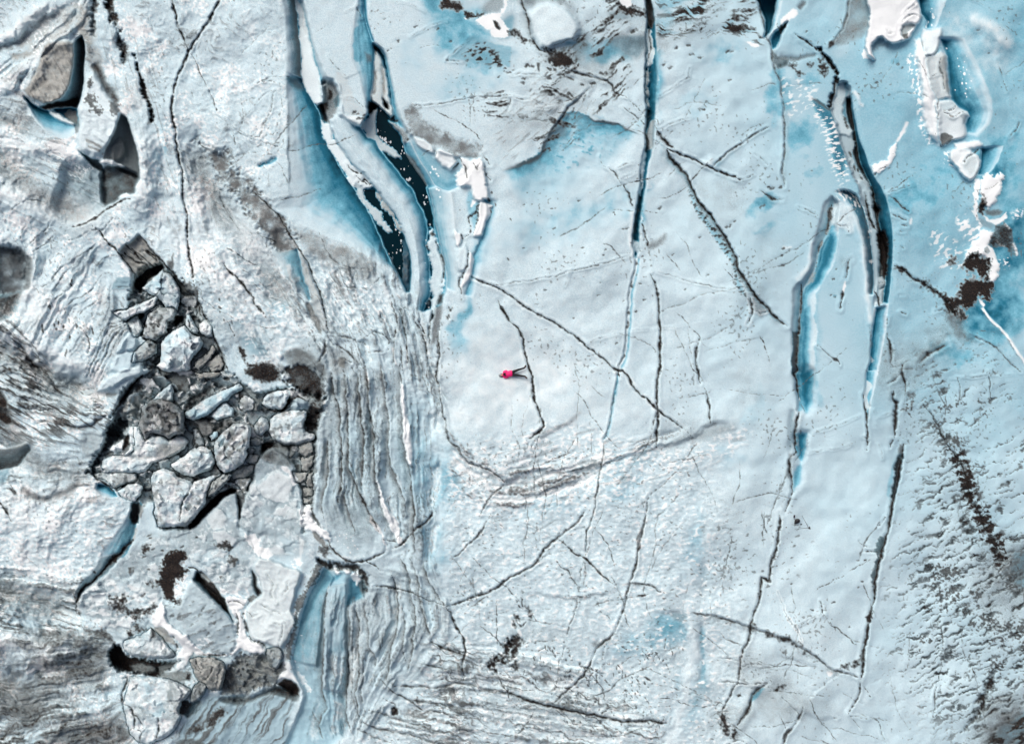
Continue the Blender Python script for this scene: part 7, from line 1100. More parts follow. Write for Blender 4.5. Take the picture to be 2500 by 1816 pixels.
# ------------------------------------------------------------------ lower collapsed zone
S1 = fill(Z5("600 60, 640 0, 800 0, 880 130, 800 210, 760 310, 700 360, 780 470, 790 520, 740 560, 710 650, 620 720, 500 780, 440 700, 330 640, 220 590, 190 520, 240 400, 400 280"), 5, wipe=.8, blue=.08, snow=.15)
rime(Z5("220 420, 400 330, 700 400, 760 520, 600 640, 440 690, 260 620"), -15, 18, 8, .47, .62, 2, .7); fill(Z5("380 560, 600 480, 720 520, 640 600, 480 640"), 10, blue=.2, grey=.15)
fill(Z5("960 200, 1040 250, 1160 340, 1250 450, 1380 400, 1470 450, 1440 300, 1480 180, 1370 60, 1150 0, 960 60"), 6, wipe=.7, grey=.2, blue=.08); rime(Z5("950 120, 1300 150, 1400 340, 1260 430, 1050 240"), -20, 14, 7, .5, .66, 2, .6)
for pp, a in [("800 200, 860 140, 900 125, 960 160, 930 220, 945 260, 920 320, 880 330, 870 400, 850 450, 880 510, 800 480, 790 430, 730 360, 700 355, 760 320, 780 250", .97), ("410 480, 440 455, 500 460, 510 500, 470 505, 430 500", .9), ("400 520, 480 510, 560 560, 610 540, 740 545, 700 580, 640 590, 560 590, 460 570, 410 540", .8), ("580 590, 640 580, 650 610, 600 620", .85), ("640 110, 690 90, 690 140, 650 150", .85), ("1180 90, 1230 60, 1280 110, 1200 120", .8), ("1270 190, 1320 200, 1310 230, 1280 220", .75), ("540 720, 550 700, 545 750", .9), ("570 670, 630 690, 600 705", .8), ("880 490, 950 470, 960 520, 1000 540, 930 540", .85), ("1000 490, 1040 470, 1020 500", .8), ("530 235, 580 240, 570 270", .7), ("1200 340, 1230 350, 1220 380", .6), ("1080 720, 1150 640, 1180 640, 1100 730", .4)]:
    fill(Z5(pp), 3, dirt=a, silt=.15, warp=2.2, rough=9)
specks(Z5("690 20, 700 40, 650 180, 720 120, 780 130, 660 440, 640 450, 570 465, 690 260, 930 100, 1030 40, 600 700, 600 660, 1000 660, 980 650, 1030 820, 860 540, 890 540, 1100 520, 1140 540, 1390 770, 1300 850, 1350 860, 1280 870"), 4, .85)
fill(Z5("170 480, 240 400, 300 340, 230 500, 200 600, 160 560"), 5, snow=.5, grit=.3)
# frost-cracked, dusty surface of these slabs
for pp, sz, sd in [(cat(Z4("760 1240, 1000 1180, 1180 1060, 1400 860, 1450 1110, 1480 1210, 1980 1240, 2000 1400"), Z5("1500 180, 1440 300, 1470 440, 1380 400, 1250 440, 1040 250, 950 200")), 52, 3), (Z5("600 60, 640 0, 800 0, 880 130, 800 210, 760 310, 780 470, 740 560, 710 650, 500 780, 330 640, 190 520, 240 400, 400 280"), 60, 4), (Z4("1600 610, 1780 500, 1900 600, 1995 1000, 1985 1250, 1470 1200, 1500 900"), 70, 5)]:
    big, m = rubble(pp, sz, sd, 10, .12, .05, .14, .6, wipe_=0)
    lay("grit", big, np.clip(m*.42*ss(.46, .72, fbm(X[big], Y[big], 46, 4, sd))*(.2+1.2*FINE[big]), 0, 1)); M['grit'][big] *= 1-.45*m; lay("snow", big, m*.5*ss(.50, .64, .6*fbm(X[big], Y[big], 34, 3, sd+1)+.4*FINE[big])); lay('grey', big, .62*m*ss(.3, .62, fbm(X[big], Y[big], 90, 3, sd+3))); lay("blue", big, .22*m*ss(.5, .7, fbm(X[big], Y[big], 60, 3, sd+2)))
# central slab and its black slot
fill(Z5("790 530, 900 520, 1000 350, 1080 410, 1200 530, 1290 640, 1310 780, 1280 860, 1130 868, 1030 840, 890 760, 740 660, 770 580"), 5, wipe=1, grey=.42, blue=.12, z=.3, silt=.12, tex=.2)
q = region(Z5("790 530, 1000 380, 1200 540, 1300 700, 1270 850, 1030 830, 760 650"), 6); texture(q, -20, 30, 8, .54, .72, 4, "grit", .7, .1); specks(Z5("850 600, 900 610, 1000 660, 1050 590, 1080 540, 1110 720, 1150 650"), 5, .6, -45)
loft(Z5("1000 340, 1080 420, 1170 500, 1240 570, 1290 640"), Z5("1030 280, 1100 380, 1180 440, 1250 540, 1300 650"), 0, -1.6, (.3, .95), dirt=(.1, .9), prof=.7); fill(Z5("1030 290, 1060 280, 1130 350, 1200 430, 1250 520, 1270 590, 1220 540, 1150 470, 1080 390, 1020 330"), 3, dirt=.85, silt=.3, z=-.4); fill(Z5("1040 290, 1080 300, 1130 350, 1110 360, 1060 320"), 3, silt=.7, wipe=.8); crack(Z5("970 245, 1010 260, 1050 290"), 4, .3, .95, .2)
fill(Z5("1430 270, 1450 300, 1460 380, 1500 430, 1470 460, 1440 380"), 4, dirt=.8, z=-.5); fill(Z5("1390 490, 1440 450, 1470 470, 1420 510"), 3, dirt=.5, silt=.6)
# beige old snow and bright belts
fill(Z5("1440 240, 1480 185, 1600 210, 1700 260, 1780 282, 1745 400, 1720 560, 1745 640, 1690 760, 1630 830, 1530 800, 1430 760, 1390 660, 1395 540, 1490 455, 1500 420, 1480 340"), 4, silt=.42, snow=.5, wipe=1, z=.5)
for s in ["1540 300, 1580 360, 1560 430, 1600 500", "1640 430, 1680 400, 1690 340", "1500 520, 1560 560, 1640 580", "1560 640, 1640 660, 1680 640", "1650 650, 1640 740, 1610 820", "1390 560, 1420 600, 1480 590"]: crack(Z5(s), 2, .15, .35, .3, halo=.35, hw=8); ledge(Z5(s), .2, 16, 2, 1)
fill(Z5("1350 600, 1380 640, 1400 720, 1380 700, 1350 650"), 3, dirt=.8, silt=.4); crack(Z5("1410 740, 1440 780, 1510 800, 1525 840, 1530 890"), 3.4, .4, .95, .15)
fill(Z5("700 650, 740 560, 780 500, 800 560, 800 620, 880 690, 970 750, 1050 840, 1130 862, 1290 866, 1312 790, 1330 650, 1290 580, 1230 470, 1300 455, 1400 490, 1350 560, 1370 640, 1390 740, 1510 810, 1530 880, 1420 870, 1340 840, 1290 880, 1050 885, 1010 860, 950 980, 900 985, 885 890, 920 820, 860 750, 760 700"), 3, snow=.92, wipe=1, z=.2, rough=6)
fill(Z5("720 680, 800 690, 860 760, 890 820, 830 790, 740 740"), 3, silt=.7, grey=.2, snow=-.8); rime(Z5("1160 400, 1280 380, 1420 400, 1400 500, 1260 470"), 30, 12, 7, .45, .58, 3); rime(Z5("1030 760, 1110 740, 1140 800, 1040 830"), 10, 10, 6, .45, .58, 2); fill(Z5("890 880, 950 890, 960 980, 910 985"), 4, snow=-.3, grey=.15)
for s in ["1250 500, 1310 490, 1380 520", "1380 560, 1350 600, 1380 660", "1050 875, 1180 880, 1290 870", "860 750, 890 830, 870 890", "1310 560, 1330 640, 1320 760"]: crack(Z5(s), 2, .2, .7, .3, halo=.3)
fill(Z5("1360 0, 1400 30, 1440 10, 1500 50, 1490 90, 1560 110, 1560 190, 1480 160, 1400 90"), 3, snow=.9, rough=9); fill(Z5("1770 20, 1800 60, 1790 150, 1780 280, 1760 150"), 2.5, snow=.6, silt=.3); rime(Z5("1690 190, 1800 180, 1780 270, 1700 250"), 0, 12, 8, .48, .6, 2); fill(Z5("1560 60, 1780 40, 1900 120, 1900 220, 1780 260, 1600 220"), 8, blue=.14, grey=.2)
# grey lower blocks
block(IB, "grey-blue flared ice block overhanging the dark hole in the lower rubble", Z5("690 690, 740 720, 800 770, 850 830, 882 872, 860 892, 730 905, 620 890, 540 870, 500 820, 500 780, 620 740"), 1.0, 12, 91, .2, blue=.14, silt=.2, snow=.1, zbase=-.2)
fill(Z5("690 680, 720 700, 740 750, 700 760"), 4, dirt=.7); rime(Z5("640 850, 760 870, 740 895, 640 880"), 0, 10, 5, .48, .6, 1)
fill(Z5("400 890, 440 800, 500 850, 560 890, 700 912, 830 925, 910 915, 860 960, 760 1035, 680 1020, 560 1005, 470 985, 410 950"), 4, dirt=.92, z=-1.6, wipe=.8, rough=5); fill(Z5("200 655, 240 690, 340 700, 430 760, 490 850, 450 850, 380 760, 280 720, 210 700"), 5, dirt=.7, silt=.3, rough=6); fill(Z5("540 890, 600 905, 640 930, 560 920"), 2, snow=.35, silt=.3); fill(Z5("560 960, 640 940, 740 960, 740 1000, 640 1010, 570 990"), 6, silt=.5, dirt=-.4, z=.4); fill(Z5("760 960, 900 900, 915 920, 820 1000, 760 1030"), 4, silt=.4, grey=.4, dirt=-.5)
block(IB, "wide pale grey ice slab with a straight upper edge below the dark hole", Z5("555 1035, 660 1030, 760 1042, 830 1050, 900 1080, 990 1125, 985 1160, 930 1210, 905 1260, 925 1320, 870 1420, 790 1480, 690 1520, 610 1500, 550 1440, 520 1330, 505 1220, 530 1120"), .9, 14, 93, .18, blue=.12, silt=.15, snow=.15, tilt=.25, shade_side=.2)
for s in ["510 1230, 560 1260, 590 1340, 570 1420", "560 1290, 610 1320, 640 1380", "740 1480, 760 1400, 760 1330", "800 1280, 850 1275", "620 1500, 640 1440, 600 1420"]: crack(Z5(s), 3, .2, .75, .4, halo=.5)
rime(Z5("560 1400, 760 1380, 860 1460, 680 1515, 580 1480"), -30, 12, 7, .5, .62, 2, .6)
fill(Z5("750 1040, 800 1010, 900 990, 990 1010, 970 1060, 900 1080, 830 1048"), 4, silt=.5, dirt=.35, wipe=.8); fill(Z5("960 1010, 990 1020, 980 1070, 950 1060"), 4, dirt=.85, silt=.4); fill(Z5("780 1000, 870 960, 960 985, 900 1000"), 3, snow=.4, silt=.25)
# dirty ground, rocks
fill(Z5("1350 870, 1500 880, 1640 900, 1660 1000, 1640 1060, 1560 1110, 1440 1120, 1400 1190, 1300 1210, 1210 1160, 1210 1080, 1240 1000, 1290 930"), 5, dirt=.45, silt=.55, grey=.55, wipe=1, rough=6, z=-.3, tex=.3); rubble(Z5("1350 880, 1500 890, 1630 905, 1650 1000, 1560 1100, 1440 1120, 1400 1180, 1300 1200, 1220 1150, 1220 1080, 1250 1000, 1290 940"), 15, 3, 4, .3, .5, .7, .12, wipe_=.3); fill(Z5("1220 1000, 1300 1000, 1300 1180, 1220 1150"), 6, dirt=.6, silt=.6); specks(Z5("1410 940, 1350 930, 1280 1130"), 3, .3)
fill(Z5("1430 910, 1450 900, 1440 935"), 2, snow=.6); rime(Z5("1340 880, 1480 880, 1400 960, 1390 1100, 1380 1000"), 60, 10, 5, .56, .66, 2, .7)
block("dirty_ice_boulder", "tan striped dirty ice boulder below the bright snow belt", Z5("980 910, 1040 895, 1130 890, 1220 920, 1245 990, 1225 1070, 1200 1130, 1120 1130, 1070 1080, 1010 1010"), .9, 9, 95, .3, silt=.8, snow=.1, kind="ice boulder"); 
for s in ["1000 940, 1030 990, 1060 1010", "1030 930, 1050 980, 1080 1000", "1080 1070, 1130 1020, 1160 960"]: crack(Z5(s), 2.6, .25, .85, .2)
block("rock", "grey angular rock at the end of the beige snow", Z5("1535 840, 1570 828, 1622 824, 1652 880, 1640 930, 1612 985, 1560 960, 1532 890"), .6, 7, 97, .4, silt=.25, snow=0, kind="rock"); GREY[OWN == len(BLOCKS)] = .9
block("rock", "long dark rock lying on the grey slab's right corner", Z5("985 1180, 1010 1110, 1060 1075, 1112 1100, 1080 1170, 1030 1225, 985 1215"), .6, 6, 98, .4, silt=.5, snow=0, kind="rock"); GREY[OWN == len(BLOCKS)] = .8
fill(Z5("905 1250, 925 1205, 1000 1220, 1060 1210, 1030 1290, 970 1325, 920 1300"), 3, dirt=.8, blue=.8, z=-.5, rough=3); fill(Z5("1060 1200, 1110 1130, 1090 1160, 1040 1220"), 2, snow=.4, grey=.3)
fill(Z5("1290 1170, 1330 1160, 1320 1210, 1290 1210"), 2, dirt=.6); fill(Z5("1370 1180, 1400 1160, 1420 1170, 1400 1210, 1375 1210"), 2, snow=.75); fill(Z5("1440 1060, 1470 1055, 1460 1100"), 2, snow=.6)
for pp in ["1100 1400, 1120 1330, 1200 1260, 1240 1270, 1190 1350, 1140 1390", "970 1420, 1020 1390, 1080 1400, 1070 1430, 1000 1440"]: fill(Z5(pp), 4, dirt=.75, silt=.5, rough=7)
# fan of grey-blue melt-polished ice
fan = region(cat(Z5("1100 1170, 1400 1160, 1720 1110, 1770 1180, 1720 1330, 1660 1600, 900 1640, 880 1480, 960 1320")), 14)
n = aniso(-58, 120, 9, 3, 2, X + 30*N_A, Y + 30*N_B); wipe((slice(None), slice(None)), fan*.9); BLUE[:] = np.maximum(BLUE, fan*.30); GREY[:] = np.maximum(GREY, fan*.45); GRIT[:] = np.maximum(GRIT, fan*.85*ss(.45, .7, n)); Z[:] += fan*(.14*(n-.5) - .3); DIRT[:] = np.maximum(DIRT, fan*.55*ss(.62, .76, n))
for pp in ["1100 1400, 1120 1330, 1200 1260, 1240 1270, 1190 1350, 1140 1390", "970 1420, 1020 1390, 1080 1400, 1070 1430, 1000 1440"]: fill(Z5(pp), 4, dirt=.8, silt=.5, rough=7)
fill(Z5("1200 1200, 1400 1190, 1500 1150, 1600 1100, 1760 1130, 1760 1200, 1700 1190, 1560 1150, 1430 1200, 1300 1230"), 9, dirt=.8, blue=.5, z=-.6); fill(Z5("1600 1080, 1640 1050, 1700 1060, 1750 1090, 1770 1180, 1720 1160, 1650 1110"), 4, dirt=.95, z=-.7); fill(Z5("1640 1000, 1690 990, 1740 1030, 1770 1090, 1720 1060, 1660 1050, 1610 1090"), 2.5, snow=.8, wipe=1); fill(Z5("1690 1090, 1730 1085, 1735 1105, 1700 1105"), 2, snow=.7)
fill(Z5("1640 920, 1700 930, 1730 970, 1700 1000, 1650 990"), 3, snow=.75, silt=.2, rough=4); fill(Z5("1680 700, 1740 650, 1735 760, 1700 900, 1680 940, 1650 860"), 4, silt=.4, snow=.3, grit=.4)
fill(Z5("880 1500, 1000 1480, 1080 1500, 1100 1540, 900 1560"), 5, dirt=.5, blue=.2)
crack(Z5("500 1050, 540 1030, 500 1130, 490 1220, 510 1290"), 3, .3, .85, .3, halo=.5); fill(Z5("380 960, 480 980, 560 1020, 500 1060, 440 1040"), 9, grey=.4, blue=.2, dirt=-.6)

big, d = sdf(smooth(T(0, 3, "-100 1300, 250 1150, 480 1330, 700 1400, 1020 1360, 1110 1450, 1150 1640, 900 1740, -100 1740"), True), 60, 2.0); n = aniso(-24, 70, 9, 4, 3, X+50*N_A, Y+50*N_B)[big]; lay("dirt", big, .8*ss(-40, 50, d)*ss(.42, .72, n)*(.4+FINE[big])); lay("blue", big, .25*ss(-40, 50, d)*ss(.5, .3, n))
# ------------------------------------------------------------------ lower blue basin and its curtain of folds
bb = fill(T(1, 3, "600 95, 660 80, 850 90, 960 200, 990 290, 960 350, 860 400, 820 480, 830 700, 820 1100, 800 1300, 820 1500, 700 1647, 560 1740, 250 1740, 330 1500, 430 1230, 360 1050, 312 900, 330 800, 380 600, 420 450, 500 250"), 6, wipe=1, blue=.34, grey=.24, z=-.5, warp=.8)
loft(T(1, 3, "600 90, 500 270, 430 430, 385 600, 335 800, 312 900"), T(1, 3, "690 180, 640 280, 600 420, 580 600, 560 800, 540 960"), -1.0, -.35, (.55, .36), grey=(.35, .25), grit=(.3, .3), prof=.8, wipe_=False)
fill(T(1, 3, "600 100, 660 90, 720 140, 760 140, 740 190, 660 230, 560 340, 470 560, 410 600, 400 560, 490 330"), 12, blue=.72, z=-.3); fill(T(1, 3, "660 60, 700 130, 700 190, 660 180, 630 90"), 6, snow=.15, blue=-.5, grey=.3)
fill(T(1, 3, "820 190, 870 160, 960 200, 988 290, 940 360, 860 390, 830 430, 790 420, 820 300"), 12, blue=.72, z=-.5); fill(T(1, 3, "900 170, 960 190, 990 290, 960 350, 930 280"), 5, dirt=.6, blue=.7)
loft(T(1, 3, "640 260, 620 420, 605 600, 600 800, 592 1000, 590 1150"), T(1, 3, "800 220, 800 420, 790 600, 800 800, 800 1000, 800 1200"), .1, -.2, (.24, .34), grey=(.3, .3), wipe_=True)
fill(T(1, 3, "540 0, 640 40, 850 55, 960 110, 1010 210, 1000 290, 975 320, 960 210, 880 120, 760 90, 640 100, 570 60"), 5, dirt=.82, silt=.3, wipe=1, z=-.7, rough=5)
fill(T(1, 3, "540 40, 580 90, 520 180, 470 290, 400 420, 370 560, 360 640, 330 760, 290 900, 250 880, 310 700, 350 560, 350 430, 440 260"), 5, dirt=.5, grit=.7, grey=.3, wipe=.8, rough=7); rime(T(1, 3, "560 60, 540 160, 420 420, 380 560, 310 760, 250 900, 260 700, 360 380, 470 170"), 110, 12, 6, .56, .66, 3, .9)
for pp in ["680 70, 700 65, 735 125, 720 150, 690 120", "775 95, 815 85, 835 125, 800 135", "845 140, 880 120, 905 95, 910 150, 938 190, 905 235, 880 200, 850 160"]: fill(T(1, 3, pp), 2.5, snow=.75, wipe=1, z=.2, rough=5)
fill(T(1, 3, "330 960, 380 1000, 440 1080, 490 1160, 470 1200, 420 1130, 360 1040"), 3, snow=.6, rough=9)
for i, (x, y) in enumerate([(450, 1180), (470, 1150), (440, 1110), (410, 1060), (380, 1010), (370, 960), (350, 915), (480, 1180), (400, 690)]):
    q = T(1, 3, f"{x} {y}")[0]; big = win(np.array([q-8, q+8]), 4); lay("snow", big, ss(3, 1.2, np.hypot(WX[big]-q[0], WY[big]-q[1])))
flowband(T(1, 3, "600 120, 520 300, 430 520, 370 760, 380 950, 480 1200, 420 1500, 380 1800"), T(1, 3, "850 120, 830 420, 810 700, 800 1000, 800 1300, 800 1600, 800 1800"), 12, 260, 3, .10, .06, .44, .72, grit=.55, grey=.5)
cu = region(T(1, 3, "840 380, 1000 150, 1300 -40, 1480 120, 1640 400, 1500 820, 1300 1050, 900 1500, 780 1500, 780 900"), 30)
BLUE[:] = np.maximum(BLUE, .18*cu)
CU_L = P("815 1400, 800 1480, 790 1600, 790 1700, 800 1790, 840 1860"); CU_R = P("1060 1330, 1090 1440, 1110 1540, 1040 1640, 960 1720, 900 1800, 880 1860")
flowband(CU_L, CU_R, 22, 380, 2, .55, .05, .44, .7, grey=.7, grit=.8, blue=.22, pale=.3); flowband(CU_L, CU_R, 60, 300, 4, .12, .05, .5, .7, broad=0, grit=.6)
flowband(P("860 1390, 960 1380, 1040 1400, 1090 1460, 1120 1560"), P("830 1430, 900 1430, 960 1470, 990 1560, 980 1680"), 10, 300, 1, .25, grey=.4, grit=.6)
flowband(P("1040 1640, 1120 1620, 1300 1660, 1480 1700, 1640 1740"), P("850 1790, 900 1850, 1100 1880, 1400 1900, 1640 1900"), 26, 420, 5, .35, .05, .45, .68, grit=.85, dirt=.5, grey=.3, pale=.6)
flowband(P("1000 1560, 1120 1560, 1300 1580, 1500 1640"), P("1000 1700, 1150 1690, 1320 1700, 1500 1730"), 16, 380, 3, .25, .08, .47, .7, grit=.7, pale=.6)
for s, w, dr in [("640 250, 612 400, 602 600, 600 800, 590 1000, 590 1150, 622 1310, 580 1400, 560 1480, 600 1600", 2.4, .7), ("860 395, 822 480, 830 600, 818 850, 818 1100, 800 1300, 812 1450, 850 1530", 2.4, .6), ("880 460, 912 560, 915 650, 905 800, 910 1000, 890 1150, 900 1350, 912 1440", 2.8, .6), ("985 360, 960 500, 1000 640, 1010 800, 1070 900, 1050 1000", 2, .4), ("1080 620, 1100 800, 1080 860", 2, .3), ("1200 150, 1240 260, 1262 420, 1250 600, 1205 760, 1185 850, 1180 950, 1162 1100, 1175 1150", 3, .6), ("1270 -20, 1350 140, 1372 280, 1402 450, 1402 600, 1385 750, 1372 900, 1330 1020", 2.4, .5), ("1370 0, 1432 200, 1452 350, 1482 500, 1520 620, 1572 745", 3, .6), ("1480 -20, 1502 120, 1560 250, 1642 380, 1690 440", 2.4, .5), ("850 620, 860 800, 850 1000, 860 1200, 880 1380", 1.8, .3), ("940 900, 950 1080, 940 1200, 960 1350", 1.8, .3), ("1020 500, 1050 380, 1080 260", 1.8, .3), ("1140 560, 1120 700, 1130 800", 1.8, .3), ("1300 450, 1320 640, 1300 800, 1330 900", 1.8, .3), ("700 820, 680 950, 690 1080", 1.4, .2), ("480 1340, 540 1420, 600 1500", 1.6, .2)]:
    p = T(1, 3, s); crack(p, .75*w, .2, .75, .42, halo=.8, hw=14, side=1); ledge(p, 1.8*dr, 26, 3, 1)
crack(T(1, 3, "1000 250, 1120 250, 1250 270, 1400 310"), 2, .12, .7, .35); crack(T(1, 3, "940 10, 1040 50, 1100 110"), 2.6, .2, .8, .3)
crack(T(1, 3, "1690 440, 1725 500, 1760 570, 1785 620, 1830 700, 1842 800, 1850 850, 1828 950, 1832 1090"), 2.7, .25, .93, .26, halo=.3, lip=.25); crack(T(1, 3, "1580 680, 1660 660"), 1.6, .1, .6)
fill(T(1, 3, "900 1480, 1000 1440, 1060 1400, 1000 1300, 1080 1200, 1150 1200, 1200 1090, 1300 1000, 1400 900, 1500 860, 1560 760, 1640 620, 1700 440, 1600 300, 1560 460, 1480 700, 1360 920, 1200 1000, 1160 1160, 1050 1300, 900 1440"), 22, blue=.16, snow=.3)
fill(T(1, 3, "700 1480, 800 1490, 850 1560, 800 1700, 620 1740, 640 1600"), 26, snow=.35)
# ------------------------------------------------------------------ materials
def mat(name):
    m = bpy.data.materials.new(name); m.use_nodes = True
    n = m.node_tree.nodes; b = n["Principled BSDF"]
    return m, m.node_tree, n, m.node_tree.links, b
def simple(name, col, rough=.6, noise=.25, scale=40.0, metal=0.0):
    m, t, n, l, b = mat(name)
    tc = n.new("ShaderNodeTexCoord"); nz = n.new("ShaderNodeTexNoise"); nz.inputs["Scale"].default_value = scale; nz.inputs["Detail"].default_value = 4
    l.new(tc.outputs["Object"], nz.inputs["Vector"])
    mr = n.new("ShaderNodeMix"); mr.data_type = 'RGBA'
    mr.inputs[6].default_value = (*[c*(1-noise) for c in col], 1); mr.inputs[7].default_value = (*[min(1, c*(1+noise)) for c in col], 1)
    l.new(nz.outputs[0], mr.inputs[0]); l.new(mr.outputs[2], b.inputs["Base Color"])
    b.inputs["Roughness"].default_value = rough; b.inputs["Metallic"].default_value = metal
    bp = n.new("ShaderNodeBump"); bp.inputs["Strength"].default_value = .2; bp.inputs["Distance"].default_value = .01
    l.new(nz.outputs[0], bp.inputs["Height"]); l.new(bp.outputs[0], b.inputs["Normal"])
    return m

def ice_material():
    m, t, n, l, b = mat("glacier_ice")
    geo = n.new("ShaderNodeNewGeometry")
    def noise(scale, det=4, rough=.6):
        q = n.new("ShaderNodeTexNoise"); q.inputs["Scale"].default_value = scale; q.inputs["Detail"].default_value = det; q.inputs["Roughness"].default_value = rough
        l.new(geo.outputs["Position"], q.inputs["Vector"]); return q.outputs[0]
    def math_(op, a, c=None, d=None, clamp=False):
        q = n.new("ShaderNodeMath"); q.operation = op; q.use_clamp = clamp
        for i, v in enumerate((a, c, d)):
            if v is None: continue
            if isinstance(v, (int, float)): q.inputs[i].default_value = v
            else: l.new(v, q.inputs[i])
        return q.outputs[0]
    def mixc(f, a, c):
        q = n.new("ShaderNodeMix"); q.data_type = 'RGBA'
        for i, v in ((0, f), (6, a), (7, c)):
            if isinstance(v, tuple): q.inputs[i].default_value = (*v, 1)
            elif isinstance(v, (int, float)): q.inputs[i].default_value = v
            else: l.new(v, q.inputs[i])
        return q.outputs[2]
    def edge(x, lo, hi):
        q = n.new("ShaderNodeMapRange"); q.interpolation_type = 'SMOOTHSTEP'
        l.new(x, q.inputs[0]); q.inputs[1].default_value = lo; q.inputs[2].default_value = hi
        return q.outputs[0]
    A = n.new("ShaderNodeAttribute"); A.attribute_name = "ice_a"; B = n.new("ShaderNodeAttribute"); B.attribute_name = "ice_b"
    sa = n.new("ShaderNodeSeparateColor"); l.new(A.outputs["Color"], sa.inputs[0]); sb = n.new("ShaderNodeSeparateColor"); l.new(B.outputs["Color"], sb.inputs[0])
    dirt, blue, snow = sa.outputs; silt, grey, grit = sb.outputs
    nf = noise(22, 3, .7); ng = noise(9, 4, .65); nm = noise(2.2, 5); nw = noise(.35, 4)
    # bare ice: crusted white to slightly blue
    base = mixc(edge(math_('ADD', math_('MULTIPLY', ng, .4), math_('MULTIPLY', nf, .6)), .39, .59), (.43, .62, .705), (.655, .805, .86))
    base = mixc(math_('MULTIPLY', edge(nm, .42, .66), .35), base, (.52, .635, .675))
    # clear blue ice
    ramp = n.new("ShaderNodeValToRGB"); e = ramp.color_ramp.elements
    cols = [(0, (.70, .79, .83)), (.25, (.46, .66, .75)), (.5, (.17, .45, .58)), (.75, (.022, .17, .265)), (.92, (.004, .050, .085)), (1, (.0015, .012, .019))]
    e[0].position = 0; e[0].color = (*cols[0][1], 1); e[1].position = 1; e[1].color = (*cols[-1][1], 1)
    for p, c in cols[1:-1]:
        k = e.new(p); k.color = (*c, 1)
    bl = math_('ADD', blue, math_('MULTIPLY', math_('SUBTRACT', ng, .5), math_('MULTIPLY', math_('MINIMUM', blue, math_('SUBTRACT', 1.0, blue)), .6)), None, True)
    l.new(bl, ramp.inputs[0])
    base = mixc(edge(blue, .0, .42), base, ramp.outputs[0])
    base = mixc(math_('MULTIPLY', grey, math_('ADD', math_('MULTIPLY', nf, .8), .45), None, True), base, (.20, .27, .31))
    tan = mixc(edge(nm, .35, .65), (.265, .265, .24), (.42, .425, .395))
    base = mixc(math_('MULTIPLY', edge(math_('ADD', silt, math_('MULTIPLY', math_('SUBTRACT', math_('ADD', math_('MULTIPLY', ng, .6), math_('MULTIPLY', nf, .4)), .5), math_('MINIMUM', math_('MULTIPLY', silt, 3.0), 1.3))), .02, .95), .92), base, tan)
    sn = edge(math_('ADD', snow, math_('MULTIPLY', math_('SUBTRACT', nf, .5), .55)), .12, .85)
    base = mixc(sn, base, mixc(edge(snow, .5, .9), (.775, .885, .915), (.845, .905, .925)))
    gs = edge(math_('ADD', math_('MULTIPLY', grit, .62), math_('MULTIPLY', math_('SUBTRACT', noise(30, 4, .75), .5), 1.3)), .04, .66)
    base = mixc(math_('MULTIPLY', gs, math_('MINIMUM', math_('MULTIPLY', grit, 2.2), .85)), base, (.085, .085, .085))
    nd = noise(16, 4, .75)
    dn = math_('ADD', dirt, math_('MULTIPLY', math_('SUBTRACT', math_('ADD', math_('MULTIPLY', ng, .5), math_('MULTIPLY', nd, .5)), .5), math_('MULTIPLY', math_('MINIMUM', dirt, .45), 2.4)))
    base = mixc(math_('MULTIPLY', edge(dn, .02, .42), .72), base, (.125, .150, .155))       # thin film of dust
    dm = edge(dn, .34, .92)                                                             # real grit
    dcol = mixc(edge(noise(18, 4, .75), .46, .66), (.010, .011, .013), (.066, .047, .035))
    base = mixc(dm, base, dcol)
    l.new(base, b.inputs["Base Color"])
    b.inputs["Roughness"].default_value = .6; b.inputs["Specular IOR Level"].default_value = .15; b.inputs["IOR"].default_value = 1.31
    bp = n.new("ShaderNodeBump"); bp.inputs["Strength"].default_value = .45; bp.inputs["Distance"].default_value = .05
    l.new(math_('ADD', nf, math_('MULTIPLY', ng, 1.3)), bp.inputs["Height"]); l.new(bp.outputs[0], b.inputs["Normal"])
    return m
ICE = ice_material()

def water_material():
    m, t, n, l, b = mat("crevasse_meltwater")
    geo = n.new("ShaderNodeNewGeometry")
    v = n.new("ShaderNodeTexVoronoi"); v.inputs["Scale"].default_value = 4.2; v.feature = 'F1'
    nz = n.new("ShaderNodeTexNoise"); nz.inputs["Scale"].default_value = .9; nz.inputs["Detail"].default_value = 3
    mp = n.new("ShaderNodeMapping"); mp.inputs["Scale"].default_value = (1.6, .8, 1); mp.inputs["Rotation"].default_value = (0, 0, -.5)
    l.new(geo.outputs["Position"], mp.inputs["Vector"]); l.new(mp.outputs[0], v.inputs["Vector"]); l.new(geo.outputs["Position"], nz.inputs["Vector"])
    r1 = n.new("ShaderNodeMapRange"); l.new(nz.outputs[0], r1.inputs[0]); r1.inputs[1].default_value = .49; r1.inputs[2].default_value = .64; r1.inputs[3].default_value = 0; r1.inputs[4].default_value = .46
    lt = n.new("ShaderNodeMath"); lt.operation = 'LESS_THAN'; l.new(v.outputs["Distance"], lt.inputs[0]); l.new(r1.outputs[0], lt.inputs[1])
    mx = n.new("ShaderNodeMix"); mx.data_type = 'RGBA'; mx.inputs[6].default_value = (.001, .013, .021, 1); mx.inputs[7].default_value = (.55, .60, .64, 1)
    l.new(lt.outputs[0], mx.inputs[0]); l.new(mx.outputs[2], b.inputs["Base Color"]); b.inputs["Roughness"].default_value = .12; b.inputs["Specular IOR Level"].default_value = .02
    return m
WATER = water_material()

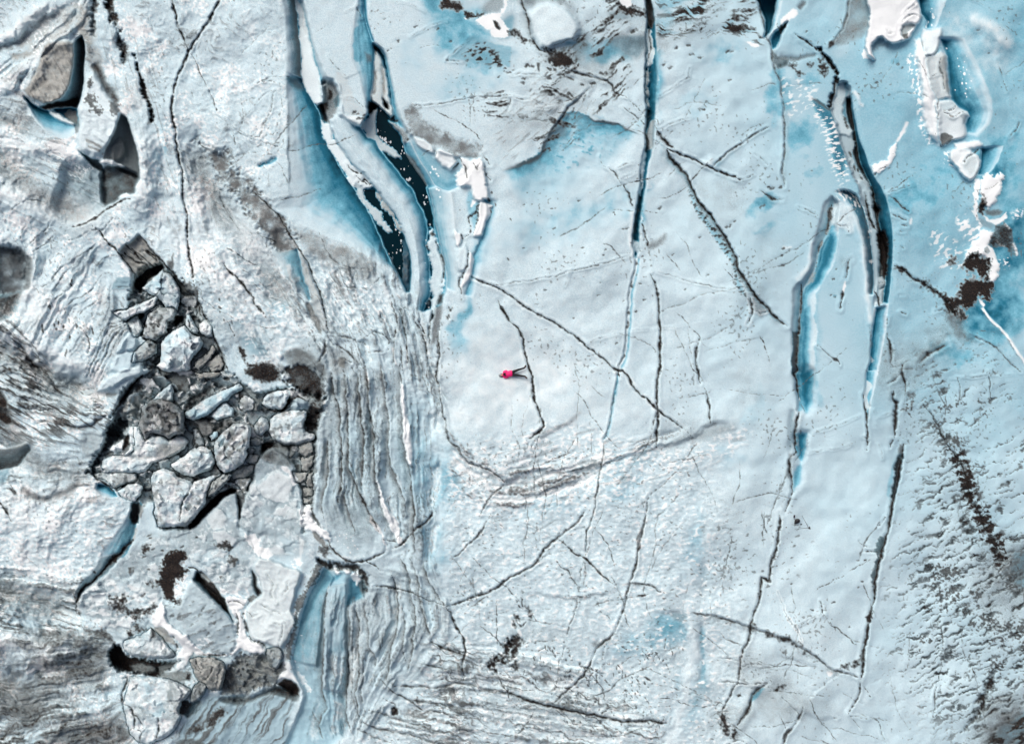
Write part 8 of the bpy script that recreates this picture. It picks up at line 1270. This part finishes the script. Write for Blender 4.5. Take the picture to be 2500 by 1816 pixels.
# ------------------------------------------------------------------ the glacier mesh
def unp(px, py, z):
    s = PXM*(CAM_H-z)/CAM_H
    return (px-CX)*s, -(py-CY)*s, z
def blur(a):
    p = np.pad(a, 1, mode='edge')
    a = (p[:-2]+2*p[1:-1]+p[2:])/4
    return (a[:, :-2]+2*a[:, 1:-1]+a[:, 2:])/4
def ground_at(px, py):
    return float(Z[int(round((py+MG)/ST)), int(round((px+MG)/ST))])
own = OWN > 0
er = own.copy()
for ax, sh in ((0, 1), (0, -1), (1, 1), (1, -1)): er &= np.roll(own, sh, ax)
ZT = np.where(own, ZB - .35, Z); ZT = np.where(er, ZB - .9, ZT)
ZT = np.where(own, ZT, blur(ZT) if 1 else ZT)
sub = own[..., None]
CH_A = np.stack([DIRT, BLUE, SNOW, np.ones_like(DIRT)], -1); CH_B = np.stack([SILT, GREY, GRIT, np.ones_like(DIRT)], -1)
far = np.cumsum(np.concatenate([[4, 6, 8, 11, 14, 18], 22*1.12**np.arange(30)]))
def axis(g, n):
    lo, hi = g[0], g[-1]
    a = np.concatenate([lo-far[::-1], g, hi+far])
    L = hi-lo
    t = np.abs(np.mod(a-lo, 2*L)); t = np.where(t > L, 2*L-t, t)
    return a, np.clip(np.round(t/ST).astype(int), 0, n-1)
ax_, ix = axis(gx, W); ay_, iy = axis(gy, Hh)
zz = ZT[np.ix_(iy, ix)].astype(np.float64); PX_, PY_ = np.meshgrid(ax_, ay_)
S_ = PXM*(CAM_H-zz)/CAM_H
co = np.stack([(PX_-CX)*S_, -(PY_-CY)*S_, zz], -1)
def grid_mesh(name, co, ca, cb, keep=None):
    h, w = co.shape[:2]
    idx = np.arange(h*w).reshape(h, w)
    q = np.stack([idx[:-1, :-1], idx[1:, :-1], idx[1:, 1:], idx[:-1, 1:]], -1).reshape(-1, 4)
    if keep is not None:
        q = q[keep.reshape(-1)]
        used = np.unique(q); re = np.zeros(h*w, np.int64); re[used] = np.arange(len(used)); q = re[q]
    else: used = slice(None)
    V = co.reshape(-1, 3)[used].astype(np.float32); a = ca.reshape(-1, 4)[used].astype(np.float32); b_ = cb.reshape(-1, 4)[used].astype(np.float32)
    me = bpy.data.meshes.new(name)
    me.vertices.add(len(V)); me.vertices.foreach_set("co", V.ravel())
    me.loops.add(4*len(q)); me.loops.foreach_set("vertex_index", q.ravel().astype(np.int32))
    me.polygons.add(len(q)); me.polygons.foreach_set("loop_start", np.arange(0, 4*len(q), 4, dtype=np.int32))
    me.update(calc_edges=True)
    me.polygons.foreach_set("use_smooth", np.ones(len(q), bool))
    for nm, d in (("ice_a", a), ("ice_b", b_)):
        at = me.attributes.new(nm, 'FLOAT_COLOR', 'POINT'); at.data.foreach_set("color", d.ravel())
    me.materials.append(ICE); me.validate()
    o = bpy.data.objects.new(name, me); COL.objects.link(o)
    return o
glacier = grid_mesh("glacier", co, CH_A[np.ix_(iy, ix)], CH_B[np.ix_(iy, ix)])
glacier["kind"] = "structure"; glacier["label"] = "glacier surface of white and blue ice split by crevasses and dirty cracks"

def tag(o, label, cat, group=None):
    o["label"] = label; o["category"] = cat
    if group: o["group"] = group
for k, (nm, lb, kd) in enumerate(BLOCKS, 1):
    mk = OWN == k
    ys, xs = np.where(mk)
    if len(ys) < 12: continue
    y0, y1, x0, x1 = max(0, ys.min()-3), ys.max()+4, max(0, xs.min()-3), xs.max()+4
    m = mk[y0:y1, x0:x1]; z = Z[y0:y1, x0:x1]
    zl = np.where(m, z, np.minimum(ZB[y0:y1, x0:x1], z) - .45)
    ring = m.copy()
    for ax, sh in ((0, 1), (0, -1), (1, 1), (1, -1)): ring |= np.roll(m, sh, ax)
    px, py = X[y0:y1, x0:x1].astype(float), Y[y0:y1, x0:x1].astype(float)
    s = PXM*(CAM_H-zl)/CAM_H
    c = np.stack([(px-CX)*s, -(py-CY)*s, zl], -1)
    any_ = m[:-1, :-1] | m[1:, :-1] | m[:-1, 1:] | m[1:, 1:]
    org = np.array([c[..., 0][m].mean(), c[..., 1][m].mean(), zl[m].min()])
    o = grid_mesh(nm, c-org, CH_A[y0:y1, x0:x1], CH_B[y0:y1, x0:x1], any_)
    o.location = org
    tag(o, lb, kd)

# ------------------------------------------------------------------ meltwater standing in the crevasses
def sheet(name, p, z, material):
    p = smooth(p, True, 10)
    v = [unp(x, y, z) for x, y in p]
    me = bpy.data.meshes.new(name); me.from_pydata(v, [], [list(range(len(v)))]); me.materials.append(material); me.update()
    if me.polygons[0].normal.z < 0: me.flip_normals()
    o = bpy.data.objects.new(name, me); COL.objects.link(o); o["kind"] = "structure"
    return o
w1 = sheet("meltwater", cat(T(1, 0, "850 1440, 900 1480, 1000 1590"), T(1, 1, "1050 5, 1130 115, 1240 255, 1330 475, 1375 620, 1382 800, 1362 950, 1320 955, 1290 860, 1210 710, 1150 570, 1000 245, 930 110"), T(1, 0, "880 1590")), -2.93*DEEP, WATER); w1["label"] = "dark meltwater with floating ice in the left crevasse"
w2 = sheet("meltwater", cat(T(1, 0, "1030 1000, 1100 970, 1200 1080, 1270 1150, 1330 1340, 1420 1500, 1520 1640"), T(1, 1, "1510 20, 1545 150, 1578 280, 1575 420, 1530 400, 1490 260, 1430 140, 1400 60"), T(1, 0, "1330 1600, 1230 1470, 1120 1330, 1060 1230, 1040 1100")), -2.98*DEEP, WATER); w2["label"] = "black meltwater with ice specks in the winding crevasse right of the fin"
# ------------------------------------------------------------------ the person lying on the ice
def mesh_obj(name, V, F, material, parent=None, smooth_=True):
    me = bpy.data.meshes.new(name); me.from_pydata([tuple(v) for v in V], [], F); me.update()
    for p in me.polygons: p.use_smooth = smooth_
    me.materials.append(material)
    o = bpy.data.objects.new(name, me); COL.objects.link(o)
    if parent: o.parent = parent
    return o
def tube(secs, n=14, cap=True):
    """closed limb through sections (x, y, z, side radius, vertical radius)"""
    S = [np.array(s, float) for s in secs]; V = []; F = []
    rows = []
    for i, s in enumerate(S):
        a = S[max(0, i-1)][:3]; b = S[min(len(S)-1, i+1)][:3]; t = b-a; t = t/max(1e-6, np.linalg.norm(t))
        up = np.array([0, 0, 1.0]); side = np.cross(t, up)
        if np.linalg.norm(side) < .05: side = np.array([1.0, 0, 0])
        side /= np.linalg.norm(side); u = np.cross(side, t)
        row = []
        for k in range(n):
            an = 2*math.pi*k/n
            row.append(len(V)); V.append(s[:3] + side*s[3]*math.cos(an) + u*s[4]*math.sin(an))
        rows.append(row)
    for r0, r1 in zip(rows[:-1], rows[1:]):
        for k in range(n): F.append([r0[k], r0[(k+1) % n], r1[(k+1) % n], r1[k]])
    for row, s, d in ((rows[0], S[0], S[0][:3]-S[1][:3]), (rows[-1], S[-1], S[-1][:3]-S[-2][:3])):
        d = d/max(1e-6, np.linalg.norm(d)); V.append(s[:3] + d*min(s[3], s[4])*.6); c = len(V)-1
        for k in range(n):
            F.append([row[(k+1) % n], row[k], c] if row is rows[0] else [row[k], row[(k+1) % n], c])
    return V, F
def join(parts):
    V, F = [], []
    for v, f in parts:
        o = len(V); V += list(v); F += [[i+o for i in q] for q in f]
    return V, F
def fused(name, parts, voxel, material, parent, rounds=4):
    """several limbs grown into one continuous skin"""
    o = mesh_obj(name, *join(parts), material, parent)
    md = o.modifiers.new("skin", 'REMESH'); md.mode = 'VOXEL'; md.voxel_size = voxel; md.use_smooth_shade = True
    sm = o.modifiers.new("even", 'SMOOTH'); sm.iterations = rounds; sm.factor = .5
    dg = bpy.context.evaluated_depsgraph_get(); me = bpy.data.meshes.new_from_object(o.evaluated_get(dg))
    o.modifiers.clear(); o.data = me
    if not me.materials: me.materials.append(material)
    for p in me.polygons: p.use_smooth = True
    return o
def ball(c, r, n=12):
    V, F = [], []
    c = np.array(c, float); r = np.array(r if hasattr(r, "__len__") else (r, r, r), float)
    for i in range(n+1):
        th = math.pi*i/n
        for k in range(2*n):
            ph = math.pi*k/n; V.append(c + r*np.array([math.sin(th)*math.cos(ph), math.sin(th)*math.sin(ph), math.cos(th)]))
    for i in range(n):
        for k in range(2*n): F.append([i*2*n+k, (i+1)*2*n+k, (i+1)*2*n+(k+1) % (2*n), i*2*n+(k+1) % (2*n)])
    return V, F

SK = .00149
def q(zx, zy, z, a, b): return ((zx-1060)*SK, -(zy-720)*SK, z, a, b)
hipx, hipy = 1190+1060*130/2268, 870+720*130/2268
gz = max(ground_at(hipx+dx, hipy+dy) for dx in (-24, -12, 0, 12, 24) for dy in (-6, 0, 6)) - .01
hz = unp(hipx, hipy, gz)
M_SKIN = simple("skin", (.62, .36, .26), .5, .1); M_JKT = simple("pink_shell_fabric", (.86, .008, .17), .55, .22, 14); M_TRS = simple("black_trouser_fabric", (.009, .010, .013), .8, .3, 20)
M_BOOT = simple("dark_red_boot_leather", (.030, .012, .013), .6, .3, 30); M_SOLE = simple("boot_sole_rubber", (.16, .15, .14), .8, .2, 40); M_GLV = simple("black_glove_fabric", (.012, .011, .014), .75, .25, 60); M_HAT = simple("grey_knit_wool", (.33, .37, .39), .9, .2, 90)
M_BLK = simple("black_nylon", (.010, .010, .012), .65, .35, 30); M_STRAP = simple("grey_webbing", (.24, .24, .27), .8, .2, 60); M_PLA = simple("dark_plastic", (.012, .014, .018), .4, .2, 50); M_ALU = simple("dark_grey_aluminium", (.05, .052, .058), .4, .1, 50, .6); M_EYE = simple("dark_eye", (.02, .015, .012), .3, .1); M_LIP = simple("lip_skin", (.45, .16, .13), .5, .1); M_HAIR = simple("brown_hair", (.05, .028, .016), .7, .4, 80)
body = fused("person", [
    tube([q(520, 802, .10, .06, .07), q(545, 803, .105, .076, .09), q(590, 806, .105, .078, .092), q(625, 806, .10, .066, .08), q(650, 803, .10, .045, .055)]),   # head
    tube([q(605, 806, .19, .012, .012), q(625, 806, .202, .014, .016), q(632, 806, .19, .013, .012)], 8),                                    # nose
    ball(((585-1060)*SK, -(748-720)*SK, .10), (.022, .012, .03), 8), ball(((585-1060)*SK, -(862-720)*SK, .10), (.022, .012, .03), 8),        # ears
    tube([q(630, 803, .085, .052, .052), q(700, 785, .09, .056, .055)]),                                                                     # neck
    tube([q(690, 780, .10, .15, .08), q(800, 755, .10, .16, .09), q(930, 735, .10, .13, .085), q(1050, 722, .10, .15, .09)]),               # trunk
    tube([q(1060, 660, .10, .07, .07), q(1300, 572, .085, .05, .05), q(1560, 492, .06, .035, .035)]), tube([q(1060, 790, .10, .07, .07), q(1330, 806, .085, .05, .05), q(1590, 852, .06, .035, .035)]),
    tube([q(690, 660, .10, .045, .045), q(815, 622, .09, .035, .035), q(765, 735, .20, .026, .026)]), tube([q(700, 880, .10, .045, .045), q(870, 885, .09, .035, .035), q(775, 800, .20, .026, .026)])], .011, M_SKIN, None, 3)
body.location = hz
tag(body, "person in bright pink jacket and black trousers lying face up on white ice", "person")
PER = body
fused("jacket", [
    tube([q(672, 778, .115, .15, .085), q(720, 770, .125, .195, .11), q(830, 755, .13, .20, .125), q(950, 735, .13, .195, .125), q(1020, 722, .125, .20, .118), q(1050, 720, .12, .19, .11)], 20),
    tube([q(690, 680, .12, .075, .08), q(740, 640, .10, .072, .075), q(815, 618, .09, .066, .07), q(835, 625, .10, .06, .064), q(812, 672, .17, .055, .055), q(775, 715, .23, .046, .046)]),
    tube([q(695, 860, .12, .075, .08), q(760, 885, .10, .074, .075), q(860, 885, .09, .068, .07), q(885, 872, .10, .062, .064), q(845, 838, .17, .055, .055), q(795, 800, .23, .046, .046)]),
    tube([q(655, 800, .10, .068, .06), q(700, 788, .115, .085, .075)])], .013, M_JKT, PER, 4)
fused("trousers", [
    tube([q(1040, 720, .115, .18, .105), q(1090, 722, .115, .175, .10), q(1130, 725, .11, .15, .09)], 18),
    tube([q(1085, 665, .11, .095, .095), q(1180, 622, .105, .088, .09), q(1300, 576, .10, .07, .075), q(1420, 538, .085, .062, .066), q(1555, 494, .07, .056, .058)]),
    tube([q(1085, 785, .11, .095, .095), q(1190, 790, .105, .086, .09), q(1330, 806, .10, .07, .075), q(1450, 830, .085, .062, .066), q(1585, 848, .07, .056, .058)])], .013, M_TRS, PER, 4)
for (ax0, ay0, dx, dy) in ((1562, 490, 30, -95), (1592, 850, 40, 75)):
    ux, uy = (.95, -.3) if dy < 0 else (.97, .2)
    b_ = fused("boot", [tube([q(ax0-30*ux, ay0-30*uy, .07, .052, .052), q(ax0+20*ux, ay0+20*uy, .07, .055, .055)]),
        tube([q(ax0+22*ux, ay0+22*uy, .055, .045, .05), q(ax0+28*ux+dx*.3, ay0+28*uy+dy*.3, .11, .045, .05), q(ax0+28*ux+dx*.7, ay0+28*uy+dy*.7, .17, .044, .045), q(ax0+28*ux+dx, ay0+28*uy+dy, .205, .035, .034)])], .012, M_BOOT, PER, 3)
    fused("sole", [tube([q(ax0+48*ux, ay0+48*uy, .045, .038, .02), q(ax0+56*ux+dx*.4, ay0+56*uy+dy*.4, .12, .042, .018), q(ax0+54*ux+dx, ay0+54*uy+dy, .20, .036, .018)])], .01, M_SOLE, b_, 2)
# gloved hands: palm and five bent fingers each, closed round the thing they hold
def hand(wx, wy, tx, ty, thumb):
    d = np.array([tx-wx, ty-wy], float); d /= np.hypot(*d); s = np.array([-d[1], d[0]])*thumb
    c = np.array([wx, wy], float)
    def g(al, sd, z, r): v = c + d*al + s*sd; return q(v[0], v[1], z, r, r*.9)
    parts = [tube([g(-12, 0, .235, .030), g(10, 0, .25, .036), g(42, 2, .262, .040), g(58, 2, .262, .036)])]
    for off, ln in ((-21, 40), (-8, 47), (6, 44), (19, 34)):
        parts.append(tube([g(52, off, .264, .0105), g(52+ln*.45, off*1.05, .275, .0105), g(52+ln*.85, off*1.0, .262, .0095), g(52+ln, off*.95, .243, .0085)], 8))
    parts.append(tube([g(8, 24, .25, .013), g(28, 40, .272, .012), g(50, 42, .288, .0105)], 8))
    return parts
fused("glove", hand(775, 722, 705, 745, 1), .0075, M_GLV, PER, 2); fused("glove", hand(790, 808, 725, 775, -1), .0075, M_GLV, PER, 2)
fused("hat", [tube([q(480, 800, .10, .05, .05), q(500, 801, .108, .082, .088), q(535, 803, .112, .092, .104), q(562, 805, .115, .092, .104)])], .01, M_HAT, PER, 3)
for sd in (-1, 1): fused("hair_lock", [tube([q(560, 805+56*sd, .10, .02, .05), q(620, 807+60*sd, .08, .021, .04), q(655, 810+58*sd, .065, .02, .03)])], .01, M_HAIR, PER, 2)
for dy in (-24, 24): mesh_obj("eye", *ball(((600-1060)*SK, -(806+dy-720)*SK, .178), (.011, .015, .012), 8), M_EYE, PER)
mesh_obj("mouth", *ball(((640-1060)*SK, -(805-720)*SK, .158), (.008, .024, .010), 8), M_LIP, PER)
dev = bpy.data.objects.new("handheld_controller", None); COL.objects.link(dev); dev.location = hz; tag(dev, "small black handheld device held in both gloves on the pink jacket's chest", "controller")
def rbox(c, half, rz=0, r=.25, n=2):
    """rounded box as vertices and faces"""
    import bmesh
    bm = bmesh.new(); bmesh.ops.create_cube(bm, size=2)
    for v in bm.verts: v.co = (v.co.x*half[0], v.co.y*half[1], v.co.z*half[2])
    bmesh.ops.bevel(bm, geom=bm.edges[:], offset=min(half)*r*2*.9, segments=n, affect='EDGES')
    cz, sz = math.cos(rz), math.sin(rz)
    V = [(c[0]+v.co.x*cz-v.co.y*sz, c[1]+v.co.x*sz+v.co.y*cz, c[2]+v.co.z) for v in bm.verts]
    bm.verts.index_update(); F = [[v.index for v in f.verts] for f in bm.faces]; bm.free()
    return V, F
ctr = ((705-1060)*SK, -(755-720)*SK, .285)
mesh_obj("controller_body", *rbox(ctr, (.045, .085, .016), .12, .3), M_PLA, dev); mesh_obj("screen", *rbox((ctr[0]-.004, ctr[1], ctr[2]+.017), (.03, .05, .003), .12, .2), M_BLK, dev)

# ------------------------------------------------------------------ the kit left on the ice
BK = 100/2268.0
def kit(zx, zy): return 1910+zx*BK, 1240+zy*BK
def kpos(zx, zy, z=0):
    px, py = kit(zx, zy); g = ground_at(px, py); return np.array(unp(px, py, g)) + [0, 0, z]
U = BK*PXM
bp0 = kpos(790, 690)
bag = bpy.data.objects.new("backpack", None); COL.objects.link(bag); bag.location = bp0; tag(bag, "round black backpack lying on the ice with its grey straps loose", "backpack")
def lp(zx, zy, z, a, b): return ((zx-790)*U, -(zy-690)*U, z, a, b)
fused("pack_body", [tube([lp(690, 700, .10, .10, .09), lp(740, 690, .12, .135, .115), lp(810, 685, .13, .145, .125), lp(880, 690, .11, .12, .10), lp(915, 700, .09, .075, .07)], 18), tube([lp(660, 790, .06, .05, .05), lp(720, 800, .07, .065, .06), lp(800, 770, .07, .05, .05)])], .012, M_BLK, bag, 4)
fused("front_pocket", [tube([lp(740, 640, .22, .07, .03), lp(800, 640, .25, .085, .035), lp(850, 650, .23, .07, .03)])], .01, M_PLA, bag, 3)
for pts in (["640 590", "600 620", "560 690", "600 740"], ["575 690", "640 690", "700 740"], ["590 740", "640 775", "690 810"]):
    pp = [tuple(map(float, s.split())) for s in pts]
    mesh_obj("strap", *tube([lp(x, y, .03+.015*(i % 2), .014, .006) for i, (x, y) in enumerate(pp)], 8), M_STRAP if pts[0] != "590 740" else M_BLK, bag)
mesh_obj("carry_handle", *tube([lp(600, 600, .05, .012, .01), lp(630, 580, .08, .012, .01), lp(665, 610, .10, .012, .01)], 8), M_BLK, bag)
po = bpy.data.objects.new("pouch", None); COL.objects.link(po); po.location = kpos(645, 450); tag(po, "small dark purple-black pouch lying on the ice above the backpack", "pouch")
def l2(zx, zy, z, a, b): return ((zx-645)*U, -(zy-450)*U, z, a, b)
M_PCH = simple("dark_violet_nylon", (.016, .011, .026), .7, .3, 40)
fused("pouch_body", [tube([l2(660, 395, .05, .045, .04), l2(650, 430, .055, .052, .05), l2(635, 490, .055, .052, .05), l2(628, 515, .045, .042, .04)])], .008, M_PCH, po, 3)
mesh_obj("lid", *tube([l2(664, 382, .05, .042, .038), l2(658, 402, .052, .05, .046)]), M_BLK, po)
bx = bpy.data.objects.new("battery_case", None); COL.objects.link(bx); bx.location = kpos(1030, 895); tag(bx, "tiny dark case lying alone between the backpack and the tripod", "case")
M_CSE = simple("dark_teal_plastic", (.008, .022, .032), .5, .2, 40)
mesh_obj("case_shell", *rbox((0, 0, .026), (.052, .032, .026), .5, .2), M_CSE, bx); mesh_obj("latch", *rbox((.05, .026, .03), (.012, .012, .008), .5, .2), M_PLA, bx)
# tripod with camera
ap = kit(1462, 1095); g0 = ground_at(*kit(1100, 900)); TH = 1.36
top = np.array(unp(ap[0], ap[1], g0+TH))
feet = [kpos(1095, 425), kpos(695, 1152), kpos(1452, 1112)]
base = np.mean(feet, 0)
tri = bpy.data.objects.new("tripod", None); COL.objects.link(tri); tri.location = base; tag(tri, "thin-legged camera tripod standing open on the ice beside the backpack", "tripod")
for f in feet:
    a = top-base + [0, 0, -.02]; b_ = f-base; m1 = a+(b_-a)*.42; m2 = a+(b_-a)*.72
    lg = mesh_obj("leg", *join([tube([(*a, .014, .014), (*m1, .014, .014)], 10), tube([(*m1, .0105, .0105), (*m2, .0105, .0105)], 10), tube([(*m2, .008, .008), (*b_, .008, .008)], 10)]), M_ALU, tri)
    mesh_obj("rubber_foot", *ball(b_+[0, 0, .01], .014, 8), M_BLK, lg)
t_ = top-base
mesh_obj("tripod_head", *join([tube([(t_[0], t_[1], t_[2]-.06, .030, .030), (t_[0], t_[1]+.001, t_[2]+.02, .036, .036), (t_[0], t_[1]+.002, t_[2]+.06, .026, .026)], 12), tube([(*(t_+[0, 0, .02]), .011, .011), (*(t_+[-.05, .02, -.02]), .010, .010)], 8)]), M_PLA, tri)
cm = bpy.data.objects.new("camera_body_on_tripod", None); COL.objects.link(cm); cm.location = top+[0, 0, .06]; tag(cm, "small black camera with a stubby lens mounted on the tripod", "camera")
mesh_obj("camera_shell", *join([rbox((.012, -.02, .045), (.064, .030, .044), -.15, .25), rbox((.012, -.02, .095), (.022, .022, .014), -.15, .3)]), M_BLK, cm)
mesh_obj("lens", *tube([(.012, .008, .042, .034, .034), (.014, .06, .042, .032, .032), (.015, .095, .042, .033, .033)], 16), M_PLA, cm)
# loose stones
M_ROCK = simple("dark_basalt", (.055, .055, .055), .85, .5, 60)
def stone(label, zx, zy, r, seed):
    rg = np.random.default_rng(seed); V, F = ball((0, 0, 0), 1, 8); V = np.array(V); sc_ = np.array([1, .72, .55])*r*rg.uniform(.85, 1.15, 3)
    for _ in range(7):
        d = rg.normal(size=3); d /= np.linalg.norm(d); h = rg.uniform(.6, .9); k = V@d; V = V - np.outer(np.maximum(0, k-h), d)
    V = V*sc_; a = rg.uniform(0, 3.1); V = V@np.array([[math.cos(a), math.sin(a), 0], [-math.sin(a), math.cos(a), 0], [0, 0, 1]])
    g = ground_at(zx, zy); o = mesh_obj("stone", V, F, M_ROCK, None, False); o.location = np.array(unp(zx, zy, g)) + [0, 0, r*.25]; tag(o, label, "stone")
stone("lone grey pebble on the ice left of the backpack and tripod", *kit(215, 1060), .045, 5)
stone("fist-sized dark stone sitting on the striped ice at the bottom, right of the pleats", 960, 1733, .13, 8)
stone("small dark stone in the snow right of the pink-jacketed person's crack", 1501, 524, .06, 9)
